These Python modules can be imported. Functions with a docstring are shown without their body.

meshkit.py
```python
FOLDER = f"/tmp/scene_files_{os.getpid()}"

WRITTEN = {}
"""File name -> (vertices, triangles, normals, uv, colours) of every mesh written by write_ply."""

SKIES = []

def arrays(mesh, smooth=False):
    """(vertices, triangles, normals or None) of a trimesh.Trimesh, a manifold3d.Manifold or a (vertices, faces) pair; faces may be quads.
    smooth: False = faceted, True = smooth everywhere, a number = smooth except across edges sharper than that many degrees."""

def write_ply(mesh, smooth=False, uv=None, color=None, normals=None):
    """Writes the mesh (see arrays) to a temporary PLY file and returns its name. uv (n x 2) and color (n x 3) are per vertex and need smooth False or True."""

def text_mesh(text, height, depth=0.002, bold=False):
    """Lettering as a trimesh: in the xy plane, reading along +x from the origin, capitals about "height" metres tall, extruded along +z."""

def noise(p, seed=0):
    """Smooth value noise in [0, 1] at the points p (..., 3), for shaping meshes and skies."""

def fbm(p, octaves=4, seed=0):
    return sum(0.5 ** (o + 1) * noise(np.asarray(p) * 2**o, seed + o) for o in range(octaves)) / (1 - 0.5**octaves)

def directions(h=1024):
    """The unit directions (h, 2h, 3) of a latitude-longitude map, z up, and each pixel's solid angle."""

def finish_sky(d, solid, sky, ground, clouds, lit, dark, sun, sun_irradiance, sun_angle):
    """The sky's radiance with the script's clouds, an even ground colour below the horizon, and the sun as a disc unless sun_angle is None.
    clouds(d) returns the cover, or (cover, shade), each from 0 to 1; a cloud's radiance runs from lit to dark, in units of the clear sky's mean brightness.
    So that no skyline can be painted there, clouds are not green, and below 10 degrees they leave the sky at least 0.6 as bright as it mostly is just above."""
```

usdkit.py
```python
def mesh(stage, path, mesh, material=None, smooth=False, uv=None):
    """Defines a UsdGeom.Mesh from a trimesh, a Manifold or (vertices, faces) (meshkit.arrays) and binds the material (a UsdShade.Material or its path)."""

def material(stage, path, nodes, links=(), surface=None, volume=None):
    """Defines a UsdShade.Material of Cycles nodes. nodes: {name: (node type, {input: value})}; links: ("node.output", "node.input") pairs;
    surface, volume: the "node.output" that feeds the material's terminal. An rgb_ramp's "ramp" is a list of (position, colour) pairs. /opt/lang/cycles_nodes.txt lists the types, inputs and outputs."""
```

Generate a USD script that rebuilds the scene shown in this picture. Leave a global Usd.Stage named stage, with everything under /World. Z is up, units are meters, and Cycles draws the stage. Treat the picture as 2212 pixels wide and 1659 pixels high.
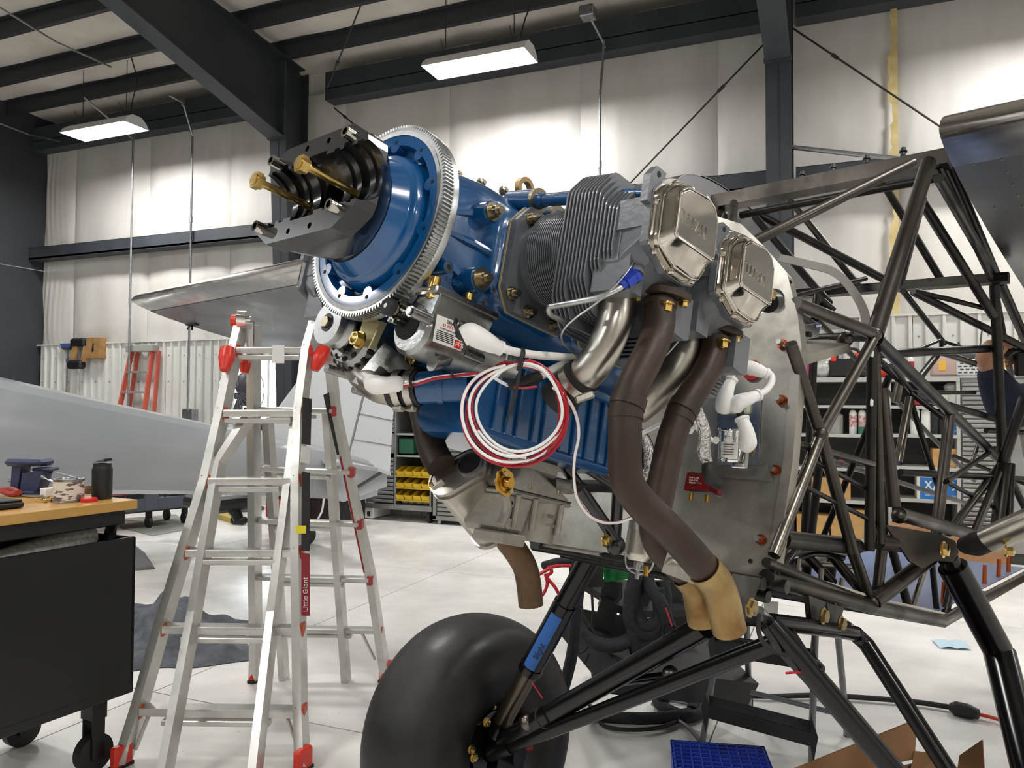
import math, random
import numpy as np, trimesh, manifold3d as m3
import shapely
from shapely.geometry import Polygon, box as sbox
from shapely.ops import unary_union
import usdkit, meshkit
from pxr import Usd, UsdGeom, UsdLux, Gf, Sdf, UsdShade

stage = Usd.Stage.CreateInMemory()
UsdGeom.SetStageUpAxis(stage, UsdGeom.Tokens.z); UsdGeom.SetStageMetersPerUnit(stage, 1.0)
UsdGeom.Xform.Define(stage, '/World'); UsdGeom.Scope.Define(stage, '/World/Looks')
rng = np.random.default_rng(7)

# ---------------------------------------------------------------- camera
CAM = np.array([0, 0, 1.40]); FPX = 1692.27; W, H = 2212, 1659
RIGHT = np.array([0.92264821, 0.38560401, 0.00546136]); UP = np.array([0.00526621, -0.02675848, 0.99962806]); FWD = np.array([-0.38560673, 0.92227627, 0.02671934])
cam = UsdGeom.Camera.Define(stage, '/World/camera')
cam.CreateHorizontalApertureAttr(36.0); cam.CreateVerticalApertureAttr(27.0); cam.CreateFocalLengthAttr(36.0 * FPX / W)
cam.CreateClippingRangeAttr(Gf.Vec2f(0.05, 200)); cam.CreateExposureAttr(0.78)
mm = Gf.Matrix4d(*RIGHT, 0, *UP, 0, *(-FWD), 0, *CAM, 1)
cam.AddTransformOp().Set(mm)
# ---------------------------------------------------------------- daylight outside (seen through the window) and the hangar's lamps
sky = UsdLux.DomeLight.Define(stage, '/World/daylight'); sky.CreateColorAttr(Gf.Vec3f(0.80, 0.90, 1.0)); sky.CreateIntensityAttr(5.5)
LAMP_POWER = 46.0; LAMP_COLOR = (1.0, 0.99, 0.975)
LAMPS = [(-3.5, 7.42), (-9.0, 7.42), (2.2, 7.42), (7.4, 7.42)] + [(x, y) for y in (3.5, -.4, -4.3) for x in (-9.0, -3.5, 2.2, 7.4)]
LAMP_Z = 5.0

# ---------------------------------------------------------------- aircraft frame: x forward along the crankshaft, y to the aircraft's left, z up; origin at the ring gear
EX = np.array([-0.33008539, -0.9151497, 0.23139717]); EY = np.array([0.94068036, -0.33929405, 0.0]); EZ = np.array([0.07851168, 0.21767078, 0.97285937])
EO = np.array([-0.67288158, 1.04388721, 1.68927036]); EM = np.array([EX, EY, EZ])
def e2w(p): return EO + np.asarray(p, float) @ EM
def w2e(p): return (np.asarray(p, float) - EO) @ EM.T
def ray(px, py): return FWD + (px - W / 2) / FPX * RIGHT - (py - H / 2) / FPX * UP
def ep(px, py, ax, val):            # where the line of sight meets a plane of the aircraft frame
    o = w2e(CAM); v = ray(px, py) @ EM.T; k = 'xyz'.index(ax); return o + (val - o[k]) / v[k] * v
def wp(px, py, ax, val):            # the same for a plane of the hangar
    v = ray(px, py); k = 'xyz'.index(ax); return CAM + (val - CAM[k]) / v[k] * v
def wd(px, py, d): return CAM + ray(px, py) * d

# ---------------------------------------------------------------- mesh helpers
A_ = np.array
def unit(v): v = np.asarray(v, float); return v / max(np.linalg.norm(v), 1e-12)
def cat(*ms):
    ms = [m for q in ms for m in (q if isinstance(q, (list, tuple)) else [q]) if m is not None]
    return trimesh.util.concatenate(ms)
def perp(d):
    d = unit(d); a = A_([0, 0, 1.0]) if abs(d[2]) < .9 else A_([1.0, 0, 0])
    u = unit(np.cross(a, d)); return u, np.cross(d, u)
def place(m, o=(0, 0, 0), x=(1, 0, 0), y=None, z=None):
    x = unit(x)
    if z is None and y is None: y, z = perp(x)
    elif z is None: z = unit(np.cross(x, y)); y = np.cross(z, x)
    elif y is None: y = unit(np.cross(z, x)); z = np.cross(x, y)
    m = m.copy(); m.vertices = np.asarray(o, float) + m.vertices @ A_([x, y, z]); return m
def bx(c, s, x=None, y=None, z=None):
    m = trimesh.creation.box(s)
    if x is not None or z is not None:
        return place(m, c, x if x is not None else np.cross(y, z), y, z)
    m.apply_translation(c); return m
def rbx(c, s, r=.004, x=None, y=None, z=None):        # box with chamfered edges
    s = A_(s, float); r = min(r, s.min() * .45); h = s / 2; P = []
    for sx in (-1, 1):
        for sy in (-1, 1):
            for sz in (-1, 1):
                g = A_([sx, sy, sz])
                for k in range(3):
                    q = h - r; q = q.copy(); q[k] = h[k]; P.append(g * q)
    m = trimesh.convex.convex_hull(A_(P))
    if x is not None or z is not None: return place(m, c, x if x is not None else np.cross(y, z), y, z)
    m.apply_translation(c); return m
def b2(a, b, **k):
    a, b = A_(a, float), A_(b, float); return bx((a + b) / 2, np.abs(b - a), **k)
def smoothpath(P, n=8, closed=False):
    P = A_(P, float); N = len(P)
    if N < 3: return P
    out = []
    for i in range(N if closed else N - 1):
        p1, p2 = P[i], P[(i + 1) % N]
        p0 = P[i - 1] if (i > 0 or closed) else 2 * p1 - p2
        p3 = P[(i + 2) % N] if (i + 2 < N or closed) else 2 * p2 - p1
        d1, d2, d3 = (max(np.linalg.norm(b - a) ** .5, 1e-5) for a, b in ((p0, p1), (p1, p2), (p2, p3)))
        m1 = (p2 - p1) + d2 * ((p1 - p0) / d1 - (p2 - p0) / (d1 + d2)); m2 = (p2 - p1) + d2 * ((p3 - p2) / d3 - (p3 - p1) / (d2 + d3))
        for t in np.linspace(0, 1, n, endpoint=False):
            out.append((2 * t**3 - 3 * t**2 + 1) * p1 + (t**3 - 2 * t**2 + t) * m1 + (-2 * t**3 + 3 * t**2) * p2 + (t**3 - t**2) * m2)
    if not closed: out.append(P[-1])
    return A_(out)
def sweep(P, sect, closed=False, caps=True, scale=None, up=None):    # sweeps a closed 2-D section along a polyline
    P = A_(P, float); sect = A_(sect, float); N, K = len(P), len(sect)
    T = np.array([unit((P[(i + 1) % N] if (closed or i < N - 1) else P[i]) - (P[i - 1] if (closed or i > 0) else P[i])) for i in range(N)])
    u = unit(np.cross(up, T[0])) if up is not None else perp(T[0])[0]
    V = []
    for i in range(N):
        u = unit(u - T[i] * (u @ T[i])); w = np.cross(T[i], u); s = 1 if scale is None else scale[i]
        c = 1.0
        if 0 < i < N - 1 or closed:
            a = unit(P[i] - P[i - 1]); c = max(abs(a @ T[i]), .5)
        V.append(P[i] + s * (sect[:, :1] * u / (1 if len(sect) > 5 else c) + sect[:, 1:] * w))
    V = np.vstack(V); F_ = []
    for i in range(N if closed else N - 1):
        a, b = i * K, ((i + 1) % N) * K
        for k in range(K):
            k2 = (k + 1) % K; F_ += [[a + k, a + k2, b + k2], [a + k, b + k2, b + k]]
    if caps and not closed:
        V = np.vstack([V, P[0], P[-1]]); c0, c1 = N * K, N * K + 1; e = (N - 1) * K
        for k in range(K):
            k2 = (k + 1) % K; F_ += [[c0, k2, k], [c1, e + k, e + k2]]
    return trimesh.Trimesh(V, F_, process=False)
def ngon(r, n=12, ph=0.0): t = np.arange(n) * 2 * np.pi / n + ph; return np.stack([r * np.cos(t), r * np.sin(t)], 1)
def tube(P, r, n=12, smooth=0, closed=False, caps=True):
    P = A_(P, float); sc = None
    if smooth:
        if np.ndim(r): 
            R = np.interp(np.linspace(0, len(P) - 1, (len(P) - 1) * smooth + 1), np.arange(len(P)), r)
        P = smoothpath(P, smooth, closed)
        if np.ndim(r): r = R
    if np.ndim(r): sc = A_(r); r = 1.0
    return sweep(P, ngon(r, n), closed, caps, sc)
def pipe(P, r, th=.0015, n=20, smooth=0):              # open-ended tube with wall thickness
    P = A_(P, float); P = smoothpath(P, smooth) if smooth else P
    return cat(ring_sweep(P, r, r - th, n))
def ring_sweep(P, r0, r1, n):
    a = sweep(P, ngon(r0, n), caps=False); b = sweep(P, ngon(r1, n), caps=False); b.invert()
    K = n; N = len(P); V = np.vstack([a.vertices, b.vertices]); o = len(a.vertices); F_ = list(a.faces) + list(b.faces + o)
    for e, s in ((0, 1), ((N - 1) * K, -1)):
        for k in range(K):
            k2 = (k + 1) % K; q = [[e + k, o + e + k2, e + k2], [e + k, o + e + k, o + e + k2]]
            F_ += [t[::-1] for t in q] if s < 0 else q
    return trimesh.Trimesh(V, F_, process=False)
def cyl(a, b, r, r2=None, n=20, caps=True):
    a, b = A_(a, float), A_(b, float); r2 = r if r2 is None else r2
    return sweep([a, b], ngon(1, n), caps=caps, scale=[r, r2])
def lathe(prof, o=(0, 0, 0), ax=(0, 0, 1), n=32, ref=None):          # profile [(radius, height along the axis)], closed if it ends where it starts
    prof = A_(prof, float); d = unit(ax); u, v = perp(d) if ref is None else (unit(ref), np.cross(d, unit(ref)))
    t = np.arange(n) * 2 * np.pi / n; K = len(prof)
    V = (np.asarray(o, float) + prof[None, :, 1:2] * d + prof[None, :, :1] * (np.cos(t)[:, None, None] * u + np.sin(t)[:, None, None] * v)).reshape(-1, 3); F_ = []
    for i in range(n):
        a, b = i * K, ((i + 1) % n) * K
        for k in range(K - 1): F_ += [[a + k, b + k, b + k + 1], [a + k, b + k + 1, a + k + 1]]
    m = trimesh.Trimesh(V, F_, process=False); ar = m.area_faces; m.update_faces(ar > 1e-14); 
    if m.is_empty: return m
    return m
def ext(poly, h, o=(0, 0, 0), x=(1, 0, 0), y=(0, 1, 0), center=False):    # extrudes a polygon drawn in the x-y axes given
    if not isinstance(poly, Polygon): poly = Polygon(poly)
    poly = poly.buffer(0)
    ms = [trimesh.creation.extrude_polygon(g, h, engine='earcut') for g in getattr(poly, 'geoms', [poly])]
    m = cat(ms)
    if center: m.vertices[:, 2] -= h / 2
    return place(m, o, x, y)
def sph(c, r, n=2, s=(1, 1, 1)):
    m = trimesh.creation.icosphere(n, r); m.vertices = m.vertices * A_(s) + A_(c, float); return m
def hexn(o, d, r, h, n=6): return sweep([A_(o, float), A_(o, float) + unit(d) * h], ngon(r, n))
def bolt(o, d, r=.006, h=.006, washer=True, stud=0.0):
    d = unit(d); o = A_(o, float); L = []
    if washer: L.append(cyl(o, o + d * h * .3, r * 1.45, n=14))
    L.append(hexn(o + d * h * .3, d, r * 1.15, h)); L.append(cyl(o + d * h * 1.3, o + d * h * 1.45, r * .85, r * .6, n=12))
    if stud: L.append(cyl(o + d * h * 1.3, o + d * (h * 1.3 + stud), r * .6, n=10))
    return cat(L)
def hull(P): return trimesh.convex.convex_hull(A_(P, float))
def loft(S, caps=True):                                # joins closed loops of equally many points
    S = A_(S, float); N, K = S.shape[:2]; V = S.reshape(-1, 3); F_ = []
    for i in range(N - 1):
        for k in range(K):
            k2 = (k + 1) % K; a, b = i * K, (i + 1) * K; F_ += [[a + k, a + k2, b + k2], [a + k, b + k2, b + k]]
    if caps:
        V = np.vstack([V, S[0].mean(0), S[-1].mean(0)]); c0, c1 = N * K, N * K + 1; e = (N - 1) * K
        for k in range(K):
            k2 = (k + 1) % K; F_ += [[c0, k2, k], [c1, e + k, e + k2]]
    m = trimesh.Trimesh(V, F_, process=False); return m
def rrect(w, h, r, n=5):
    P = []
    for cx, cy, a in ((w/2-r, h/2-r, 0), (-w/2+r, h/2-r, 90), (-w/2+r, -h/2+r, 180), (w/2-r, -h/2+r, 270)):
        for t in np.radians(np.linspace(a, a + 90, n)): P.append((cx + r * math.cos(t), cy + r * math.sin(t)))
    return A_(P)
def grid(f, nu, nv, thick=None, nrm=None):             # a surface f(u, v), u and v in [0, 1]
    P = A_([[f(u, v) for v in np.linspace(0, 1, nv + 1)] for u in np.linspace(0, 1, nu + 1)]); V = P.reshape(-1, 3); F_ = []
    I = lambda i, j: i * (nv + 1) + j
    for i in range(nu):
        for j in range(nv): F_ += [[I(i, j), I(i + 1, j), I(i + 1, j + 1)], [I(i, j), I(i + 1, j + 1), I(i, j + 1)]]
    m = trimesh.Trimesh(V, F_, process=False)
    if thick:
        n_ = m.vertex_normals; V2 = V - n_ * thick; o = len(V); F2 = [[c + o, b + o, a + o] for a, b, c in F_]
        edge = [I(i, 0) for i in range(nu + 1)] + [I(nu, j) for j in range(1, nv + 1)] + [I(i, nv) for i in range(nu - 1, -1, -1)] + [I(0, j) for j in range(nv - 1, 0, -1)]
        for a, b in zip(edge, edge[1:] + edge[:1]): F2 += [[b, a, a + o], [b, a + o, b + o]]
        m = trimesh.Trimesh(np.vstack([V, V2]), F_ + F2, process=False)
    return m
def man(m):
    m = m.copy(); m.merge_vertices(); return m3.Manifold(m3.Mesh(np.asarray(m.vertices, np.float32), np.asarray(m.faces, np.uint32)))
def unman(M): q = M.to_mesh(); return trimesh.Trimesh(q.vert_properties[:, :3], q.tri_verts, process=False)
def cut(a, *bs):
    r = man(a)
    for b in bs: r = r - man(b)
    return unman(r)
def text(s, h, o, x, y, depth=.0006, bold=False, center=False):
    m = meshkit.text_mesh(s, h, depth, bold)
    if center: m.vertices[:, :2] -= (m.bounds[0, :2] + m.bounds[1, :2]) / 2
    return place(m, o, x, y)

# ---------------------------------------------------------------- materials
def lin(c): c = A_(c, float); return tuple(np.where(c <= .04045, c / 12.92, ((c + .055) / 1.055) ** 2.4))
def hx(s): return lin([int(s[i:i + 2], 16) / 255 for i in (0, 2, 4)])
def mat(name, c, rough=.5, metal=0.0, c2=None, scale=8.0, detail=4, stretch=None, bump=0.0, bscale=None, rvar=0.0, lo=.35, hi=.65, spec=None, coat=0.0, **kw):
    """a principled material; c2: second colour mixed in by noise; bump, rvar: relief and roughness from noise"""
    n = {'p': ('principled_bsdf', {'base_color': c, 'roughness': rough, 'metallic': metal, **({'specular_ior_level': spec} if spec is not None else {}), **({'coat_weight': coat, 'coat_roughness': .08} if coat else {}), **kw})}; L = []
    if c2 is not None or bump or rvar:
        n['g'] = ('geometry', {}) ; n['m'] = ('mapping', {'scale': stretch or (1, 1, 1)}); L.append(('g.position', 'm.vector'))
        n['n'] = ('noise_texture', {'scale': scale, 'detail': detail, 'roughness': .6}); L.append(('m.vector', 'n.vector'))
    if c2 is not None:
        n['r'] = ('rgb_ramp', {'ramp': [(0, c), (lo, c), (hi, c2), (1, c2)]}); L += [('n.fac', 'r.fac'), ('r.color', 'p.base_color')]
    if rvar:
        n['q'] = ('map_range', {'from_min': .3, 'from_max': .7, 'to_min': max(rough - rvar, .02), 'to_max': rough + rvar}); L += [('n.fac', 'q.value'), ('q.result', 'p.roughness')]
    if bump:
        n['n2'] = ('noise_texture', {'scale': bscale or scale * 4, 'detail': 3}); n['b'] = ('bump', {'strength': bump, 'distance': .01}); L += [('m.vector', 'n2.vector'), ('n2.fac', 'b.height'), ('b.normal', 'p.normal')]
    return usdkit.material(stage, '/World/Looks/' + name, n, L, surface='p.BSDF')
def emit(name, c, s): return usdkit.material(stage, '/World/Looks/' + name, {'e': ('emission', {'color': c, 'strength': s})}, [], surface='e.emission')

# ---------------------------------------------------------------- scene tree helpers
used = {}
def fresh(parent, name):
    k = (parent, name); i = used.get(k, -1) + 1; used[k] = i
    return f'{parent}/{name}' if i == 0 else f'{parent}/{name}_{i:03d}'
BASE = {}
def tagp(p, label=None, cat_=None, group=None, kind=None):
    for k, v in (('label', label), ('category', cat_), ('group', group), ('kind', kind)):
        if v: p.SetCustomDataByKey(k, v)
    return p
def thing(name, label=None, cat_=None, at=(0, 0, 0), group=None, kind=None, air=False):
    """an Xform at the thing's base; air: its parts are given in the aircraft frame, else in the hangar's"""
    path = fresh('/World', name); x = UsdGeom.Xform.Define(stage, path); at = A_(at, float)
    if air:
        o = e2w(at); x.AddTransformOp().Set(Gf.Matrix4d(*EX, 0, *EY, 0, *EZ, 0, *o, 1))
    else: x.AddTranslateOp().Set(Gf.Vec3d(*map(float, at)))
    BASE[path] = at; tagp(x.GetPrim(), label, cat_, group, kind); return path
def part(parent, name, m, mt, label=None, smooth=35, kind=None):
    if isinstance(m, (list, tuple)): m = cat(*m)
    root = '/'.join(parent.split('/')[:3]); path = fresh(parent, name); m = trimesh.Trimesh(np.asarray(m.vertices) - BASE[root], m.faces, process=False)
    usdkit.mesh(stage, path, m, mt, smooth=smooth); tagp(stage.GetPrimAtPath(path), label, kind=kind); return path
def single(name, m, mt, label=None, cat_=None, group=None, kind=None, smooth=35):      # a thing that is one mesh
    if isinstance(m, (list, tuple)): m = cat(*m)
    path = fresh('/World', name); b = m.bounds; at = A_([*(b[0, :2] + b[1, :2]) / 2, b[0, 2]])
    x = usdkit.mesh(stage, path, trimesh.Trimesh(np.asarray(m.vertices) - at, m.faces, process=False), mt, smooth=smooth)
    UsdGeom.Xformable(x).AddTranslateOp().Set(Gf.Vec3d(*map(float, at))); BASE[path] = at; tagp(x.GetPrim(), label, cat_, group, kind); return path
def copy_of(src, off, label=None, name=None, rotz=0.0):
    n = name or src.split('/')[-1]; n = n[:-4] if n[-4:-3] == '_' and n[-3:].isdigit() else n
    path = fresh('/World', n); s = stage.GetPrimAtPath(src); d = s.GetCustomData(); x = UsdGeom.Xform.Define(stage, path)
    x.GetPrim().GetReferences().AddInternalReference(src); at = BASE[src] + A_(off, float); BASE[path] = at
    UsdGeom.Xformable(x).ClearXformOpOrder(); x.AddTranslateOp().Set(Gf.Vec3d(*map(float, at)))
    if rotz: x.AddRotateZOp().Set(rotz)
    x.GetPrim().SetInstanceable(True)
    tagp(x.GetPrim(), label or d.get('label'), d.get('category'), d.get('group')); return path
# ================================================================ materials
STEEL = mat('primer_steel', hx('3b4045'), .55, c2=hx('30343a'), scale=2)
STEEL2 = mat('primer_steel_web', hx('2f3337'), .5, c2=hx('272a2e'), scale=1.5)
LINER = mat('roof_liner', hx('d8d2c8'), .75, c2=hx('c6bfb4'), scale=1.3, bump=.25, bscale=3, stretch=(1, 1, 1))
WALLV = mat('vinyl_wall', hx('d9d6d0'), .55, c2=hx('c9c5be'), scale=1.6, stretch=(1, 1, .25), bump=.12, bscale=5)
TAPE = mat('yellow_seam_tape', hx('bfa96f'), .6, c2=hx('d7c48d'), scale=6)
RIBW = mat('ribbed_white_steel', hx('d5d5d0'), .45, c2=hx('cacac4'), scale=1)
CONCRETE = usdkit.material(stage, '/World/Looks/white_floor', {
    'g': ('geometry', {}), 'n': ('noise_texture', {'scale': 1.1, 'detail': 6, 'roughness': .6}), 'r': ('rgb_ramp', {'ramp': [(0, hx('d6d3cd')), (.35, hx('e2dfda')), (.6, hx('edebe6')), (1, hx('f0eeea'))]}),
    'n2': ('noise_texture', {'scale': 23, 'detail': 5, 'roughness': .7}), 'r2': ('rgb_ramp', {'ramp': [(0, hx('b8b09f')), (.28, hx('b8b09f')), (.36, (1, 1, 1)), (1, (1, 1, 1))]}),
    'v': ('voronoi_texture', {'scale': 9}), 'r3': ('rgb_ramp', {'ramp': [(0, (.18, .17, .16)), (.028, (.3, .29, .28)), (.05, (1, 1, 1)), (1, (1, 1, 1))]}),
    'x': ('mix', {'mix_type': 'multiply', 'fac': .5}), 'x2': ('mix', {'mix_type': 'multiply', 'fac': .55}), 'q': ('map_range', {'from_min': .3, 'from_max': .7, 'to_min': .16, 'to_max': .34}),
    'b': ('bump', {'strength': .06, 'distance': .01}), 'p': ('principled_bsdf', {'roughness': .25})},
    [('g.position', 'n.vector'), ('g.position', 'n2.vector'), ('g.position', 'v.vector'), ('n.fac', 'r.fac'), ('n2.fac', 'r2.fac'), ('v.distance', 'r3.fac'), ('r.color', 'x.color1'), ('r2.color', 'x.color2'), ('x.color', 'x2.color1'), ('r3.color', 'x2.color2'), ('x2.color', 'p.base_color'), ('n.fac', 'q.value'), ('q.result', 'p.roughness'), ('n2.fac', 'b.height'), ('b.normal', 'p.normal')], surface='p.BSDF')
JOINT = mat('joint_filler', hx('6f6b64'), .7)
BLACKP = mat('black_plastic', hx('161718'), .45)
BLACKM = mat('black_metal', hx('17181a'), .35, metal=.3)
GALV = mat('galvanised', hx('a9abad'), .35, metal=.9, c2=hx('8d9092'), scale=20)
WHITEP = mat('white_plastic', hx('e9e8e4'), .4)
CHROME = mat('chrome', hx('e6e6e6'), .08, metal=1)
ALU = mat('aluminium', hx('c6c7c6'), .32, metal=1, c2=hx('adaeae'), scale=9, rvar=.08)
GLOW = emit('lamp_tubes', LAMP_COLOR, 30.0)
LABELW = mat('white_label', hx('e4e2dc'), .5)
INK = mat('print_black', hx('202020'), .6)
REDP = mat('red_plastic', hx('c8251c'), .4)

YW, XL, XR, YF = 8.7, -11.9, 9.0, -9.5
ROOF = lambda y: 5.99 + (YW - y) * .083
# ---- floor: slabs with filled saw joints between them
fl = thing('floor', kind='structure', at=(0, 0, 0))
jx = [-11.9, -7.35, -2.83, 1.69, 6.2, 9.0]; jy = [-9.5, -5.9, -2.5, .95, 2.62, 4.45, 8.7]
j0 = wp(337, 1492, 'z', 0); j1 = wp(1582, 1475, 'z', 0); k0 = wp(740, 1214, 'z', 0); k1 = wp(720, 1571, 'z', 0)
jx = [XL] + [j0[0] + q * (j1[0] - j0[0]) for q in range(-1, 4)] + [XR]; sy = k0[1] - k1[1]
jy = [YF] + [k1[1] + q * sy for q in range(-6, 4) if YF + .4 < k1[1] + q * sy < YW - .4] + [YW]
jx = [v for v in jx if XL <= v <= XR]
gp = .0035
for i in range(len(jx) - 1):
    for j in range(len(jy) - 1):
        part(fl, 'concrete_slab', b2((jx[i] + gp, jy[j] + gp, -.12), (jx[i + 1] - gp, jy[j + 1] - gp, 0)), CONCRETE)
part(fl, 'joint_filler', b2((XL - .2, YF - .2, -.14), (XR + .2, YW + .3, -.003)), JOINT)

# ---- back wall: white insulation strips behind the girts, ribbed steel wainscot below
wb = thing('wall_back', kind='structure', at=(0, YW, 0))
part(wb, 'wall_sheet', b2((XL, YW + .16, 0), (-7.87, YW + .2, 6.3)), WALLV); part(wb, 'wall_sheet', b2((-6.78, YW + .16, 0), (XR, YW + .2, 6.3)), WALLV)
part(wb, 'wall_sheet', b2((-7.87, YW + .16, 0), (-6.78, YW + .2, 1.15)), WALLV); part(wb, 'wall_sheet', b2((-7.87, YW + .16, 2.02), (-6.78, YW + .2, 6.3)), WALLV)
seams = [XL, -11.2, -9.62, -8.05, -6.1, -4.53, -2.8, -1.22, .54, 2.2, 3.9, 5.6, 7.3, XR]
for a, b in zip(seams, seams[1:]):
    for z0, z1, q in ((2.29, 3.86, 1), (3.70, 5.62, 2)):
        wr = .012 if abs(a - .54) < .01 or a == XL else .004
        def f(u, v, a=a, b=b, z0=z0, z1=z1, wr=wr):
            x = a + (b - a) * u; z = z0 + (z1 - z0) * v; e = min(u, 1 - u) * (b - a)
            bulge = -.05 * (1 - math.exp(-e / .10)) * (1 - math.exp(-min(v, 1 - v) * (z1 - z0) / .12)) + wr * math.sin(x * 55 + 2 * math.sin(z * 3)) * math.exp(-(u * (b - a)) / .22) + .006 * math.sin(x * 9 + z * 1.3)
            return (x, YW + .05 + bulge, z)
        m = grid(f, 26, 10); m.invert(); part(wb, 'insulation_strip', m, WALLV, smooth=True)
def yel(u, v): z = 2.3 + 3.2 * v; return (.555 - .09 * (1 - u) * (.8 + .2 * math.sin(z * 7) + .25 * math.sin(z * 31) * math.sin(z * 13)), YW - .045, z)
m = grid(yel, 1, 60); m.invert(); part(wb, 'seam_tape', m, TAPE, label='yellowed tape along an insulation seam')
def prof(x0, x1):
    P = []; x = x0
    while x < x1 - .01:
        for dx, dy in ((0, 0), (.095, 0), (.108, -.028), (.132, -.028), (.145, 0)): P.append((x + dx, YW - .02 + dy))
        x += .149
    return P
def ribbed(x0, x1, z0, z1):
    P = [p for p in prof(x0, x1) if p[0] <= x1]; V = []; F_ = []
    for i, (x, y) in enumerate(P): V += [(x, y, z0), (x, y, z1)]
    for i in range(len(P) - 1): a = 2 * i; F_ += [[a, a + 2, a + 3], [a, a + 3, a + 1]]
    return trimesh.Trimesh(V, F_, process=False)
x = XL + .06; pans = []
while x < XR - .2:
    x1 = min(x + 6 * .149, XR); zz = [(0, 2.315)]
    if x1 > -7.87 and x < -6.78:
        for a, b, z0, z1 in ((x, min(x1, -7.87), 0, 2.315), (max(x, -6.78), x1, 0, 2.315), (max(x, -7.87), min(x1, -6.78), 0, 1.15), (max(x, -7.87), min(x1, -6.78), 2.02, 2.315)):
            if b - a > .02: part(wb, 'wainscot_panel', ribbed(a, b, z0, z1), RIBW, smooth=False)
    else: part(wb, 'wainscot_panel', ribbed(x, x1, 0, 2.315), RIBW, smooth=False)
    x += 6 * .149
part(wb, 'wainscot_trim', b2((XL, YW - .055, 2.305), (XR, YW + .03, 2.325)), RIBW)
scr = []
for z in (.5, 1.1, 1.72, 2.1):
    for i in range(130):
        xs = XL + .11 + .149 * i
        if i % 2 == 0 and not (-7.95 < xs < -6.7): scr.append(hexn((xs, YW - .02, z), (0, -1, 0), .009, .006))
part(wb, 'panel_screws', scr, GALV, kind='stuff')
for x0, x1 in ((XL, -6.95), (-6.25, -.68), (-.40, XR)):     # girts run between the columns
    part(wb, 'girt', [b2((x0, YW - .24, 3.66), (x1, YW - .235, 3.85)), b2((x0, YW - .24, 3.845), (x1, YW - .02, 3.85)), b2((x0, YW - .24, 3.655), (x1, YW - .02, 3.66)), b2((x0, YW - .24, 3.66), (x1, YW - .235, 3.69))], STEEL)
    part(wb, 'eave_strut', [b2((x0, YW - .21, 5.56), (x1, YW - .2, 5.78)), b2((x0, YW - .21, 5.42), (x1, YW - .205, 5.56)), b2((x0, YW - .21, 5.555), (x1, YW, 5.565)), b2((x0, YW - .21, 5.41), (x1, YW, 5.42))], STEEL)
# window in the wainscot
wn = thing('window_1', kind='structure', at=(-7.32, YW, 1.15))
part(wn, 'window_frame', [b2((-7.89, YW - .06, 1.11), (-6.76, YW + .16, 1.16)), b2((-7.89, YW - .06, 2.0), (-6.76, YW + .16, 2.05)), b2((-7.89, YW - .06, 1.16), (-7.84, YW + .16, 2.0)), b2((-6.81, YW - .06, 1.16), (-6.76, YW + .16, 2.0)), b2((-7.345, YW + .04, 1.16), (-7.305, YW + .09, 2.0))], WHITEP)
GLASS = usdkit.material(stage, '/World/Looks/window_glass', {'f': ('fresnel', {'IOR': 1.45}), 't': ('transparent_bsdf', {'color': (.95, .97, .97)}), 'g': ('glossy_bsdf', {'roughness': .02}), 'm': ('mix_closure', {})}, [('f.fac', 'm.fac'), ('t.BSDF', 'm.closure1'), ('g.BSDF', 'm.closure2')], surface='m.closure')
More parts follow.
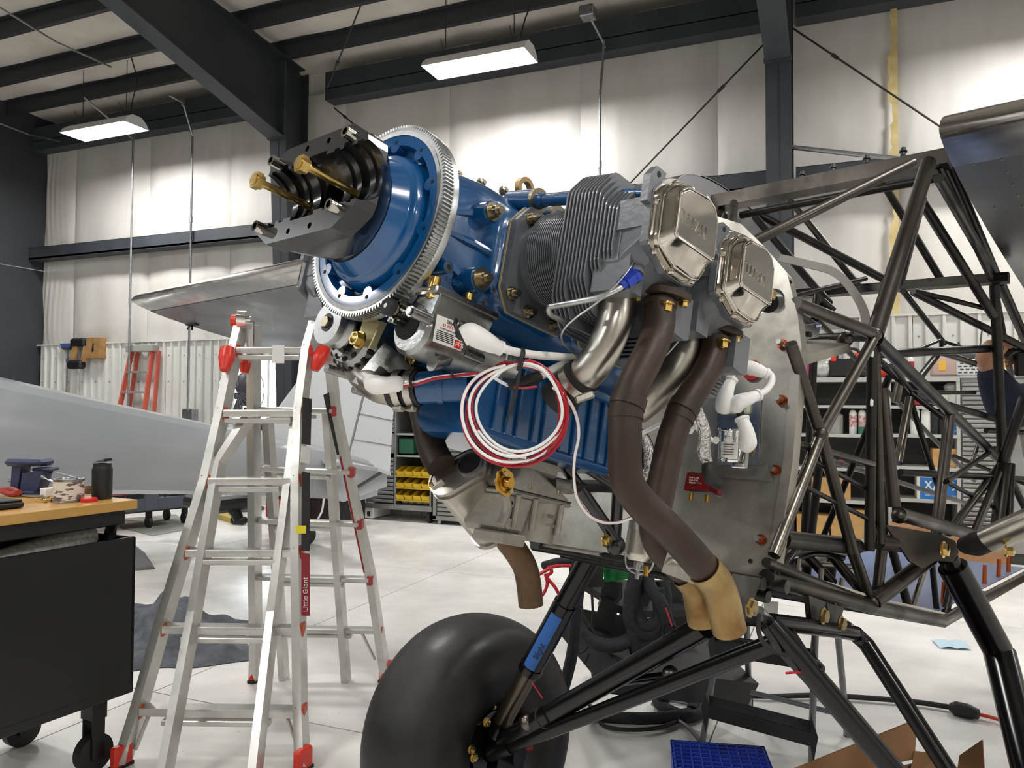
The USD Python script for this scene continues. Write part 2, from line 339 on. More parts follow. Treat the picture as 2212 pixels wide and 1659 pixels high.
for a, b in ((-7.84, -7.345), (-7.305, -6.81)): part(wn, 'pane', b2((a, YW + .06, 1.16), (b, YW + .066, 2.0)), GLASS)
# other walls
DARKW = mat('dark_door_panel', hx('35383c'), .6, c2=hx('2f3236'), scale=1.5)
wl = thing('wall_left', kind='structure', at=(XL, 0, 0))
part(wl, 'door_panel', b2((XL - .1, YF, 0), (XL, YW + .2, 3.52)), DARKW); part(wl, 'door_panel', b2((XL - .1, YF, 3.53), (XL + .03, YW + .2, 6.9)), DARKW)
wr_ = thing('wall_right', kind='structure', at=(XR, 0, 0)); part(wr_, 'wall_sheet', b2((XR, YF, 0), (XR + .1, YW + .2, 7.6)), WALLV)
wf = thing('wall_front', kind='structure', at=(0, YF, 0)); part(wf, 'wall_sheet', b2((XL, YF - .1, 0), (XR, YF, 7.6)), WALLV)
# ---- roof: liner sagging between purlins
ce = thing('ceiling', kind='structure', at=(0, 0, 5.9))
PUR = [8.05, 7.33, 6.45] + [6.45 - .9 * i for i in range(1, 18)]
for a, b in zip([YW + .2] + PUR, PUR + [YF]):
    for x0 in np.arange(XL, XR, 1.9):
        x1 = min(x0 + 1.9, XR)
        def f(u, v, a=a, b=b, x0=x0, x1=x1): y = a + (b - a) * v; x = x0 + (x1 - x0) * u; return (x, y, ROOF(y) + .005 - .045 * math.sin(math.pi * v) ** .7 * (1 - .5 * math.exp(-min(u, 1 - u) * 14)) - .008 * math.sin(x * 5 + y * 3))
        if b > -3: part(ce, 'liner_strip', grid(f, 10, 5), LINER, smooth=True)
part(ce, 'roof_sheet', [hull([(x, y, ROOF(y) + d) for x in (XL - .2, XR + .2) for y in (YF - .2, YW + .3) for d in (.06, .1)])], LINER)
for y in PUR:
    z = ROOF(y)
    part(ce, 'purlin', [b2((XL, y - .004, z - .2), (XR, y + .004, z - .005)), b2((XL, y - .004, z - .205), (XR, y + .065, z - .2)), b2((XL, y + .06, z - .2), (XR, y + .065, z - .18)), b2((XL, y - .065, z - .01), (XR, y + .004, z - .005))], STEEL2)
# ---- rigid frames
def frame(xc, wf_=.24):
    t = thing('steel_frame', kind='structure', at=(xc, YW - .3, 0))
    z0 = 4.78
    rb = lambda y: 4.80 + (7.98 - y) * .235 if y > 5.2 else 5.45 + (5.2 - y) * .083
    ys = [8.0, 6.6, 5.2, 0, YF]
    web = Polygon([(8.42, 5.8), (8.0, rb(8.0))] + [(y, rb(y)) for y in ys[1:]] + [(YF, ROOF(YF) - .21), (8.3, ROOF(8.3) - .21)])
    part(t, 'rafter_web', ext(web, .012, (xc + .006, 0, 0), (0, 1, 0), (0, 0, 1)), STEEL2)
    for a, b in zip(ys, ys[1:]):
        part(t, 'rafter_flange', hull([(xc + s * wf_ / 2, y, rb(y) + d) for s in (-1, 1) for y in (a, b) for d in (0, -.014)]), STEEL)
    part(t, 'rafter_top_flange', hull([(xc + s * wf_ / 2, y, ROOF(y) - .21 + d) for s in (-1, 1) for y in (8.4, YF) for d in (0, .012)]), STEEL2)
    part(t, 'column_flange', hull([(xc + s * wf_ / 2, y + d, z) for s in (-1, 1) for y, z in ((8.0, rb(8.0) + .05), (8.28, 0)) for d in (0, .014)]), STEEL)
    part(t, 'column_back_flange', b2((xc - wf_ / 2, YW - .24, 0), (xc + wf_ / 2, YW - .225, 5.78)), STEEL2)
    part(t, 'column_web', ext(Polygon([(8.0, rb(8.0)), (8.28, 0), (YW - .23, 0), (YW - .23, 5.78), (8.0, 5.78)]), .01, (xc + .005, 0, 0), (0, 1, 0), (0, 0, 1)), STEEL2)
    part(t, 'connection_plate', [b2((xc - wf_ / 2 - .01, 7.96, rb(8.0) - .02), (xc + wf_ / 2 + .01, 8.0, rb(8.0) + .02)), b2((xc - wf_ / 2, 7.985, rb(8.0)), (xc + wf_ / 2, 8.01, 5.78))], STEEL)
    part(t, 'base_plate', b2((xc - wf_ / 2 - .03, 8.2, 0), (xc + wf_ / 2 + .03, YW - .2, .018)), STEEL)
    return t
frame(-6.62); frame(-.54); frame(5.5)
# ---- wall bracing rods, conduits
RODM = mat('brace_rod', hx('3a3936'), .5, metal=.5)
def rod(p, q, r, mt, lab): return single('brace_rod', [cyl(p, q, r, n=8), cyl(A_(p) * .72 + A_(q) * .28, A_(p) * .68 + A_(q) * .32, r * 1.9, n=8)], mt, lab, 'brace rod')
rod(wp(1655, 90, 'y', 8.33), wp(1345, 412, 'y', 8.33), .010, RODM, 'thin dark brace rod rising to the right-hand column across the white wall')
rod(wp(1711, 60, 'y', 8.33), wp(2035, 276, 'y', 8.33), .010, RODM, 'thin dark brace rod falling from the right-hand column towards the wing')
rod(wp(722, 233, 'y', 8.33), wp(800, 298, 'y', 8.33) , .010, RODM, 'short visible brace rod beside the left column above the ring gear')
rod(wp(707, 190, 'y', 8.0), wp(784, 0, 'z', 5.98), .010, RODM, 'roof brace rod slanting from the left column up to the purlins')
single('brace_pipe', cyl(wp(1700, 317, 'y', 8.3), wp(1960, 345, 'y', 8.3), .024, n=12), GALV, 'grey round pipe running from the right-hand column behind the bare tubing', 'pipe')
def conduit(pts, lab, box=None, r=.016):
    t = thing('conduit', lab, 'electrical conduit', at=pts[-1]); part(t, 'pipe', tube(pts, r, 8, smooth=0), GALV)
    for p in pts[1:-1:2]: part(t, 'coupling', cyl(A_(p) - (0, 0, .04), A_(p) + (0, 0, .04), r * 1.4, n=8), GALV)
    if box is not None: part(t, 'junction_box', rbx(box[0], box[1], .01), GALV)
yc = YW - .27
conduit([(-9.62, 7.6, 5.62), (-9.62, yc, 5.3), (-9.62, yc, 4.2), (-9.62, yc, 2.9), (-9.62, yc, .3)], 'grey conduit running down the wall from behind the left lamp')
conduit([wp(365, 205, 'z', 5.58), wp(395, 222, 'z', 5.57), (-8.47, yc, 5.2), (-8.47, yc, 4.0), (-8.47, yc, 1.3)], 'grey conduit bending from the roof down to a grey outlet box', ((-8.5, YW - .2, 1.22), (.2, .12, .2)))
conduit([wp(1270, 28, 'z', 5.6), wp(1305, 95, 'y', yc), (-2.47, yc, 4.9), (-2.47, yc, 4.1), (-2.47, yc, 2.4)], 'grey conduit dropping from a roof junction box behind the engine', (wp(1270, 28, 'z', 5.62), (.16, .16, .12)))
single('conduit', tube([wp(-60, -20, 'z', 5.62), wp(120, 90, 'z', 5.62), wp(240, 145, 'z', 5.62)], .012, 8), GALV, 'thin conduit slanting along the roof to the left lamp', 'electrical conduit')
single('conduit', tube([wp(-30, 255, 'x', XL + .1), wp(60, 290, 'x', XL + .1), wp(130, 306, 'y', YW - .25)], .014, 8), GALV, 'thin conduit crossing the dark left wall near the eave', 'electrical conduit')
# ---- lamps
HOUS = mat('lamp_housing', hx('dcdcda'), .4)
REFL = mat('lamp_reflector', hx('f2f2f2'), .25, metal=.6)
def lamp(x, y, n):
    vis = n < 3
    labs = ['bright ceiling lamp hanging above the engine in the middle of the photo', 'bright ceiling lamp hanging at the upper left by the dark wall', None]
    t = thing('high_bay_lamp', labs[n] if n < 2 else f'high bay lamp hung from the purlins, outside the photo, {n - 1}th of the grid', 'ceiling lamp', at=(x, y, LAMP_Z))
    L, Wd, h = 1.18, .40, .13; z = LAMP_Z
    sec = [(-Wd/2, 0), (-Wd/2 + .05, .07), (-Wd/2 + .13, h), (Wd/2 - .13, h), (Wd/2 - .05, .07), (Wd/2, 0)]
    inn = [(a * .97, b - .006 if b > .01 else b) for a, b in sec]
    pol = Polygon(sec + inn[::-1])
    part(t, 'housing', ext(pol, L, (x - L / 2, y, z), (0, 1, 0), (0, 0, 1)), HOUS)
    for s in (-1, 1): part(t, 'end_plate', ext(Polygon(sec), .006, (x + s * L / 2 - .003, y, z), (0, 1, 0), (0, 0, 1)), HOUS)
    if vis:
        for q in range(6): part(t, 'fluorescent_tube', cyl((x - L/2 + .05, y - .145 + .058 * q, z + .035), (x + L/2 - .05, y - .145 + .058 * q, z + .035), .0125, n=8), GLOW)
        for s in (-1, 1):
            xs = x + s * .4; part(t, 'hanger', [cyl((xs, y, z + h), (xs, y - .12, z + h + .16), .004, n=6), cyl((xs, y, z + h), (xs, y + .12, z + h + .16), .004, n=6), cyl((xs, y, z + h + .12), (xs, y, ROOF(y) - .2), .005, n=6)], RODM)
        part(t, 'supply_cable', tube([(x + .45, y, z + h), (x + .52, y, z + h + .25), (x + .6, y - .02, z + h + .45), (x + .5, y - .02, ROOF(y) - .2)], .008, 6, smooth=6), BLACKP)
    r = UsdLux.RectLight.Define(stage, f'{t}/light'); r.CreateWidthAttr(L - .08); r.CreateHeightAttr(Wd - .06); r.CreateIntensityAttr(LAMP_POWER); r.CreateColorAttr(Gf.Vec3f(*LAMP_COLOR))
    r.AddTranslateOp().Set(Gf.Vec3d(0, 0, .018))
for n, (x, y) in enumerate(LAMPS): lamp(x, y, n)
# ================================================================ the aircraft engine (aircraft frame)
BLUE = mat('engine_blue', hx('0d4c80'), .28, c2=hx('0b4576'), scale=14, coat=.6, bump=.05, bscale=60)
FLY = mat('flywheel_blue', hx('0e548e'), .2, coat=.7, bump=.012, bscale=30)
GREYC = mat('cylinder_grey', hx('5d6065'), .33, coat=.35, bump=.06, bscale=90)
NICK = mat('polished_cover', hx('cfcac0'), .11, metal=1, c2=hx('bcb7ad'), scale=12, rvar=.05)
ZINC = mat('ring_gear_steel', hx('cdcfce'), .3, metal=1, c2=hx('b8bab9'), scale=30)
HUBB = mat('anodised_black_hub', hx('101011'), .24, coat=.4)
HUBF = mat('hub_split_face', hx('58595c'), .24, metal=1)
GOLD = mat('cadmium_gold', hx('cbb070'), .27, metal=1, c2=hx('b2934f'), scale=60)
CADM = mat('cadmium_grey', hx('a79c84'), .3, metal=1)
BRASS = mat('brass', hx('bd9345'), .3, metal=1)
CAST = mat('cast_aluminium', hx('a9aaa8'), .27, metal=1, c2=hx('8e8f8d'), scale=14, rvar=.1, bump=.04, bscale=120)
CASTM = mat('carburettor_casting', hx('a39f95'), .5, metal=.55, c2=hx('8e8a80'), scale=10, bump=.12, bscale=160)
STAIN = mat('brushed_stainless', hx('c3beb4'), .34, metal=1, c2=hx('9d988e'), scale=10, stretch=(1, 1, .3), rvar=.1)
RUSTY = mat('burnt_exhaust', hx('3d2d22'), .5, metal=.3, c2=hx('2c2018'), scale=9, rvar=.1, bump=.08, bscale=60)
TIPS = mat('heat_tinted_pipe', hx('b09a68'), .4, metal=.7, c2=hx('7a5c34'), scale=7, detail=6, rvar=.1)
SOOT = mat('soot', hx('1a1714'), .8)
FIRE = mat('firesleeve_white', hx('efeee9'), .55)
WREDM = mat('wire_red', hx('b01828'), .4)
WWHT = mat('wire_white', hx('eeeeec'), .4)
GASKET = mat('gasket', hx('a0926d'), .7)
ANB = mat('anodised_blue', hx('1d3ca8'), .3, metal=.5, coat=.3)
RUBB = mat('rubber_black', hx('1b1b1b'), .6)
DARKH = mat('dark_bore', hx('0b0b0c'), .8)
EN = thing('aircraft_engine', 'four-cylinder aircraft piston engine with blue crankcase, grey cylinders and polished valve covers', 'engine', at=(-.3, 0, -.05), air=True)
X_, Y_, Z_ = A_([1, 0, 0]), A_([0, 1, 0]), A_([0, 0, 1])
def Q(px, py, d): return w2e(wd(px, py, d))
# ---- ring gear and flywheel
NT = 149; R_ = []
for i in range(NT):
    a = 2 * math.pi * i / NT; w = 2 * math.pi / NT
    for q, r in ((.02, .1545), (.2, .1545), (.34, .1598), (.62, .1598), (.80, .1545)): R_.append((r * math.cos(a + q * w), r * math.sin(a + q * w)))
gear = Polygon(R_, [ngon(.1428, 96)])
rg = part(EN, 'ring_gear', [ext(gear, .0185, (-.0185, 0, 0), (0, 1, 0), (0, 0, 1))], ZINC, label='silver toothed starter ring gear', smooth=25)
part(rg, 'rear_rim', lathe([(.143, -.0185), (.1572, -.0185), (.1580, -.022), (.1580, -.030), (.1560, -.032), (.143, -.032), (.143, -.0185)], ax=X_, n=96), ZINC)
part(rg, 'inner_band', lathe([(.1428, .0002), (.1500, .0012), (.1500, .0002)], ax=X_, n=96), ZINC)
fly = [lathe([(.1, -.034), (.143, -.034), (.143, -.0015), (.1425, -.001), (.1265, -.001), (.1245, -.004), (.1225, -.016), (.1150, -.019), (.1120, -.014), (.1095, -.004), (.1065, .004), (.103, .0075), (.099, .009), (.0960, .0125), (.0835, .036), (.05, .036)], ax=X_, n=96)]
for i in range(11):
    a = math.radians(18 + i * 32.7); c = A_([0, .1245 * math.cos(a), .1245 * math.sin(a)]); fly.append(cyl(c - X_ * .02, c - X_ * .0012, .0105, n=14))
fw_ = part(EN, 'flywheel', fly, FLY, label='blue starter ring support with a bulging centre', smooth=50)
part(fw_, 'bolt_hole', [cyl((-.003, .1315 * math.cos(a), .1315 * math.sin(a)), (-.0004, .1315 * math.cos(a), .1315 * math.sin(a)), .0034, n=10) for a in np.radians(18 + np.arange(11) * 32.7)], DARKH, kind='stuff')
# ---- propeller hub, rear clamshell half
blk = unman(m3.Manifold.batch_hull([man(cyl((.036, 0, 0), (.044, 0, 0), .083, n=48)), man(ext(Polygon(ngon(.121, 64)).intersection(sbox(-.2, -.074, .2, .074)), .006, (.092, 0, 0), (0, 1, 0), (0, 0, 1))), man(ext(Polygon(ngon(.108, 64)).intersection(sbox(-.2, -.066, .2, .066)), .004, (.060, 0, 0), (0, 1, 0), (0, 0, 1)))]))
pl_ = [(-.13, -.052), (-.085, -.079), (.085, -.079), (.13, -.052), (.13, .052), (.085, .079), (-.085, .079), (-.13, .052)]; pl_ = list(Polygon(pl_).intersection(Polygon(ngon(.136, 96))).buffer(-.004).buffer(.004, quad_segs=4).exterior.coords)[:-1]
blk = unman(man(blk) + man(ext(pl_, .034, (.088, 0, 0), (0, 1, 0), (0, 0, 1))))
tro = [cyl((.124, -.2, 0), (.124, .2, 0), .0435, n=40)]
for y0, y1, r in ((-.118, -.104, .047), (-.092, -.072, .052), (-.062, -.05, .0475), (.118, .104, .047), (.092, .072, .052), (.062, .05, .0475)): tro.append(cyl((.124, y0, 0), (.124, y1, 0), r, n=40))
tro += [cyl((.052, 0, 0), (.2, 0, 0), .030, n=32), cyl((.124, -.03, 0), (.124, .03, 0), .050, n=40)]
for y in (-.062, .028, .062, -.028):
    for s in (-1, 1): tro.append(cyl((.1, y * 1.0, s * .0665), (.13, y, s * .0665), .0048, n=12)) if abs(y) < .05 else None
hub = cut(blk, *[t for t in tro if t is not None])
hb = part(EN, 'propeller_hub', hub, HUBB, label='black half of a split propeller hub, its blade trough open', smooth=30)
face = cut(ext(pl_, .0006, (.1220, 0, 0), (0, 1, 0), (0, 0, 1)), *[t for t in tro if t is not None])
part(hb, 'split_face', face, HUBF, label='bare metal split face with bolt holes')
part(hb, 'rear_collar', lathe([(.05, .036), (.0845, .036), (.0855, .038), (.0855, .043), (.083, .046), (.05, .046)], ax=X_, n=64), HUBB)
for sy in (-1, 1):
    for sz in (-1, 1):
        p = A_([.121, sy * .096, sz * .0545]); part(hb, 'bushing', ring_sweep([p, p + X_ * .02], .0088, .0052, 18), NICK, label='bright steel bushing')
for y in (.059, -.059):
    p = A_([.055, y, -.003])
    part(hb, 'long_bolt', [cyl(p, p + X_ * .112, .0057, n=18), hexn(p + X_ * .112, X_, .0135, .0095), cyl(p + X_ * .1215, p + X_ * .1235, .0095, n=18), cyl(p + X_ * .108, p + X_ * .112, .0105, n=18)], GOLD, label='gold plated propeller bolt')
    part(hb, 'bolt_sleeve', [ring_sweep([p, p + X_ * .010], .0082, .0058, 16)], NICK)
# ---- crankcase
def sec(x, hy, zt, zb, n=6): return [(x, sy * y, z) for y, z in ((hy * .55, zt), (hy, zt - .05), (hy, zb + .05), (hy * .75, zb)) for sy in (-1, 1)]
case = m3.Manifold.batch_hull([man(cyl((-.034, 0, 0), (-.05, 0, 0), .105, n=40)), man(hull(sec(-.115, .128, .118, -.125) + sec(-.12, .128, .118, -.125)))])
case += m3.Manifold.batch_hull([man(hull(sec(-.115, .128, .118, -.125) + sec(-.12, .13, .12, -.13))), man(hull(sec(-.56, .128, .125, -.165) + sec(-.565, .125, .12, -.16)))])
case += man(hull([(-.03, 0.09, -.04), (-.03, -.09, -.04), (-.03, .085, -.105), (-.03, -.085, -.105), (-.15, .12, -.16), (-.15, -.12, -.16), (-.15, .12, -.05), (-.15, -.12, -.05)]))
case += man(ext([(-.05, .07), (-.085, .125), (-.10, .140), (-.135, .150), (-.15, .146), (-.16, .136), (-.19, .152), (-.215, .15), (-.23, .142), (-.27, .165), (-.31, .16), (-.36, .142), (-.55, .14), (-.56, 0), (-.05, 0)], .05, (0, .025, 0), (1, 0, 0), (0, 0, 1)))
for xc in (-.243, -.44):
    oc = [(-.243 + xc + .243 + a, b) for a, b in ((.092, -.07), (.092, .045), (.06, .078), (-.06, .078), (-.092, .045), (-.092, -.07), (-.055, -.107), (.055, -.107))]
    for s in (1, -1): case += man(ext(oc, .022, (0, .144 if s > 0 else -.122, 0), (1, 0, 0), (0, 0, 1)))
case += man(hull([(-.2, .128, .1), (-.2, .09, .13), (-.33, .128, .1), (-.33, .09, .13), (-.26, .14, .09)]))
case = case.refine_to_length(.012); cm = unman(case); cm.merge_vertices(); trimesh.smoothing.filter_taubin(cm, .5, -.53, 8)
cc = part(EN, 'crankcase', cm, BLUE, label='glossy blue crankcase', smooth=55)
def yb(px, py, y, r, L, mt, nm, lab=None, par=None, neg=.03):
    p = ep(px, py, 'y', y); part(par or cc, nm, cyl(p - Y_ * neg, p, r, n=18), BLUE)
    return p
for px, py, y, r in ((1062, 458, .150, .0185), (1038, 603, .150, .022)):
    p = ep(px, py, 'y', y); bb = part(cc, 'stud_boss', cyl(p - Y_ * .04, p, r, r * .95, n=20), BLUE)
    part(cc, 'through_stud', [cyl(p, p + Y_ * .004, r * .82, n=20), cyl(p + Y_ * .003, p + Y_ * .010, .0105, n=18), sweep([p + Y_ * .004, p + Y_ * .016], A_([(.0092 * (1 + .12 * (k % 2)) * math.cos(k * math.pi / 12), .0092 * (1 + .12 * (k % 2)) * math.sin(k * math.pi / 12)) for k in range(24)])), cyl(p + Y_ * .016, p + Y_ * .022, .0064, n=14)], CADM, label='twelve-point nut on a crankcase stud')
for px, py, y in ((988, 378, .03), (1040, 395, .03), (1088, 412, .03)):
    p = ep(px, py, 'y', y); part(cc, 'spine_bolt', bolt(p - Y_ * .004, Y_, .0062, .007, stud=.004), CADM)
for px, py, y, r in ((969, 577, .135, .0075), (1066, 626, .142, .005), (1040, 411, .075, .009)):
    p = ep(px, py, 'y', y); part(cc, 'threaded_boss', [cyl(p - Y_ * .05, p, r * 1.35, n=16)], BLUE); part(cc, 'boss_thread', [ring_sweep([p - Y_ * .001, p + Y_ * .0006], r, r * .55, 16)], CAST); part(cc, 'boss_hole', cyl(p - Y_ * .002, p + Y_ * .0002, r * .55, n=12), DARKH)
P0 = ep(955, 612, 'y', .128)
part(cc, 'casting_number', text('1880576 1', .0085, ep(960, 607, 'y', .1315), -X_ * .97 + Z_ * .05, Z_, .0012), BLUE)
lug = ext(ngon(.020, 20), .012, (0, 0, 0), X_, Z_); pz = ep(1133, 408, 'y', .0)
part(cc, 'lifting_eye', ring_sweep([pz - Y_ * .006, pz + Y_ * .006], .022, .0135, 24), mat('eye_bronze', hx('9a8058'), .4, metal=.7))
# ribs on the nose
for a, b in (((-.055, .104, .018), (-.118, .129, .040)), ((-.055, .108, -.012), (-.135, .133, -.02)), ((-.05, .10, -.05), (-.1, .122, -.075))):
    part(cc, 'casting_rib', tube([a, (A_(a) + b) / 2 + Y_ * .004, b], [.004, .007, .006], 8, smooth=4), BLUE)
# ---- cylinders
def octo(hx_, zt, zb, ch): return [(hx_, zb + ch), (hx_, zt - ch), (hx_ - ch * .8, zt), (-hx_ + ch * .8, zt), (-hx_, zt - ch), (-hx_, zb + ch), (-hx_ + ch * .7, zb), (hx_ - ch * .7, zb)]
def rounded(poly, r): return Polygon(poly).buffer(-r).buffer(r, quad_segs=4)
def mir(m, s):
    if s > 0: return m
    m = m.copy(); m.vertices[:, 1] *= -1; m.invert(); return m
def cylinder(xc, s, near):
    O = A_([xc, 0, 0]); fx_, fz_ = X_, Z_
    E_ = lambda poly, y0, y1: mir(place(cat(*[trimesh.creation.extrude_polygon(g, y1 - y0, engine='earcut') for g in getattr(poly, 'geoms', [poly])]), O + Y_ * y1, X_, Z_), s)
    C = part(EN, 'cylinder', [mir(lathe([(.01, .150), (.070, .150), (.0705, .165), (.0665, .178), (.0665, .246), (.01, .246)], O, Y_, 40), s)], GREYC, label='grey finned cylinder barrel and head', smooth=40)
    part(C, 'base_flange', E_(rounded(octo(.088, .076, -.104, .034), .006), .146, .158), GREYC)
    part(C, 'base_gasket', E_(rounded(octo(.0895, .077, -.1055, .034), .005), .1425, .146), GASKET)
    part(C, 'barrel_fins', [mir(lathe([(.066, y), (.0795, y + .0002), (.0798, y + .0011), (.0795, y + .0018), (.066, y + .0022)], O, Y_, 48), s) for y in np.arange(.180, .2445, .0041)], GREYC, smooth=60)
    fins = []
    ys = .247 + .0068 * np.arange(15)
    for i, y in enumerate(ys):
        if i < 9: zt, zb, hw, ch = .121 - .0006 * i, -.138 + .003 * i, .079, .045
        elif i < 12: zt, zb, hw, ch = .108 - .009 * (i - 9), -.085, .078, .04
        else: zt, zb, hw, ch = .078 - .002 * (i - 12), -.068, .077, .035
        if i >= 4: zb = max(zb, -.115)
        fins.append(E_(rounded(octo(hw, zt, zb, ch), .022), y, y + .0026))
    part(C, 'head_fins', fins, GREYC, smooth=40)
    part(C, 'head_core', [E_(rounded(octo(.070, .075, -.075, .03), .006), .24, .352)], GREYC)
    # ports and plug boss
    body = m3.Manifold.batch_hull([man(E_(Polygon(octo(.068, .055, -.075, .03)), .345, .36)), man(E_(Polygon(octo(.072, .062, -.045, .03)), .384, .393))])
    part(C, 'port_casting', [unman(body), mir(hull([O + (dx, y, z) for dx in (.03, .068) for y in (.31, .372) for z in (-.03, -.088)]), s), mir(hull([O + (dx, y, z) for dx in (-.03, -.078) for y in (.28, .345) for z in (-.04, -.128)]), s), mir(hull([O + (dx, y, z) for dx in (.04, .074) for y in (.345, .40) for z in (.0, .045)]), s)], GREYC)
    if near:
        part(C, 'lower_fins', [mir(bx(O + (-.055, .312, -.134 - .0062 * k), (.062 - .004 * k, .07 - .004 * k, .0024)), s) for k in range(5)], GREYC)
        part(C, 'port_block', mir(hull([O + (dx, y, z) for dx in (-.035, -.085) for y in (.34, .388) for z in (-.055, -.118)] + [O + (-.075, .388, -.122), O + (-.05, .388, -.12)]), s), GREYC)
    base = A_([(.077, -.029), (.077, .050), (.052, .078), (.03, .088), (-.005, .096), (-.050, .080), (-.070, .050), (-.070, -.020), (-.05, -.046), (-.026, -.052), (.021, -.052)])
    rk = rounded(base * (1.02, 1.02), .008)
    part(C, 'rocker_flange', E_(rk, .391, .402), GREYC)
    part(C, 'mounting_ear', [mir(hull([O + (.066 + dx, y, z) for dx in (0, .022) for y in (.389, .401) for z in (.03, .070)] + [O + (.050, y, .088) for y in (.389, .401)] + [O + (.074, y, .088) for y in (.389, .401)]), s)], GREYC)
    part(C, 'mounting_ear_hole', mir(cyl(O + (.068, .400, .078), O + (.068, .4016, .078), .0045, n=12), s), DARKH)
    # base nuts
    for dx, dz in ((.058, .055), (.0, .062), (-.055, .05), (.073, -.078), (.03, -.094), (-.035, -.094), (-.075, -.07)):
        p = O + (dx, .158, dz); k = .0085
        nut = [cyl(p, p + Y_ * .002, k * 1.35, n=16), sweep([p + Y_ * .001, p + Y_ * .009], A_([(k * (1 + .12 * (q % 2)) * math.cos(q * math.pi / 12), k * (1 + .12 * (q % 2)) * math.sin(q * math.pi / 12)) for q in range(24)])), cyl(p + Y_ * .009, p + Y_ * .017, .0062, n=12)]
        if near: part(C, 'base_nut', [mir(m, s) for m in nut], CADM)
        else: part(C, 'base_nut', mir(cat(*nut), s), CADM)
    # valve cover: pressed polished steel
    fl_ = rounded(base, .008); V = part(EN, 'valve_cover', [E_(fl_, .402, .4045)], NICK, label='polished pressed valve cover', smooth=40)
    def loop(poly, y): return [O + (a, y, b) for a, b in poly]
    ins = Polygon(base).buffer(-.006); n_ = 72
    def rs(poly):
        L = poly.exterior; c0 = A_(poly.centroid.coords[0]); out = []
        for k in range(n_):
            a = 2 * math.pi * k / n_; far = c0 + .3 * A_([math.cos(a), math.sin(a)]); I = L.intersection(shapely.LineString([c0, far])); pt = I if I.geom_type == 'Point' else I.geoms[0] if hasattr(I, 'geoms') else I
            out.append((pt.x, pt.y))
        return A_(out)
    low = rs(rounded(Polygon(base).buffer(-.007), .010)); ctr = A_([-.001, .02])
    facep = rounded([(.061, -.016), (.061, .050), (.044, .063), (-.012, .072), (-.034, .066), (-.046, .05), (-.048, -.012)], .006)
    fp = rs(facep.buffer(.0001)); cF = A_(facep.centroid.coords[0]); cL = A_(Polygon(base).centroid.coords[0])
    levels = [(low, .4045, 1.0), (low, .4085, .995), (low * .985 + .015 * cL, .4115, 1)]
    S_ = [loop(low, .4045), loop(low, .410), loop(low * .97 + cL * .03, .4145)]
    for t in (.12, .35, .65, .9): S_.append(loop(low * .955 * (1 - t) + (fp) * t + cL * .045 * (1 - t), .4155 + (.4345 - .4155) * (t if t < .9 else .97)))
    S_.append(loop(fp * .97 + cF * .03, .4362)); S_.append(loop(fp * .9 + cF * .1, .4366))
    L_ = loft(S_, True); part(V, 'dome', [mir(L_, s) if True else None], NICK, smooth=32)
    # edge beads of the pressing
    part(V, 'pressed_bead', [mir(tube(loop(fp * 1.0, .4345), .0022, 8, closed=True, smooth=0), s), mir(tube(loop(low * .985 + cL * .015, .4135), .0020, 8, closed=True), s)], NICK)
    for dx, dz in ((.070, .035), (.060, -.036), (.012, -.047), (-.045, -.041), (.03, .081), (-.03, .083), (-.073, .02)):
        p = O + (dx, .4045, dz); part(V, 'cover_screw', mir(cat(cyl(p, p + Y_ * .003, .0052, .0044, n=12), sph(p + Y_ * .003, .004, 1, (1, .5, 1))), s), NICK) if near else None
    if near: part(V, 'embossed_lettering', text('TITAN', .0165, O + (.054, .4364, .010), -X_, Z_ , .0016, True), NICK)
    return C
for xc in (-.243, -.440): cylinder(xc, 1, True)
for xc in (-.205, -.402): cylinder(xc, -1, False)
# ---- pushrod tubes
for xc in (-.243, -.44):
    for px, dx, (z0, z1) in ((0, .033, (.103, .066)), (0, -.018, (.094, .066))):
        a = A_([xc + dx, .10, z0 + .004]); b = A_([xc + dx * 1.25, .372, z1]); d = unit(b - a); q = a + d * .052
        T_ = part(EN, 'pushrod_tube', [cyl(q, b, .0098, n=18), cyl(q - d * .006, q + d * .009, .0145, .0115, n=18)], BLUE, label='blue pushrod tube')
        part(T_, 'tube_seat', cyl(a - d * .02, q - d * .008, .0195, .0205, n=20), BLUE); part(T_, 'seal_ring', cyl(q - d * .010, q - d * .003, .0212, n=20), CADM)
    for dx in (.0, -.04):
        a = A_([xc + .04 + dx, -.10, .1]); b = A_([xc + .04 + dx, -.372, .066]); part(EN, 'pushrod_tube', cyl(a, b, .0098, n=14), BLUE)
# ---- intake pipes (left side) with blue flanges
def flange(p, d, r, mt, bl, th=.011, nm='intake_flange', par=EN, bm=CADM, x=X_):
    d = unit(d); x = unit(x - d * (x @ d)); y = np.cross(d, x)
    out = unary_union([Polygon(ngon(r, 24)), Polygon([(-r * .62, -r * .8), (r * .62, -r * .8), (r * .62, r * .8), (-r * .62, r * .8)])]); ears = unary_union([Polygon(ngon(r * .36, 12) + A_([sx * r * 1.12, 0])) for sx in (-1, 1)]); sh = unary_union([out, ears]).convex_hull
    f_ = part(par, nm, ext(sh, th, p - d * th, x, y), mt)
    for sx in (-1, 1):
        for q in ((1, -1) if bl else (-1,)): pass
        pb = p + sx * x * r * 1.12; part(f_, 'flange_bolt', bolt(pb, d, .006, .007), bm)
    return f_
def ints(px, py, d): return Q(px, py, d)
ip = [Q(1327, 612, 1.168), Q(1333, 648, 1.160), Q(1326, 700, 1.150), Q(1306, 750, 1.148), Q(1276, 796, 1.155), Q(1248, 822, 1.17)]
I1 = part(EN, 'intake_pipe', tube(ip, .0262, 28, smooth=8), STAIN, label='polished curved intake pipe')
flange(ip[1] + Z_ * .012, -Z_, .033, BLUE, True, .022)
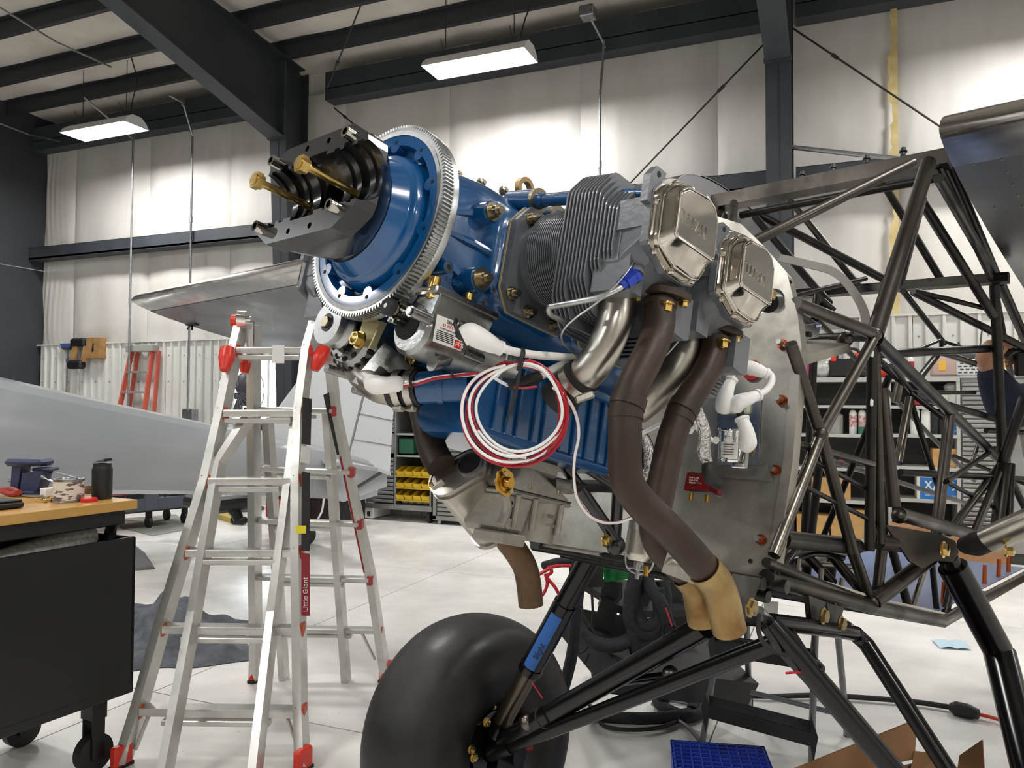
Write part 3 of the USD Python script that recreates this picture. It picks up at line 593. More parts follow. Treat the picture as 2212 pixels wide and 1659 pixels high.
ip2 = [Q(1480, 690, 1.325), Q(1482, 730, 1.318), Q(1470, 780, 1.305), Q(1440, 825, 1.30), Q(1408, 858, 1.31), Q(1375, 885, 1.33)]
I2 = part(EN, 'intake_pipe', tube(ip2, .0262, 28, smooth=8), STAIN, label='polished curved intake pipe')
flange(ip2[0] + Z_ * .006, -Z_, .033, BLUE, True, .022)
d_ = unit(ip[-1] - ip[-2]); e = ip[-1]
part(I1, 'hose_coupling', tube([e - d_ * .014, e + d_ * .05], .0295, 24), RUBB)
part(I1, 'hose_clamp', [ring_sweep([e - d_ * .004, e + d_ * .009], .0312, .0295, 24), rbx(Q(1263, 858, 1.13), (.028, .010, .011), .002, x=unit(Q(1280, 850, 1.13) - Q(1240, 864, 1.13)), z=Z_)], STAIN)
# ---- exhaust pipes (left side), heat tinted tips
def band(p, d, r, w): return ring_sweep([p - unit(d) * w / 2, p + unit(d) * w / 2], r * 1.10, r * .95, 28)
RX = .0228
x1 = [Q(1426, 652, 1.150), Q(1424, 700, 1.135), Q(1404, 760, 1.10), Q(1366, 838, 1.075), Q(1352, 885, 1.065), Q(1350, 950, 1.055), Q(1350, 1010, 1.05), Q(1358, 1048, 1.05), Q(1390, 1092, 1.055), Q(1430, 1130, 1.06), Q(1486, 1188, 1.08), Q(1530, 1240, 1.10)]
E1 = part(EN, 'exhaust_pipe', tube(x1, RX, 28, smooth=8), RUSTY, label='brown heat-stained exhaust pipe, the front one')
part(E1, 'joint_band', [band(x1[4] + (x1[3] - x1[4]) * .35, x1[4] - x1[3], RX, .016), band(x1[4] + (x1[5] - x1[4]) * .15, x1[5] - x1[4], RX * .96, .014)], RUSTY)
t1 = [Q(1520, 1228, 1.092), Q(1548, 1262, 1.105), Q(1562, 1300, 1.115), Q(1568, 1330, 1.12), Q(1576, 1362, 1.125)]
part(E1, 'exhaust_tip', pipe(t1, RX * 1.08, .0015, 28, smooth=6), TIPS, label='golden heat-tinted tail pipe')
x2 = [Q(1545, 730, 1.305), Q(1540, 765, 1.295), Q(1522, 810, 1.275), Q(1488, 862, 1.25), Q(1472, 890, 1.24), Q(1450, 950, 1.225), Q(1437, 1010, 1.215), Q(1422, 1080, 1.20), Q(1412, 1130, 1.19), Q(1420, 1170, 1.185), Q(1452, 1210, 1.18), Q(1490, 1240, 1.18)]
E2 = part(EN, 'exhaust_pipe', tube(x2, RX, 28, smooth=8), RUSTY, label='brown heat-stained exhaust pipe, the rear one')
part(E2, 'joint_band', [band(x2[4] + (x2[3] - x2[4]) * .3, x2[4] - x2[3], RX, .016), band(x2[4] + (x2[5] - x2[4]) * .15, x2[5] - x2[4], RX * .96, .014)], RUSTY)
t2 = [Q(1482, 1240, 1.18), Q(1505, 1268, 1.185), Q(1512, 1300, 1.19), Q(1520, 1345, 1.195)]
part(E2, 'exhaust_tip', pipe(t2, RX * 1.06, .0015, 28, smooth=6), TIPS, label='golden heat-tinted tail pipe')
part(E1, 'clamp_plate', [bx(Q(1487, 1233, 1.10), (.072, .003, .03), x=unit(Q(1530, 1248, 1.09) - Q(1450, 1218, 1.12)), z=Z_), tube([Q(1440, 1218, 1.12), Q(1452, 1208, 1.10), Q(1470, 1216, 1.09), Q(1484, 1222, 1.085), Q(1500, 1212, 1.08), Q(1515, 1226, 1.08), Q(1526, 1242, 1.08)], .0035, 8, smooth=4)], STAIN, label='steel clamp tying both tail pipes')
for p, lab, bb, q in ((x1[0], E1, 1.13, (1440, 655)), (x2[0], E2, 1.28, (1562, 735))):
    f_ = flange(p + Z_ * .006, -Z_, .030, RUSTY, False, .010, 'exhaust_flange', par=lab, bm=GOLD, x=unit(X_ * .6 - Y_ * .8))
    c = Q(*q, bb); part(f_, 'flange_nut', bolt(c, -Z_, .0085, .010), GOLD)
    part(f_, 'weld_seam', band(p - Z_ * .004, Z_, RX * .98, .008), RUSTY)
# ---- oil sump with ribs
sm = [(y, z) for y, z in ((-.115, -.155), (.118, -.155), (.122, -.285), (.108, -.302), (-.105, -.302), (-.122, -.28))]
sm2 = [(-.02, -.16), (.116, -.16), (.120, -.288), (.108, -.300), (.0, -.300), (-.02, -.285)]
su = m3.Manifold.batch_hull([man(ext(Polygon(sm).buffer(-.008).buffer(.008), .22, (-.56, 0, 0), (0, 1, 0), (0, 0, 1))), man(ext(Polygon(sm2).buffer(-.008).buffer(.008), .02, (-.20, 0, 0), (0, 1, 0), (0, 0, 1)))])
SUMP = part(EN, 'oil_sump', [unman(su), rbx((-.375, 0, -.165), (.39, .262, .018), .004)], BLUE, label='blue oil sump with upright ribs', smooth=40)
for x in (-.215, -.245, -.27, -.31, -.335, -.385, -.42, -.46, -.50, -.53): part(SUMP, 'sump_rib', rbx((x, .123, -.225), (.006, .008, .125), .002), BLUE)
part(SUMP, 'sump_lip', rbx((-.45, .0, -.292), (.21, .25, .008), .003), BLUE)
for x in np.arange(-.21, -.55, -.06): part(SUMP, 'pan_bolt', bolt((x, .128, -.156), -Z_, .005, .005), CADM)
# right-hand front intake stub with hoses, towards the left of the picture
st = [Q(1010, 832, 1.235), Q(950, 834, 1.235), Q(905, 838, 1.24)]
ST = part(EN, 'intake_stub', [tube(st, .0262, 24), cyl(Q(958, 834, 1.235), Q(945, 834, 1.235), .0285, n=24)], BLUE, label='blue intake stub')
hs = [Q(908, 838, 1.24), Q(845, 842, 1.255)]; hd = unit(hs[1] - hs[0]); part(ST, 'hose_coupling', tube(hs, .0285, 24), RUBB)
for px in (892, 866): c = Q(px, 839, 1.245); part(ST, 'hose_clamp', [ring_sweep([c - hd * .006, c + hd * .006], .0305, .029, 24), rbx(c - Z_ * .033 + Y_ * .004, (.012, .02, .009), .002)], STAIN)
part(ST, 'intake_pipe', tube([Q(862, 842, 1.25), Q(825, 838, 1.27), Q(790, 815, 1.31), Q(770, 780, 1.38), Q(775, 740, 1.45)], .026, 24, smooth=6), STAIN)
# ---- right-hand exhaust: pipe into an oval silencer can and out below
xr = [Q(905, 850, 1.42), Q(915, 890, 1.41), Q(925, 935, 1.385), Q(936, 975, 1.365), Q(953, 1006, 1.345)]
ER = part(EN, 'exhaust_pipe', tube([Q(900, 760, 1.45)] + xr, RX * 1.12, 26, smooth=6), RUSTY, label='brown exhaust pipe entering the silencer can')
ca, cb = Q(988, 1020, 1.345), Q(1080, 1140, 1.475); cd = unit(cb - ca); sd = unit(Q(1046, 1003, 1.36) - Q(925, 1030, 1.33)); sd = unit(sd - cd * (sd @ cd)); td = np.cross(cd, sd)
ov = [(a * 1.0, b) for a, b in rrect(.105, .062, .030, 8)]
CAN = part(EN, 'silencer_can', [place(trimesh.creation.extrude_polygon(Polygon(ov), np.linalg.norm(cb - ca), engine='earcut'), ca, sd, td) if np.cross(sd, td) @ cd > 0 else place(trimesh.creation.extrude_polygon(Polygon(ov), np.linalg.norm(cb - ca), engine='earcut'), ca, sd, -td)], STAIN, label='oval stainless heat muff', smooth=40)
def ovring(c, k=1.03, w=.010):
    o = Polygon(ov).buffer(.0022 * k * 1.2); i = Polygon(ov).buffer(-.001); m = trimesh.creation.extrude_polygon(o.difference(i), w, engine='earcut'); return place(m, c, sd, td if np.cross(sd, td) @ cd > 0 else -td)
part(CAN, 'hose_clamp', [ovring(ca + cd * .012, 1.4), rbx(Q(947, 1047, 1.31), (.024, .009, .009), .002, x=sd, z=td)], STAIN); part(CAN, 'clamp_screw', cyl(Q(935, 1047, 1.31), Q(927, 1047, 1.31), .004, n=10), BRASS)
part(CAN, 'hose_clamp', [ovring(cb - cd * .012, 1.4), rbx(Q(1040, 1157, 1.43), (.024, .009, .009), .002, x=sd, z=td)], STAIN); part(CAN, 'clamp_screw', cyl(Q(1028, 1157, 1.43), Q(1020, 1157, 1.43), .004, n=10), BRASS)
part(CAN, 'end_lip', ovring(ca - cd * .002, 1.0, .006), STAIN)
hp = ca + sd * .026 - cd * .001
part(CAN, 'open_port', [ring_sweep([hp - cd * .004, hp + cd * .002], .0235, .021, 26)], STAIN); part(CAN, 'open_port_bore', cyl(hp - cd * .0008, hp + cd * .0006, .021, n=26), DARKH)
xo = [Q(1080, 1135, 1.46), Q(1095, 1165, 1.46), Q(1118, 1196, 1.46), Q(1134, 1225, 1.46), Q(1142, 1260, 1.46), Q(1147, 1308, 1.46)]
part(CAN, 'outlet_pipe', pipe(xo, RX * 1.02, .0015, 26, smooth=6), mat('sooty_outlet', hx('6b5136'), .5, metal=.4, c2=hx('3a2d22'), scale=8), label='brown outlet pipe with a sooty end')
# ---- carburettor
cx, cz = -.405, -.395
CB = part(EN, 'carburettor', [rbx((-.39, .02, -.315), (.13, .115, .03), .006), unman(m3.Manifold.batch_hull([man(cyl((-.375, .03, -.325), (-.375, .03, -.362), .052, n=32)), man(rbx((-.40, .03, -.366), (.17, .115, .012), .005))]))], CASTM, label='grey cast carburettor under the sump', smooth=40)
part(CB, 'float_bowl', [unman(m3.Manifold.batch_hull([man(rbx((-.35, .03, -.380), (.075, .112, .015), .01)), man(rbx((-.352, .03, -.432), (.062, .10, .02), .012))])), unman(m3.Manifold.batch_hull([man(cyl((-.445, .035, -.374), (-.445, .035, -.382), .052, n=28)), man(cyl((-.445, .035, -.43), (-.445, .035, -.447), .045, n=28))])), rbx((-.40, .03, -.372), (.18, .12, .009), .004)], CASTM)
part(CB, 'bowl_seam', rbx((-.40, .03, -.3665), (.176, .118, .0018), .0005), DARKH)
for x in (-.34, -.387, -.46): part(CB, 'bowl_rib', cyl((x, .088, -.375), (x, .088, -.43), .006, n=10), CASTM)
part(CB, 'air_inlet_flange', rbx((-.345, .055, -.450), (.062, .07, .020), .003), CASTM)
part(CB, 'bowl_pad', [cyl((-.328, .08, -.39), (-.328, .087, -.39), .008, n=16), cyl((-.328, .088, -.425), (-.328, .082, -.425), .0095, n=16), tube([(-.315, .083, -.38), (-.318, .088, -.405), (-.308, .088, -.43)], .008, 8, smooth=4)], CASTM)
part(CB, 'pad_hole', cyl((-.328, .0868, -.39), (-.328, .0874, -.39), .0035, n=10), DARKH)
part(CB, 'raised_badge', [text('MARVEL', .0075, (-.430, .0855, -.402), -X_, Z_, .0012), text('SCHEBLER', .0062, (-.430, .0855, -.417), -X_, Z_, .0012), rbx((-.424, .0862, -.405), (.003, .001, .02), .0003)], CASTM, label='raised maker lettering on the bowl')
p = ep(1096, 1042, 'y', .095)
part(CB, 'economiser_cap', [cyl(p - Y_ * .012, p - Y_ * .002, .016, n=20), ext(Polygon([(-.022, -.006), (-.006, -.018), (.006, -.018), (.022, -.006), (.022, .006), (.006, .018), (-.006, .018), (-.022, .006)]).buffer(.003), .004, p - Y_ * .004, unit(X_ * .6 + Z_ * .8), unit(-X_ * .8 + Z_ * .6)), cyl(p - Y_ * .001, p + Y_ * .009, .0095, .0085, n=20)], BRASS, label='brass cover on the carburettor')
for s in (-1, 1): q = p + s * unit(X_ * .6 + Z_ * .8) * .0165; part(CB, 'cap_screw', cyl(q, q + Y_ * .004, .0045, n=12), CADM)
for px, py in ((1143, 1052), (1204, 1064), (1072, 1040)): q = ep(px, py, 'y', .085); part(CB, 'body_screw', cyl(q - Z_ * .003, q + Z_ * .004, .004, n=10), CADM)
part(CB, 'throttle_lever', [cyl(ep(1113, 990, 'y', .08), ep(1113, 990, 'y', .10), .006, n=12), rbx(ep(1113, 992, 'y', .09), (.035, .006, .014), .003)], CASTM)
part(CB, 'fuel_fitting', [cyl(ep(1190, 1045, 'y', .05), ep(1222, 1051, 'y', .05), .014, n=16), hexn(ep(1222, 1051, 'y', .05), unit(ep(1250, 1054, 'y', .05) - ep(1222, 1051, 'y', .05)), .016, .012)], CASTM)
part(CB, 'control_bracket', [rbx(ep(1196, 1000, 'y', .06), (.02, .006, .05), .002), rbx(ep(1178, 1010, 'y', .06), (.03, .03, .022), .003)], WHITEP)
part(CB, 'fuel_hose', tube([ep(1228, 1052, 'y', .05), ep(1260, 1050, 'y', .05), ep(1290, 1050, 'y', .05), ep(1325, 1052, 'y', .04)], .0125, 14, smooth=4), RUBB, label='black fuel hose')
part(CB, 'hose_end', [cyl(ep(1318, 1051, 'y', .04), ep(1332, 1052, 'y', .04), .0095, n=12), hexn(ep(1336, 1052, 'y', .04), unit(-X_), .012, .012)], ALU)
# ---- starter motor
sy_, sz_ = .098, -.172
SM = part(EN, 'starter_motor', [lathe([(.001, -.034), (.036, -.034), (.0425, -.040), (.0435, -.05), (.0435, -.150), (.001, -.150)], (0, sy_, sz_), X_, 36), unman(m3.Manifold.batch_hull([man(rbx((-.095, .122, -.128), (.12, .05, .018), .004)), man(cyl((-.04, sy_, sz_), (-.15, sy_, sz_), .034, n=24))])), rbx((-.095, .124, -.118), (.135, .05, .012), .003)], CAST, label='bare aluminium starter motor', smooth=35)
part(SM, 'motor_can', [lathe([(.001, -.150), (.0405, -.150), (.0405, -.205), (.042, -.207), (.042, -.214), (.039, -.22), (.036, -.245), (.001, -.25)], (0, sy_ - .002, sz_), X_, 36)], ALU)
part(SM, 'nose_cap', [lathe([(.001, .004), (.0115, .004), (.0135, 0), (.0135, -.008), (.010, -.01), (.001, -.01)], (0, .080, -.150), X_, 24)], RUBB); part(SM, 'nose_shaft', [cyl((-.006, .080, -.150), (-.03, .080, -.150), .0095, n=18), cyl((.004, .08, -.15), (.0046, .08, -.15), .004, n=6)], CAST)
tp = []
for i in range(10):
    a = 2 * math.pi * i / 10
    for q, r in ((.05, .0135), (.3, .0135), (.42, .0195), (.72, .0195), (.9, .0135)): tp.append((r * math.cos(a + q * .628), r * math.sin(a + q * .628)))
part(SM, 'pinion_gear', ext(Polygon(tp), .020, (-.0325, .081, -.152), (0, 1, 0), (0, 0, 1)), NICK, label='bright pinion gear')
part(SM, 'drive_recess', [cyl((-.0335, sy_ - .008, sz_ + .008), (-.0328, sy_ - .008, sz_ + .008), .027, n=28)], DARKH)
for px, py, y in ((935, 628, .13), (1008, 662, .13)): p = ep(px, py, 'y', y); part(SM, 'mount_bolt', [cyl(p + Z_ * .02, p, .009, n=16), bolt(p, -Z_, .0075, .009)], GOLD)
for px, py in ((886, 672), (1000, 760)): p = ep(px, py, 'y', .135); part(SM, 'housing_boss', [cyl(p, p - X_ * .04, .0085, n=14), cyl(p + X_ * .001, p + X_ * .004, .006, n=10)], CAST)
for px, py in ((1015, 688), (946, 790), (985, 760)): p = ep(px, py, 'y', .12); part(SM, 'bracket_ear', [hull([p + X_ * .012 + A_([0, a * .012, b * .012]) for a, b in ngon(1, 10)] + [p - X_ * .02 + A_([0, -.01 + a * .02, .02 + b * .02]) for a, b in ngon(1, 8)])], CAST)
# starter data plate
d0 = ep(944, 679, 'y', .147); ax = unit(ep(995, 699, 'y', .147) - d0); au = unit(ep(944, 679, 'y', .147) - ep(938, 721, 'y', .147)); 
nn = unit(np.cross(ax, au)); au = np.cross(nn, ax); Lx, Ly = .056, .040
nn = nn if nn[1] > 0 else -nn
PL = part(SM, 'data_plate', ext(sbox(0, -Ly, Lx, 0), .0009, d0, ax, au), LABELW, label='printed starter data plate'); o_ = d0 + nn * .001
dt = lambda s, h, u, v, m, b=False: part(SM, 'plate_print', text(s, h, o_ + ax * u + au * v, ax, au, .0003, b), m)
dt('SkyTec', .0052, .020, -.0075, INK, True); dt('12 VOLT ONLY', .0036, .013, -.0135, REDP, True); dt('DO NOT REMOVE ADAPTER RING', .0021, .009, -.0185, INK)
part(SM, 'plate_lines', [ext(sbox(.004, -.0225 - .0026 * k, .004 + (.034 if k else .048), -.0214 - .0026 * k), .0003, o_, ax, au) for k in range(6)], INK); part(SM, 'plate_badge', ext(sbox(.041, -.0385, .0545, -.0265), .0004, o_, ax, au), REDP); part(SM, 'plate_print', text('FPS', .0065, o_ + ax * .0425 + au * -.0355 + nn * .0003, ax, au, .0003, True), LABELW)
# starter terminal with white boot and cable
part(SM, 'terminal', [cyl(Q(990, 704, 1.10), Q(1004, 712, 1.10), .0095, n=14), sph(Q(1000, 720, 1.10), .011), tube([Q(985, 690, 1.11), Q(984, 704, 1.1), Q(992, 715, 1.1)], .003, 6, smooth=4)], BLACKP)
part(SM, 'terminal_boot', [tube([Q(1000, 728, 1.085), Q(1015, 722, 1.085), Q(1040, 733, 1.09), Q(1066, 746, 1.10), Q(1080, 752, 1.105)], [.0135, .0165, .0152, .012, .009], 18, smooth=5)], WHITEP, label='white rubber boot')
part(SM, 'boot_lip', ring_sweep([Q(1078, 751, 1.104), Q(1083, 753, 1.106)], .0108, .006, 16), WHITEP)
part(SM, 'starter_cable', tube([Q(1070, 747, 1.10), Q(1105, 758, 1.12), Q(1150, 766, 1.14), Q(1200, 770, 1.17), Q(1243, 773, 1.20)], .0062, 12, smooth=5), FIRE, label='white firesleeved cable')
part(SM, 'cable_tie', ring_sweep([Q(1124, 762, 1.125), Q(1130, 762, 1.127)], .0078, .006, 12), RUBB)
# ---- alternator
ay, az = -.112, -.152
AL = part(EN, 'alternator', [lathe([(.001, -.068), (.052, -.068), (.060, -.075), (.062, -.085), (.062, -.128), (.058, -.134), (.055, -.17), (.05, -.178), (.001, -.178)], (0, ay + .012, az - .006), X_, 40)], CAST, label='grey alternator with cooling slots', smooth=35)
PU = part(AL, 'pulley', [lathe([(.001, -.028), (.037, -.028), (.0375, -.030), (.0375, -.040), (.030, -.048), (.0375, -.056), (.0375, -.060), (.030, -.064), (.001, -.064)], (0, ay, az), X_, 44)], ALU, label='polished alternator pulley')
part(AL, 'pulley_nut', [hexn((-.028, ay, az), X_, .010, .006), cyl((-.024, ay, az), (-.0225, ay, az), .005, n=12)], CADM); part(AL, 'pulley_washer', cyl((-.0285, ay, az), (-.0268, ay, az), .0155, n=24), BLACKM)
for k in range(12):
    a = 2 * math.pi * k / 12; c = A_([-.0695, ay + .012 + .046 * math.cos(a), az - .006 + .046 * math.sin(a)]); part(AL, 'cooling_slot', rbx(c, (.010, .013, .009), .003, x=X_, z=A_([0, math.cos(a), math.sin(a)])), DARKH)
for k in range(22):
    a = 2 * math.pi * k / 22; c = A_([-.079, ay + .012 + .0605 * math.cos(a), az - .006 + .0605 * math.sin(a)]); part(AL, 'vent_slot', rbx(c, (.012, .009, .006), .002, x=X_, z=A_([0, math.cos(a), math.sin(a)])), DARKH)
for px, py, d in ((705, 795, 1.33), (765, 840, 1.29), (735, 760, 1.30)): c = Q(px, py, d); part(AL, 'case_lug', cyl(c, c - X_ * .07, .008, n=12), CAST)
part(AL, 'rear_housing', [hull([Q(760, 825, 1.28), Q(800, 842, 1.26), Q(870, 810, 1.26), Q(830, 740, 1.28), Q(900, 790, 1.27), Q(790, 790, 1.32), Q(885, 775, 1.33), Q(855, 835, 1.28)])], CAST)
br = [Q(782, 690, 1.235), Q(822, 700, 1.215), Q(780, 752, 1.215), Q(768, 745, 1.225)]
part(AL, 'mount_bracket', [hull([q + X_ * d for q in (Q(788, 680, 1.24), Q(822, 694, 1.23), Q(795, 752, 1.23), Q(768, 742, 1.235)) for d in (0, -.004)]), hull([q + v for q in (Q(822, 694, 1.23), Q(795, 752, 1.23)) for v in (Y_ * 0, -X_ * .011, Y_ * .003, -X_ * .011 + Y_ * .003)])], mat('bracket_cad', hx('b4ab84'), .4, metal=.7), label='yellowish plated bracket')
p = Q(778, 735, 1.215); part(AL, 'bracket_bolt', [bolt(p, X_, .010, .010)], GOLD, label='gold hex bolt')
p = Q(890, 770, 1.25); part(AL, 'bracket_nut', [bolt(p, -Z_ * .6 + Y_ * .8, .009, .012)], GOLD)
part(AL, 'output_stud', [tube([Q(830, 800, 1.24), Q(817, 815, 1.235), Q(815, 822, 1.23)], .010, 12)], RUBB)
part(AL, 'terminal_boot', [tube([Q(810, 812, 1.222), Q(808, 828, 1.22), Q(832, 832, 1.205), Q(862, 829, 1.2), Q(872, 830, 1.20)], [.0145, .0165, .0135, .0125, .0085], 18, smooth=5)], WHITEP, label='white rubber boot')
# red and white leads
def lead(pts, m, r=.0022, nm='wire', par=EN, lab=None): return part(par, nm, tube([Q(*p) for p in pts], r, 8, smooth=6), m, label=lab)
lead([(868, 831, 1.2), (900, 826, 1.19), (940, 816, 1.18), (985, 811, 1.17), (1030, 808, 1.16)], WWHT, .003); lead([(868, 834, 1.2), (900, 830, 1.188), (940, 818, 1.178), (985, 812, 1.168), (1032, 806, 1.158)], WREDM, .0024)
lead([(850, 800, 1.26), (858, 815, 1.23), (866, 830, 1.2)], WREDM, .002)
for px, py, d in ((888, 828, 1.19), (978, 812, 1.17)): part(EN, 'cable_tie', ring_sweep([Q(px - 3, py + 1, d), Q(px + 3, py, d)], .0072, .005, 12), RUBB)
SLV = part(EN, 'cable_sleeve', tube([Q(1240, 780, 1.2), Q(1205, 793, 1.19), Q(1168, 812, 1.18)], .0065, 12, smooth=4), FIRE, label='white firesleeved cable'); part(EN, 'braided_sleeve', tube([Q(1168, 812, 1.178), Q(1130, 826, 1.175), Q(1098, 833, 1.175)], [.0085, .010, .008], 12, smooth=5), RUBB)
lead([(1098, 833, 1.175), (1080, 824, 1.17), (1062, 812, 1.165)], WWHT, .0026); lead([(1160, 835, 1.17), (1135, 838, 1.165), (1110, 836, 1.165)], WREDM, .002)
# ---- primer / fuel injector lines on the left side
def spider(pb, dd, pts, drain, nm):
    b = Q(*pb); part(EN, 'brass_injector', [hexn(b - Y_ * .012, Y_, .009, .014), cyl(b + Y_ * .002, b + Y_ * .012, .0062, n=14), hexn(b + Y_ * .008, Y_, .0075, .007)], BRASS, label='brass injector nozzle'); part(EN, 'injector_seat', cyl(b - Y_ * .014, b - Y_ * .012, .014, n=18), DARKH)
    part(EN, 'injector_line', tube([Q(*p) for p in pts], .0016, 10, smooth=6), ALU, label='thin steel injector line')
spider((1362, 540, 1.135), 0, [(1372, 538, 1.115), (1377, 545, 1.108), (1372, 560, 1.10), (1345, 600, 1.085), (1295, 650, 1.08), (1240, 690, 1.09), (1216, 715, 1.10), (1214, 735, 1.12), (1235, 758, 1.16), (1258, 780, 1.2)], 0, '')
spider((1514, 633, 1.29), 0, [(1519, 628, 1.275), (1524, 640, 1.268), (1518, 665, 1.262), (1490, 705, 1.255), (1450, 755, 1.255), (1415, 790, 1.27), (1390, 808, 1.31)], 0, '')
for pts, el, nt in (([(1358, 608, 1.095), (1335, 625, 1.085), (1300, 641, 1.085), (1250, 652, 1.10), (1200, 661, 1.125), (1187, 664, 1.13), (1187, 676, 1.135), (1210, 690, 1.15), (1255, 712, 1.19), (1290, 728, 1.22)], (1376, 586, 1.10), ((1362, 602, 1.093), (1345, 614, 1.09))), ([(1498, 692, 1.265), (1480, 712, 1.26), (1455, 732, 1.265), (1420, 742, 1.285), (1390, 748, 1.31)], (1516, 668, 1.275), ((1508, 680, 1.268), (1494, 694, 1.262)))):
    part(EN, 'drain_line', tube([Q(*p) for p in pts], .0046, 14, smooth=6), ALU, label='bent aluminium drain-back line')
    a, b = Q(*nt[0]), Q(*nt[1]); d = unit(b - a); part(EN, 'blue_fitting', [hexn(a - d * .006, d, .0115, .016), cyl(a + d * .010, b + d * .004, .0082, n=16), hexn(a - d * .012, d, .0125, .006)], ANB, label='blue anodised fitting')
    c = Q(*el); part(EN, 'elbow_fitting', [tube([a - d * .01, c, c + X_ * -.014 - Y_ * .012], .0115, 14, smooth=4), cyl(c + X_ * -.012 - Y_ * .012, c + X_ * -.014 - Y_ * .016, .016, n=18)], GREYC)
# engine mount tubes, black
MNT = mat('mount_black', hx('141415'), .3, coat=.3)
def mt_(p, q, r): part(EN, 'mount_tube', cyl(Q(*p), Q(*q), r, n=14), MNT, label='black engine mount tube')
mt_((1208, 990, 1.5), (1340, 1180, 1.58), .012); mt_((1335, 1060, 1.55), (1328, 1175, 1.58), .012); mt_((1640, 660, 1.44), (1590, 690, 1.36), .013); mt_((1250, 1000, 1.5), (1345, 1060, 1.55), .010)
part(EN, 'mount_bush', [sph(Q(1330, 1178, 1.575), .02), cyl(Q(1672, 652, 1.5), Q(1660, 654, 1.46), .019, n=20)], MNT)
for q_ in (Q(1307, 1167, 1.55), Q(1660, 637, 1.42)): part(EN, 'mount_bolt', bolt(q_, Y_, .009, .008), GOLD)
# accessory case and magneto at the back of the crankcase
part(EN, 'accessory_case', [rbx((-.60, 0, -.03), (.07, .22, .26), .012), cyl((-.63, .06, .06), (-.72, .06, .06), .04, n=24), cyl((-.63, -.06, .06), (-.72, -.06, .06), .04, n=24)], BLUE)
# ================================================================ welded tube fuselage, firewall, wings and landing gear
TUBE = mat('bare_tube', hx('57524c'), .36, metal=.85, c2=hx('3d3935'), scale=7, detail=5, rvar=.12)
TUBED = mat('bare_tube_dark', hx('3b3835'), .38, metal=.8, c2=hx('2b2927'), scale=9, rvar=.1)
TUBEL = mat('polished_tube', hx('8b867d'), .28, metal=1, c2=hx('5d5953'), scale=8, rvar=.1)
FWS = mat('firewall_sheet', hx('b9b5ab'), .42, metal=.85, c2=hx('8b877d'), scale=5.5, detail=5, rvar=.1, bump=.05, bscale=9)
SKIN = mat('wing_skin', hx('8d8e90'), .34, metal=1, c2=hx('77787a'), scale=3, rvar=.06)
LESKIN = mat('leading_edge_skin', hx('d2d0cb'), .2, metal=1, c2=hx('c0beb9'), scale=6, stretch=(1, 1, 3), rvar=.05)
GEARB = mat('gear_gloss_black', hx('0b0b0c'), .2, spec=.4)
GEARS = mat('fork_stanchion', hx('5e574d'), .3, metal=.9)
COPPER = mat('copper', hx('a5552f'), .35, metal=1)
FU = thing('fuselage_frame', 'bare welded steel tube aircraft fuselage behind the engine, uncovered', 'aircraft fuselage', at=(-.87, 0, -.45), air=True)
def N_(p):      # (px, py, key): key L/R = the side trusses, a number = distance
    if len(p) == 3 and isinstance(p[2], (int, float)): return Q(*p)
    y = {'L': .36, 'R': -.36}[p[2]]; return ep(p[0], p[1], 'y', y)
def T(a, b, r=.0125, m=None, n=12): return part(FU, 'tube', cyl(N_(a), N_(b), r, n=n), m or TUBE)
# front spar carry-through, a rectangular tube, and its studs; rear carry-through
sa, sb = ep(1541, 441, 'x', -1.65), ep(2052, 342, 'x', -1.65)
part(FU, 'carry_through', bx((sa + sb) / 2, (np.linalg.norm(sb - sa), .048, .050), x=sb - sa, z=Z_), TUBE, label='square steel carry-through tube')
for px, py in ((1605, 413), (1667, 402), (1733, 373), (1800, 357), (1872, 338), (1951, 322)):
    p = ep(px, py + 8, 'x', -1.66); part(FU, 'stud', [cyl(p - Z_ * .01, p + Z_ * .016, .008, n=10), cyl(p + Z_ * .002, p + Z_ * .006, .012, n=10)], BLACKM)
sa2, sb2 = ep(1600, 465, 'x', -1.86), ep(2058, 378, 'x', -1.86)
part(FU, 'carry_through', cyl(sa2, sb2, .014, n=14), TUBED)
A_L = (1890, 722, 'L')
T((2006, 350, 'L'), A_L, .0205); T((1972, 351, 'L'), (1590, 541, 1.80), .0125)
T((1994, 429, 'L'), (1947, 611, 2.55), .010); T((1640, 463, 'R'), (1910, 603, 2.75), .0155, TUBED); T((1704, 429, 'R'), (1856, 618, 2.95), .0135, TUBED)
T((1632, 470, 'R'), (1790, 655, 2.45), .0135, TUBED); T((1560, 452, 'R'), (1530, 520, 2.4), .0125); T((1585, 440, 2.7), (1575, 530, 2.1), .0145)
la, lb = ep(1722, 636, 'x', -2.38), ep(2180, 600, 'x', -2.38); part(FU, 'cross_tube', bx((la + lb) / 2, (np.linalg.norm(lb - la), .03, .036), x=lb - la, z=Z_), TUBED)
T((1906, 393, 2.9), (2031, 601, 2.95), .014, TUBED); T((1989, 432, 2.62), (2146, 682, 2.85), .0165, TUBED); T((2028, 385, 'L'), (2145, 590, 'L'), .016, TUBED); T((2160, 610, 'L'), (2240, 790, 'L'), .018, TUBED)
T((1950, 628, 2.8), (2040, 742, 3.0), .0105, TUBED); T((1972, 630, 2.8), (2225, 757, 3.0), .014, TUBED); T((1974, 628, 2.8), (2135, 667, 2.86), .0095, TUBED)
T((1718, 655, 1.66), A_L, .0145); T((1720, 732, 2.2), (1880, 727, 1.93), .0125, TUBED); T((1712, 640, 2.35), (1870, 602, 2.6), .008, TUBED); T((1760, 690, 2.3), (1765, 640, 2.35), .0115, TUBED)
T((1722, 680, 2.2), (1762, 705, 2.3), .012, TUBED); T((1775, 650, 2.3), (1800, 672, 2.3), .012, TUBED)
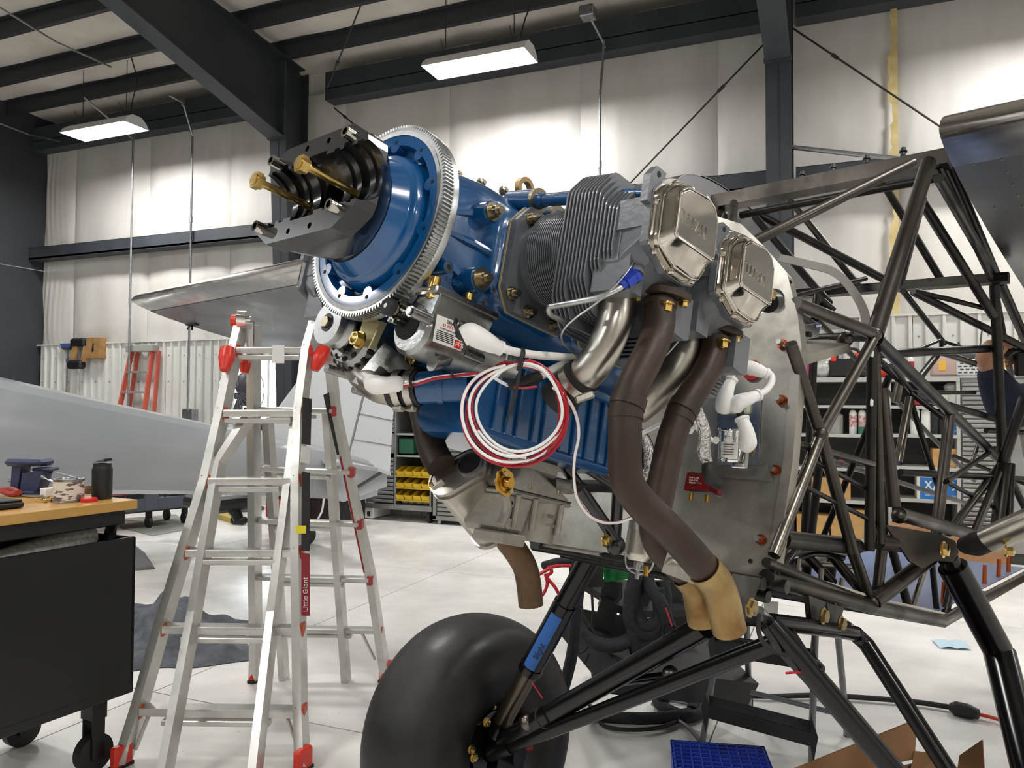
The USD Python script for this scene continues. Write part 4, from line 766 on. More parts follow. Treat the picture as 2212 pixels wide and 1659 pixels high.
T((1893, 733, 'L'), (2165, 1000, 'L'), .0165, TUBED); T((1886, 733, 1.87), (1772, 941, 1.67), .0125, TUBEL); T((1772, 941, 1.67), (1672, 1200, 1.53), .0125, TUBEL)
T((1708, 742, 1.60), (1772, 938, 1.68), .0125); T((1772, 938, 1.68), (1842, 1190, 1.78), .0135)
T((1884, 740, 1.9), (1878, 1190, 1.84), .0120, TUBED); T((1893, 740, 1.93), (1904, 1175, 1.86), .0095); T((1904, 840, 1.95), (1932, 1095, 1.9), .0155); T((1889, 740, 1.91), (1890, 1170, 1.87), .004, TUBEL)
T((1711, 957, 1.62), (1885, 1002, 1.86), .0085, TUBE); T((1733, 1048, 1.62), (1902, 1135, 1.9), .0055, TUBED); T((1752, 993, 1.66), (1895, 1068, 1.92), .0055, TUBED)
T((1920, 815, 1.98), (1770, 1180, 2.4), .009, TUBED); T((1760, 720, 2.4), (1738, 1170, 2.35), .012, TUBED); T((1780, 910, 2.3), (1752, 1160, 2.3), .012, TUBED)
T((2052, 890, 'L'), (2018, 1195, 2.28), .0165, TUBE); T((1942, 1111, 1.95), (2106, 1156, 2.3), .0185, TUBE); T((2160, 1005, 2.75), (2050, 1150, 2.32), .013, TUBE); T((2163, 1008, 2.72), (2104, 1154, 2.32), .012, TUBE)
T((2148, 612, 'L'), (2166, 1000, 'L'), .0175, TUBED); T((2170, 1003, 2.7), (2150, 1180, 2.6), .022, TUBED); T((2185, 1003, 2.7), (2178, 1160, 2.6), .012, TUBED); T((2166, 1000, 2.7), (2212, 860, 2.75), .018, TUBED)
T((1965, 860, 2.5), (2028, 1058, 2.55), .009, TUBED); T((1973, 853, 2.5), (2152, 906, 3.0), .013, TUBED); T((1968, 850, 2.5), (2045, 908, 2.45), .009, TUBED); T((1968, 848, 2.5), (2105, 848, 2.9), .0075, TUBED); T((1965, 860, 2.5), (1940, 1000, 2.4), .013, TUBEL)
T((1948, 800, 2.45), (1935, 870, 2.45), .013, TUBEL); T((1925, 790, 2.3), (1968, 845, 2.5), .008, TUBED); T((1905, 792, 2.4), (1944, 823, 2.4), .008, TUBED)
T((1945, 1020, 2.4), (2138, 1030, 2.65), .0105, TUBED); T((2045, 1040, 2.3), (2150, 968, 2.8), .008, TUBED); T((2042, 1040, 2.35), (2210, 1130, 2.9), .007, TUBED); T((1890, 770, 2.5), (1950, 820, 2.6), .009, TUBED); T((2112, 960, 2.8), (2100, 1000, 2.8), .007, TUBEL)
T((1895, 765, 2.5), (2160, 752, 2.95), .0145, TUBED); T((1960, 765, 2.7), (2030, 735, 2.9), .006, TUBED); T((2040, 738, 2.9), (2110, 760, 2.9), .006, TUBED); T((2033, 738, 2.9), (2034, 762, 2.9), .007, TUBED); T((2028, 762, 2.9), (1985, 818, 2.7), .012, TUBE); T((2035, 762, 2.9), (2105, 785, 3.0), .012, TUBE)
T((2175, 1020, 2.9), (2230, 1130, 3.0), .012, TUBED); T((2160, 1030, 2.9), (2230, 1035, 3.0), .008, TUBED); T((2175, 860, 3.1), (2230, 885, 3.1), .012, TUBE); T((2130, 930, 3.0), (2230, 935, 3.1), .01, TUBED); T((2060, 985, 2.9), (2230, 1052, 3.2), .008, TUBED)
# bottom: lower longerons, cross tubes, floor
lo = [ep(1655, 1248, 'y', .31), ep(1880, 1310, 'y', .345), ep(2036, 1342, 'y', .36), ep(2230, 1236, 'y', .36)]
for a, b in zip(lo, lo[1:]): part(FU, 'tube', [cyl(a, b, .0175, n=14), sph(b, .0175, 1)], TUBE)
lr = [A_([p[0], -p[1] * .93, p[2]]) for p in lo]
for a, b in zip(lr, lr[1:]): part(FU, 'tube', [cyl(a, b, .0175, n=12), sph(b, .0175, 1)], TUBED)
for x, z in ((-.885, -.452), (-1.15, -.458), (-1.42, -.466), (-2.07, -.478), (-2.7, -.36)): part(FU, 'cross_tube', cyl((x, -.32, z), (x, .34, z), .014, n=12), TUBED)
T((1655, 1215, 1.52), (1885, 1305, 1.9), .010, TUBE); T((1200, 1180, 1.95), (1650, 1262, 1.52), .013, TUBED); T((1215, 1195, 1.97), (1660, 1290, 1.55), .012, TUBED)
fp_ = [ep(1662, 1222, 'y', .30), ep(1880, 1290, 'y', .33), ep(2036, 1325, 'y', .345)]
for a, b in zip(fp_, fp_[1:]): part(FU, 'floor_strip', bx((a + b) / 2, (np.linalg.norm(b - a), .03, .006), x=b - a, z=Z_), mat('alu_strip' + str(len(used)), hx('cfc9ba'), .5, metal=.5))
part(FU, 'floor_panel', [bx((-1.75, 0, -.458), (.7, .62, .004)), bx((-1.12, 0, -.448), (.45, .6, .004))], mat('floor_board', hx('4c443c'), .6, metal=.2))
FILM = mat('blue_film', hx('7f93c0'), .35, coat=.2)
ra = [lo[2] + Z_ * .012 - Y_ * .03, lo[3] + Z_ * .012 - Y_ * .03]
part(FU, 'rear_floor_sheet', hull([p - Y_ * q + Z_ * w for p in ra for q in (0, .6) for w in (0, .003)]), FILM, label='floor sheet under blue protective film')
for t in (.15, .35, .55, .72, .85): p = ra[0] * (1 - t) + ra[1] * t - Y_ * .02; part(FU, 'stud', cyl(p, p + Z_ * .07, .008, n=8), COPPER)
for px, py in ((1722, 1243), (1772, 1262), (1817, 1282), (1862, 1300)): p = ep(px, py, 'y', .315); part(FU, 'tab', cyl(p, p + Z_ * .035, .006, n=8), TUBEL)
T((1888, 1300, 1.88), (2010, 1205, 1.98), .019, TUBE); T((1880, 1300, 1.9), (1770, 1168, 1.9), .0125, TUBED); T((1882, 1302, 1.9), (1838, 1180, 1.78), .0135, TUBE); T((1893, 1300, 1.92), (1906, 1180, 1.9), .013, TUBE); T((1898, 1170, 1.87), (2035, 1186, 1.965), .019, TUBE)
T((1968, 1320, 2.2), (2008, 1200, 2.25), .008, TUBEL); T((1965, 1320, 2.2), (1925, 1180, 2.2), .012, TUBED); T((2025, 1335, 2.4), (2010, 1180, 2.35), .009, TUBED); T((2040, 1335, 2.4), (2065, 1210, 2.5), .013, TUBED); T((1900, 1290, 2.1), (1990, 1230, 2.3), .012, TUBED)
T((1690, 1165, 1.6), (1850, 1180, 1.85), .019, TUBED); T((1672, 1240, 1.55), (1720, 1170, 1.75), .010, TUBED); T((1690, 1260, 1.6), (1730, 1185, 1.85), .008, TUBED); T((1710, 1165, 1.9), (1800, 1260, 1.9), .012, TUBED); T((1700, 1215, 1.9), (1860, 1225, 2.1), .008, TUBEL); T((1750, 1190, 2.0), (1810, 1196, 2.0), .007, TUBEL); T((1745, 1195, 2.0), (1740, 1265, 2.0), .012, TUBED); T((1800, 1190, 2.1), (1790, 1270, 2.1), .014, TUBED)
part(FU, 'control_hoop', tube([Q(1700, 1235, 1.7), Q(1715, 1212, 1.72), Q(1740, 1198, 1.75), Q(1780, 1196, 1.8), Q(1820, 1205, 1.85)], .008, 10, smooth=5), GEARB)
# shock bracket ears
for dy in (-.012, .022): part(FU, 'shock_bracket', ext(Polygon([(-.14, .028), (-.02, .03), (.02, .022), (.03, 0), (.02, -.022), (-.02, -.026), (-.05, -.05), (-.08, -.04)]).buffer(.004), .008, ep(2037, 1187, 'y', .45 + dy), unit(ep(2037, 1187, 'y', .45) - ep(1990, 1178, 'y', .41)), Z_), TUBE)
p = ep(2036, 1187, 'y', .487); part(FU, 'shock_bolt', bolt(p, Y_, .014, .010), GOLD)
# gear pivot brackets
for px, py in ((1620, 1312), (1777, 1330), (1815, 1347)):
    p = ep(px, py, 'y', .345); part(FU, 'pivot_bracket', ext(Polygon([(-.055, .05), (.055, .05), (.022, -.012), (0, -.024), (-.022, -.012)]).buffer(.004), .012, p - Y_ * .012, X_, Z_), TUBED); part(FU, 'pivot_bolt', bolt(p, Y_, .0125, .008), mat('dull_gold' + str(len(used)), hx('94815a'), .35, metal=1))
part(FU, 'rod_end', [cyl(ep(1640, 1320, 'y', .33), ep(1665, 1345, 'y', .33), .010, n=12)], ALU)
part(FU, 'rod_end', [cyl(ep(1830, 1350, 'y', .33), ep(1850, 1366, 'y', .33), .010, n=12)], ALU)
# arch of the instrument panel, shelf with a small avionics box
arch = [ep(*p, 'x', -1.22) for p in ((1684, 557), (1738, 569), (1802, 588), (1842, 628), (1866, 672), (1873, 712))]
part(FU, 'panel_arch', sweep(smoothpath(arch, 6), [(-.003, -.010), (.003, -.010), (.003, .010), (-.003, .010)]), mat('arch_grey', hx('7d7a74'), .5, metal=.6), label='curved panel arch strip')
sh_ = [Q(1690, 745, 1.62), Q(1738, 767, 1.66), Q(1835, 741, 1.85), Q(1790, 733, 1.95), Q(1695, 735, 1.9)]
part(FU, 'avionics_shelf', [hull([q + Z_ * d for q in sh_ for d in (0, -.003)]), hull([q + Z_ * d + Y_ * e for q in sh_[1:3] for d in (0, -.022) for e in (0, .003)])], FWS, label='bright sheet shelf')
b0, b1 = Q(1718, 738, 1.72), Q(1769, 728, 1.80)
bd = unit(b1 - b0); bn = unit(np.cross(bd, Z_)); bn = bn if bn[1] > 0 else -bn
part(FU, 'avionics_box', hull([b0 + bd * u + Z_ * v - bn * w for u in (-.03, np.linalg.norm(b1 - b0)) for v in (0, .034) for w in (0, .09)]), ALU, label='small metal avionics box')
part(FU, 'box_badge', ext(sbox(0, 0, .021, .009), .0006, b1 - bd * .023 + Z_ * .023 + bn * .0008, bd, unit(Z_)), mat('badge_blue', hx('3a62b0'), .4)); part(FU, 'box_lettering', text('GARMIN', .0048, b1 - bd * .0222 + Z_ * .025 + bn * .0016, bd, Z_, .0004, True), LABELW)
part(FU, 'box_connector', rbx((b0 + b1) / 2 + Z_ * .012 + bn * .004, (.014, .008, .012), .002), BLACKP)
for px, py, d in ((1884, 764, 1.88), (1883, 870, 1.86)): part(FU, 'clip', rbx(Q(px, py, d), (.012, .006, .018), .003), WHITEP)
for (px, py, d) in ((1930, 1170, 1.95), (1826, 733, 1.85), (1942, 1115, 1.95)): part(FU, 'weld_bead', sph(Q(px, py, d), .0185, 2), TUBE)
for px, py, d in ((1890, 722, 1.875), (1772, 940, 1.668), (2165, 1000, 2.88), (1885, 1300, 1.88)): part(FU, 'weld_bead', sph(Q(px, py, d), .0165, 2), TUBE)
# window-frame tube past the door and rear tubes out of the frame
T((2050, 352, 2.34), (2160, 610, 'L'), .014, TUBED)
for dy in (.36, -.36):
    part(FU, 'tube', cyl((-1.65, dy, .83), (-2.4, dy, .74), .0125, n=10), TUBED); part(FU, 'tube', cyl((-2.4, dy, .74), (-4.6, dy * .4, .35), .0125, n=10), TUBED)
    part(FU, 'tube', cyl(lo[3] * (1, 1 if dy > 0 else -1, 1), (-4.6, dy * .4, .05), .0125, n=10), TUBED); part(FU, 'tube', cyl((-2.67, dy, .126), (-4.6, dy * .4, .2), .0125, n=10), TUBED)
# ---- firewall
def fwpoly(k=0):
    P = [(.307, -.438), (.322, -.21), (.319, .03), (.305, .099), (.273, .197), (.213, .268), (.156, .327), (.08, .362)]; return Polygon(P + [(-y, z) for y, z in P[::-1]]).buffer(k)
FW = part(FU, 'firewall', [ext(fwpoly(), .003, (-.872, 0, 0), (0, 1, 0), (0, 0, 1)), ext(fwpoly(.012).difference(fwpoly(.004)), .03, (-.902, 0, 0), (0, 1, 0), (0, 0, 1))], FWS, label='scuffed metal firewall sheet with an arched top', smooth=20)
part(FW, 'edge_channel', ext(fwpoly(.014).difference(fwpoly(-.006)), .006, (-.87, 0, 0), (0, 1, 0), (0, 0, 1)), FWS)
fx = lambda px, py, d=0.0: ep(px, py, 'x', -.868 + d)
for px, py in ((1692, 745), (1689, 865), (1676, 1016), (1645, 1166)):
    p = fx(px, py); part(FW, 'stand_off_bolt', [cyl(p - X_ * .002, p + X_ * .026, .0055, n=12)], ALU); part(FW, 'copper_nut', [hexn(p + X_ * .001, X_, .0095, .009), cyl(p + X_ * .0, p + X_ * .006, .011, n=14)], COPPER)
p = fx(1672, 648); part(FW, 'grommet', [lathe([(.010, 0), (.022, 0), (.024, .005), (.022, .012), (.010, .012)], p, X_, 24)], RUBB)
for px, py in ((1621, 1212), (1700, 648), (1706, 610)): p = fx(px, py); part(FW, 'rivet_hole', cyl(p, p + X_ * .0015, .0045, n=12), DARKH)
part(FW, 'slot', hull([fx(*q) + X_ * d for q in ((1510, 1187), (1527, 1187), (1533, 1197), (1517, 1197)) for d in (0, .0012)]), DARKH)
bk = [fx(1548, 1001), fx(1658, 1003), fx(1672, 1040), fx(1540, 1030)]
part(FW, 'doubler_plate', hull([q + X_ * d for q in bk for d in (.001, .003)]), FWS)
part(FW, 'equipment_plate', [hull([q + X_ * d for q in (fx(1555, 842), fx(1645, 858), fx(1640, 1000), fx(1548, 1000)) for d in (.002, .004)]), hull([q + X_ * d for q in (fx(1548, 998), fx(1640, 998), fx(1655, 1006), fx(1560, 1008)) for d in (.004, .018)])], ALU, label='bright equipment plate')
for px, py in ((1574, 1017), (1630, 1019)): part(FW, 'blind_nut', cyl(fx(px, py), fx(px, py) + X_ * .004, .006, n=12), ALU)
p = fx(1621, 975); part(FW, 'plate_bolt', bolt(p + X_ * .004, X_, .008, .007), CADM)
part(FW, 'sensor_block', rbx(fx(1590, 880) + X_ * .008, (.014, .07, .03), .003), mat('pale_green_plastic', hx('b9c3a4'), .5))
part(FW, 'bottom_flange', [hull([(x, y, z) for x in (-.87, -.845) for y in (-.29, .30) for z in (-.438, -.442)])], FWS)
# ---- wings
WZ = .828
def airfoil(n=26):
    P = []
    for t in np.linspace(0, math.pi, n):
        u = (1 - math.cos(t)) / 2; yt = .6 * (.2969 * math.sqrt(u) - .126 * u - .3516 * u**2 + .2843 * u**3 - .1036 * u**4); P.append((u, yt))
    up = [(u, y * 1.35 + .02 * math.sin(math.pi * u)) for u, y in P]; lo_ = [(u, -y * .45) for u, y in P]; return up, lo_
up_, lo_a = airfoil()
def wing(s, y0, y1, label):
    w = thing('wing', label, 'aircraft wing', at=(-1.45, s * y0, WZ), air=True); ch = 1.62
    P3 = lambda u, v, y: A_([-1.447 - u * ch, s * y, WZ + v * ch])
    def strip(pts, nm, mt, th=.004, lab=None):
        m = grid(lambda a, b: P3(*(A_(pts[min(int(a * (len(pts) - 1)), len(pts) - 2)]) + (A_(pts[min(int(a * (len(pts) - 1)) + 1, len(pts) - 1)]) - A_(pts[min(int(a * (len(pts) - 1)), len(pts) - 2)])) * (a * (len(pts) - 1) - min(int(a * (len(pts) - 1)), len(pts) - 2))), y0 + (y1 - y0) * b), len(pts) - 1, 4, thick=th)
        part(w, nm, m, mt, lab, smooth=40)
    k = 6
    le = [p for p in lo_a[:k][::-1]] + [p for p in up_[1:k]]
    strip(le, 'leading_edge', LESKIN, .003, 'polished leading edge skin')
    seg = [(0, .48), (.485, 1)]
    low = lo_a[k - 1:]; upp = up_[k - 1:]
    strip(low, 'lower_skin', SKIN, .003, 'lower wing skin'); strip(upp[::-1], 'upper_skin', SKIN, .003)
    for y in (y0 + .004, y1 - .004): part(w, 'end_rib', ext(Polygon([(u * ch, v * ch) for u, v in up_ + lo_a[::-1]]).buffer(-.003), .003, (-1.447, s * y - .0015, WZ), (-1, 0, 0), (0, 0, 1)), SKIN)
    rv = []
    for y in np.arange(y0 + .05, min(y1, y0 + 4.6), .16):
        for u in (.10, .27, .62): 
            v = np.interp(u, [p[0] for p in lo_a], [p[1] for p in lo_a]); rv.append(cyl(P3(u, v - .002, y), P3(u, v + .001, y), .004, n=6))
    for u in np.arange(.1, .95, .045): v = np.interp(u, [p[0] for p in lo_a], [p[1] for p in lo_a]); rv.append(cyl(P3(u, v - .002, y0 + .12), P3(u, v + .001, y0 + .12), .004, n=6))
    part(w, 'rivets', rv, CADM, kind='stuff'); return w
wing(1, .41, 5.0, 'bare metal left wing at the upper right edge, its polished leading edge uppermost')
w2 = wing(-1, .41, 5.0, 'long grey right wing seen from below, reaching out behind the ladder')
p = ep(415, 697, 'z', WZ - .03); part(w2, 'hinge_bracket', [rbx(p, (.05, .13, .05), .008), cyl(p + Y_ * .05, p + Y_ * .09 - Z_ * .0, .03, n=10), cyl(p - Z_ * .06 + Y_ * .03, p, .008, n=6), cyl(p - Z_ * .05 - Y_ * .05, p, .008, n=6)], BLACKP, label='black bracket under the wing')
# ---- landing gear
AXR, AXL = A_([-1.255, -.76, -1.055]), A_([-1.27, .84, -1.06])
def wheel(ax, lab, s):
    t = thing('tundra_tire', lab, 'aircraft wheel', at=ax, air=True); wd_ = unit(A_([0, s, -.04])); R = .368; hw = .135
    pr_ = [(.115, -.10), (.128, -.118), (.165, -.142), (.225, -.160), (.29, -.150), (.335, -.122), (.358, -.075), (R, -.03), (R, .03), (.358, .075), (.335, .122), (.29, .150), (.225, .160), (.165, .142), (.128, .118), (.115, .10)]
    q = smoothpath(A_([(a, b, 0) for a, b in pr_]), 4)[:, :2]
    part(t, 'tire', lathe([tuple(v) for v in q] + [(.112, .09), (.112, -.09), tuple(q[0])], ax, wd_, 72), mat('tire_rubber' + str(len(used)), hx('161615'), .5, c2=hx('242321'), scale=6, detail=6, lo=.45, hi=.75, rvar=.15, bump=.06, bscale=40), label='smooth fat black tire', smooth=50)
    rim = part(t, 'rim', [lathe([(.06, -.03), (.112, -.10), (.122, -.105), (.122, -.098), (.108, -.085), (.10, .0), (.108, .085), (.122, .098), (.122, .105), (.112, .10), (.06, .03), (.06, -.03)], ax, wd_, 40)], BLACKM)
    u, v = perp(wd_)
    for k in range(9):
        a = 2 * math.pi * k / 9; d = u * math.cos(a) + v * math.sin(a); part(rim, 'spoke', bx(ax + d * .082 + wd_ * s * 0, (.05, .018, .02), x=d, z=wd_), BLACKM)
    part(t, 'hub', [lathe([(.001, -.07), (.045, -.06), (.055, -.03), (.055, .03), (.045, .06), (.001, .07)], ax, wd_, 24)], BLACKM)
    part(t, 'brake_disc', [lathe([(.055, -.096), (.098, -.096), (.098, -.090), (.055, -.090), (.055, -.096)], ax, wd_, 40)], mat('brake_disc_dark' + str(len(used)), hx('55555a'), .35, metal=1))
    for k in range(10): a = 2 * math.pi * k / 10; c = ax + (u * math.cos(a) + v * math.sin(a)) * .115 - wd_ * .106; part(rim, 'rim_bolt', bolt(c, -wd_, .005, .005), CADM)
    return t
wheel(AXR, 'fat smooth black tundra tire standing under the engine', -1); wheel(AXL, 'second tundra tire at the lower right, outside the picture', 1)
def leg(s, ax, pts, lab):
    g = thing('landing_gear', lab, 'landing gear', at=ax, air=True); P1, P2, SH = pts
    return g
# left gear
GL = thing('landing_gear', 'glossy black landing gear legs and shock strut at the lower right', 'landing gear', at=AXL, air=True)
l1 = [ep(1660, 1345, 'y', .335), AXL + (.03, -.06, 0)]; l2 = [ep(1740, 1352, 'y', .25), ep(1846, 1368, 'y', .335), ep(1872, 1392, 'y', .352), AXL + (-.03, -.06, 0)]
part(GL, 'front_leg', tube([l1[0], l1[0] * .92 + l1[1] * .08, l1[0] * .84 + l1[1] * .16, l1[1]], [.020, .024, .0215, .0215], 20), GEARB); part(GL, 'rear_leg', tube(l2[1:], .0185, 18), GEARB)
part(GL, 'cross_leg', tube([ep(1655, 1342, 'y', .30), ep(1740, 1352, 'y', .33), l2[1]], .017, 16), GEARB); part(GL, 'gusset', hull([l1[0] * a + l1[1] * (1 - a) + Y_ * d for a in (.93, .72) for d in (-.006, .004)] + [ep(1715, 1358, 'y', .335)]), GEARB)
b0, b1 = l1[0] * .45 + l1[1] * .55, l2[3] * .58 + l2[2] * .42; part(GL, 'brace_plate', bx((b0 + b1) / 2, (np.linalg.norm(b1 - b0), .035, .03), x=b1 - b0, z=Y_), TUBEL)
st_, sb_ = ep(2040, 1192, 'y', .46), ep(2240, 1560, 'y', .61); sd_ = unit(sb_ - st_)
sk = part(GL, 'shock_strut', [cyl(st_ + sd_ * .02, st_ + sd_ * .05, .024, n=20), cyl(st_ + sd_ * .045, st_ + sd_ * .30, .035, n=28)], GEARB, label='thick black shock strut'); part(sk, 'lower_tube', [cyl(st_ + sd_ * .30, st_ + sd_ * .315, .031, n=24), cyl(st_ + sd_ * .315, AXL + Y_ * -.06, .0375, .034, n=24)], GEARB)
def zt(g, c, d, r, tail=None):
    d = unit(d); part(g, 'cable_tie', ring_sweep([c - d * .003, c + d * .003], r + .0025, r, 18), RUBB)
    if tail is not None: part(g, 'tie_tail', cyl(*tail, .0022, n=6), WREDM)
c = l1[0] * .82 + l1[1] * .18
zt(GL, Q(1750, 1445, 1.5), l1[1] - l1[0], .022, (Q(1752, 1450, 1.47), Q(1698, 1454, 1.44)))
part(GL, 'brake_line', tube([Q(1640, 1325, 1.45), Q(1640, 1370, 1.44), Q(1668, 1405, 1.45), Q(1720, 1418, 1.47), Q(1768, 1432, 1.47), Q(1778, 1445, 1.46), Q(1765, 1450, 1.46)], .0045, 8, smooth=6), RUBB)
# right gear
GR = thing('landing_gear', 'black landing gear legs and blue-taped shock strut above the big tire', 'landing gear', at=AXR, air=True)
ri = AXR + (0, .15, 0.01)
def at_d(px, py, d): return Q(px, py, d)
ft, fb = Q(1275, 1205, 2.10), Q(1092, 1545, 2.28); fd = unit(fb - ft); Lf = np.linalg.norm(fb - ft)
FK = part(GR, 'shock_strut', [cyl(ft - fd * .05, ft + fd * Lf * .27, .030, n=24), cyl(ft + fd * Lf * .27, ft + fd * Lf * .66, .0335, n=24), cyl(ft + fd * Lf * .66, ft + fd * Lf * .70, .0355, n=24)], GEARB, label='black shock strut')
part(FK, 'stanchion', cyl(ft + fd * Lf * .69, fb + fd * .03, .0285, n=24), GEARS, label='bronze-grey lower tube'); part(FK, 'lower_clamp', [cyl(fb + fd * .02, fb + fd * .07, .033, n=20)], GEARB)
tpn = ft + fd * Lf * .47; view = unit(w2e(CAM) - tpn); sdv = unit(np.cross(fd, view)); vv = np.cross(sdv, fd)
def tapef(u, v): a = math.radians(-20 + 62 * u); return tpn + fd * (-.085 + .19 * v) + (vv * math.cos(a) + sdv * math.sin(a)) * .0342
TP = part(FK, 'masking_tape', grid(tapef, 10, 2), mat('painters_tape', hx('2a62ae'), .6), label='blue masking tape')
wr_o = tpn + fd * .045 + vv * .0349 - sdv * .006
part(FK, 'handwriting', text('Right', .016, wr_o + fd * .02, -fd, np.cross(vv, -fd), .0004), INK)
t1a, t1b = Q(1500, 1366, 1.72), Q(1140, 1570, 2.12); t2a, t2b = Q(1688, 1382, 1.55), Q(1105, 1612, 2.17)
part(GR, 'front_leg', [cyl(t1a + (t1a - t1b) * .05, t1b, .0265, n=20), cyl(t1b, Q(1088, 1600, 2.2), .024, n=18)], GEARB); part(GR, 'rear_leg', [cyl(t2a, t2b, .0185, n=18), cyl(t2b, Q(1060, 1628, 2.22), .022, n=16)], GEARB)
part(GR, 'stay_tube', [cyl(Q(1445, 1458, 1.8), Q(1320, 1474, 1.95), .012, n=12)], GEARB); part(GR, 'weld_bead', [sph(Q(1448, 1455, 1.79), .02, 2), sph(Q(1140, 1562, 2.1), .022, 2)], TUBEL)
part(GR, 'axle', cyl(AXR + Y_ * .20, AXR, .03, n=20), GEARB); part(GR, 'axle_clamp', [hull([ri + A_([a * .06, b, c * .06]) for a in (-1, 1) for b in (-.02, .02) for c in (-1, 1)]), cyl(Q(1088, 1600, 2.2), ri, .022, n=12), cyl(fb + fd * .05, ri, .03, n=16)], GEARB)
for q_ in (Q(1050, 1560, 2.18), Q(1017, 1618, 2.2), Q(1022, 1636, 2.2)): part(GR, 'axle_bolt', bolt(q_, Y_, .009, .008), GOLD)
part(GR, 'caliper', rbx(AXR + (-.09, .13, .03), (.06, .05, .08), .008), mat('caliper_red', hx('8e1f1f'), .4))
zt(GR, Q(1452, 1376, 1.78), t1b - t1a, .027, (Q(1452, 1352, 1.74), Q(1438, 1312, 1.74))); zt(GR, Q(1176, 1550, 2.05), t1b - t1a, .027, (Q(1172, 1508, 2.03), Q(1150, 1475, 2.03)))
# ================================================================ things hung on the firewall and the engine
FOIL = mat('foil_sleeve', hx('d4d3cf'), .18, metal=1, bump=.8, bscale=150)
PCBR = mat('red_anodised', hx('7d1519'), .35, metal=.3, coat=.3)
# master contactor
c = fx(1590, 965, .045)
ct = thing('contactor', 'bright metal master contactor can on the firewall with a white data label', 'relay', at=c, air=True)
ca_, cb_ = Q(1575, 925, 1.52), Q(1573, 996, 1.52); dd = unit(cb_ - ca_)
part(ct, 'can', [lathe([(.001, 0), (.0205, 0), (.0215, .003), (.0195, .006), (.0195, .058), (.021, .060), (.020, .064), (.001, .064)], ca_, dd, 32)], CHROME)
lw = []
for k in range(9):
    pass
vz = unit(w2e(CAM) - ca_); sx = unit(np.cross(dd, vz)); vz = np.cross(sx, dd)
def labf(u, v): a = math.radians(-48 + 92 * u); return ca_ + dd * (.056 - .030 * v) + (vz * math.cos(a) + sx * math.sin(a)) * .0200
lb = grid(labf, 10, 1); 
if lb.face_normals.mean(0) @ vz < 0: lb.invert()
part(ct, 'data_label', lb, LABELW)
lm = ca_ + dd * .047 + vz * .0203; tx = sx if sx @ (Q(1600, 960, 1.5) - Q(1550, 960, 1.5)) > 0 else -sx
for k in range(5): part(ct, 'label_print', bx(ca_ + dd * (.030 + .0048 * k) + vz * .0202, (.020 - .002 * (k % 2), .0012, .0006), x=tx, z=vz), INK)
for px, py in ((1547, 950), (1576, 950)): p = Q(px, py, 1.495); part(ct, 'terminal_nut', [hexn(p, vz, .007, .006), cyl(p, p + vz * .012, .0035, n=10)], CHROME)
part(ct, 'foot_bracket', rbx(Q(1600, 985, 1.55), (.012, .03, .05), .002), CHROME)
def boot(name, pts, rads, lab, extra=None):
    t = thing('terminal_boot', lab, 'cable boot', at=Q(*pts[0]), air=True); part(t, 'boot', tube([Q(*p) for p in pts], rads, 18, smooth=5), WHITEP)
    a, b = Q(*pts[-2]), Q(*pts[-1]); d = unit(b - a); part(t, 'boot_lip', ring_sweep([b - d * .003, b + d * .002], rads[-1] * 1.25, rads[-1] * .6, 16), WHITEP)
    if extra: part(t, 'cable', tube([Q(*p) for p in extra[0]], extra[1], 12, smooth=6), extra[2])
    return t
boot('b', [(1563, 884, 1.50), (1565, 868, 1.49), (1570, 845, 1.49), (1581, 820, 1.50)], [.0155, .0165, .0135, .0095], 'upright white cable boot nearest the rear exhaust pipe', ([(1580, 824, 1.5), (1584, 805, 1.51), (1578, 788, 1.52), (1560, 780, 1.54)], .0042, WWHT))
boot('b', [(1590, 882, 1.49), (1594, 870, 1.48), (1615, 862, 1.48), (1638, 853, 1.49)], [.013, .0155, .013, .0095], 'white cable boot lying sideways below the looping cable', ([(1632, 854, 1.49), (1655, 843, 1.50), (1668, 822, 1.51), (1664, 808, 1.52), (1650, 803, 1.53)], .0062, WWHT))
boot('b', [(1614, 793, 1.55), (1622, 795, 1.53), (1640, 801, 1.52), (1656, 808, 1.52)], [.012, .0145, .013, .0095], 'topmost white cable boot on a red rubber base by the firewall edge')
boot('b', [(1611, 962, 1.49), (1616, 955, 1.48), (1612, 930, 1.48), (1603, 905, 1.49)], [.016, .0165, .014, .0115], 'bent white cable boot at the right of the contactor can', ([(1602, 902, 1.49), (1597, 886, 1.49)], .0075, RUBB))
single('rubber_base', lathe([(.001, 0), (.022, 0), (.022, .004), (.012, .007), (.001, .007)], e2w(fx(1625, 800, .003)), EX, 24), mat('red_rubber', hx('b0242c'), .6), 'flat red rubber base under the topmost white boot', 'rubber base')
# voltage sensor, a small red plate
q0, q1, q2, q3 = fx(1485, 1020, .05), fx(1533, 1022, .05), fx(1548, 1070, .05), fx(1477, 1058, .05)
vs = thing('sensor_box', 'small dark red sensor box with gold terminals under the contactor', 'electronic sensor', at=q3, air=True)
part(vs, 'case', hull([q + X_ * d for q in (q0, q1, fx(1531, 1060, .05), q3) for d in (0, -.022)]), PCBR); part(vs, 'lip', hull([q + X_ * d + Z_ * e for q in (q3, fx(1548, 1070, .05)) for d in (.001, -.03) for e in (0, -.002)]), ALU)
part(vs, 'side_panel', hull([q + X_ * d for q in (q1, fx(1531, 1060, .05), fx(1548, 1069, .05), fx(1546, 1040, .05)) for d in (-.004, -.022)]), PCBR)
ex_ = unit(q1 - q0)
for px, py in ((1496, 1022), (1510, 1024), (1483, 1040), (1512, 1042), (1496, 1054)): p = fx(px, py, .051); part(vs, 'screw', cyl(p, p + X_ * .002, .003, n=10), CADM)
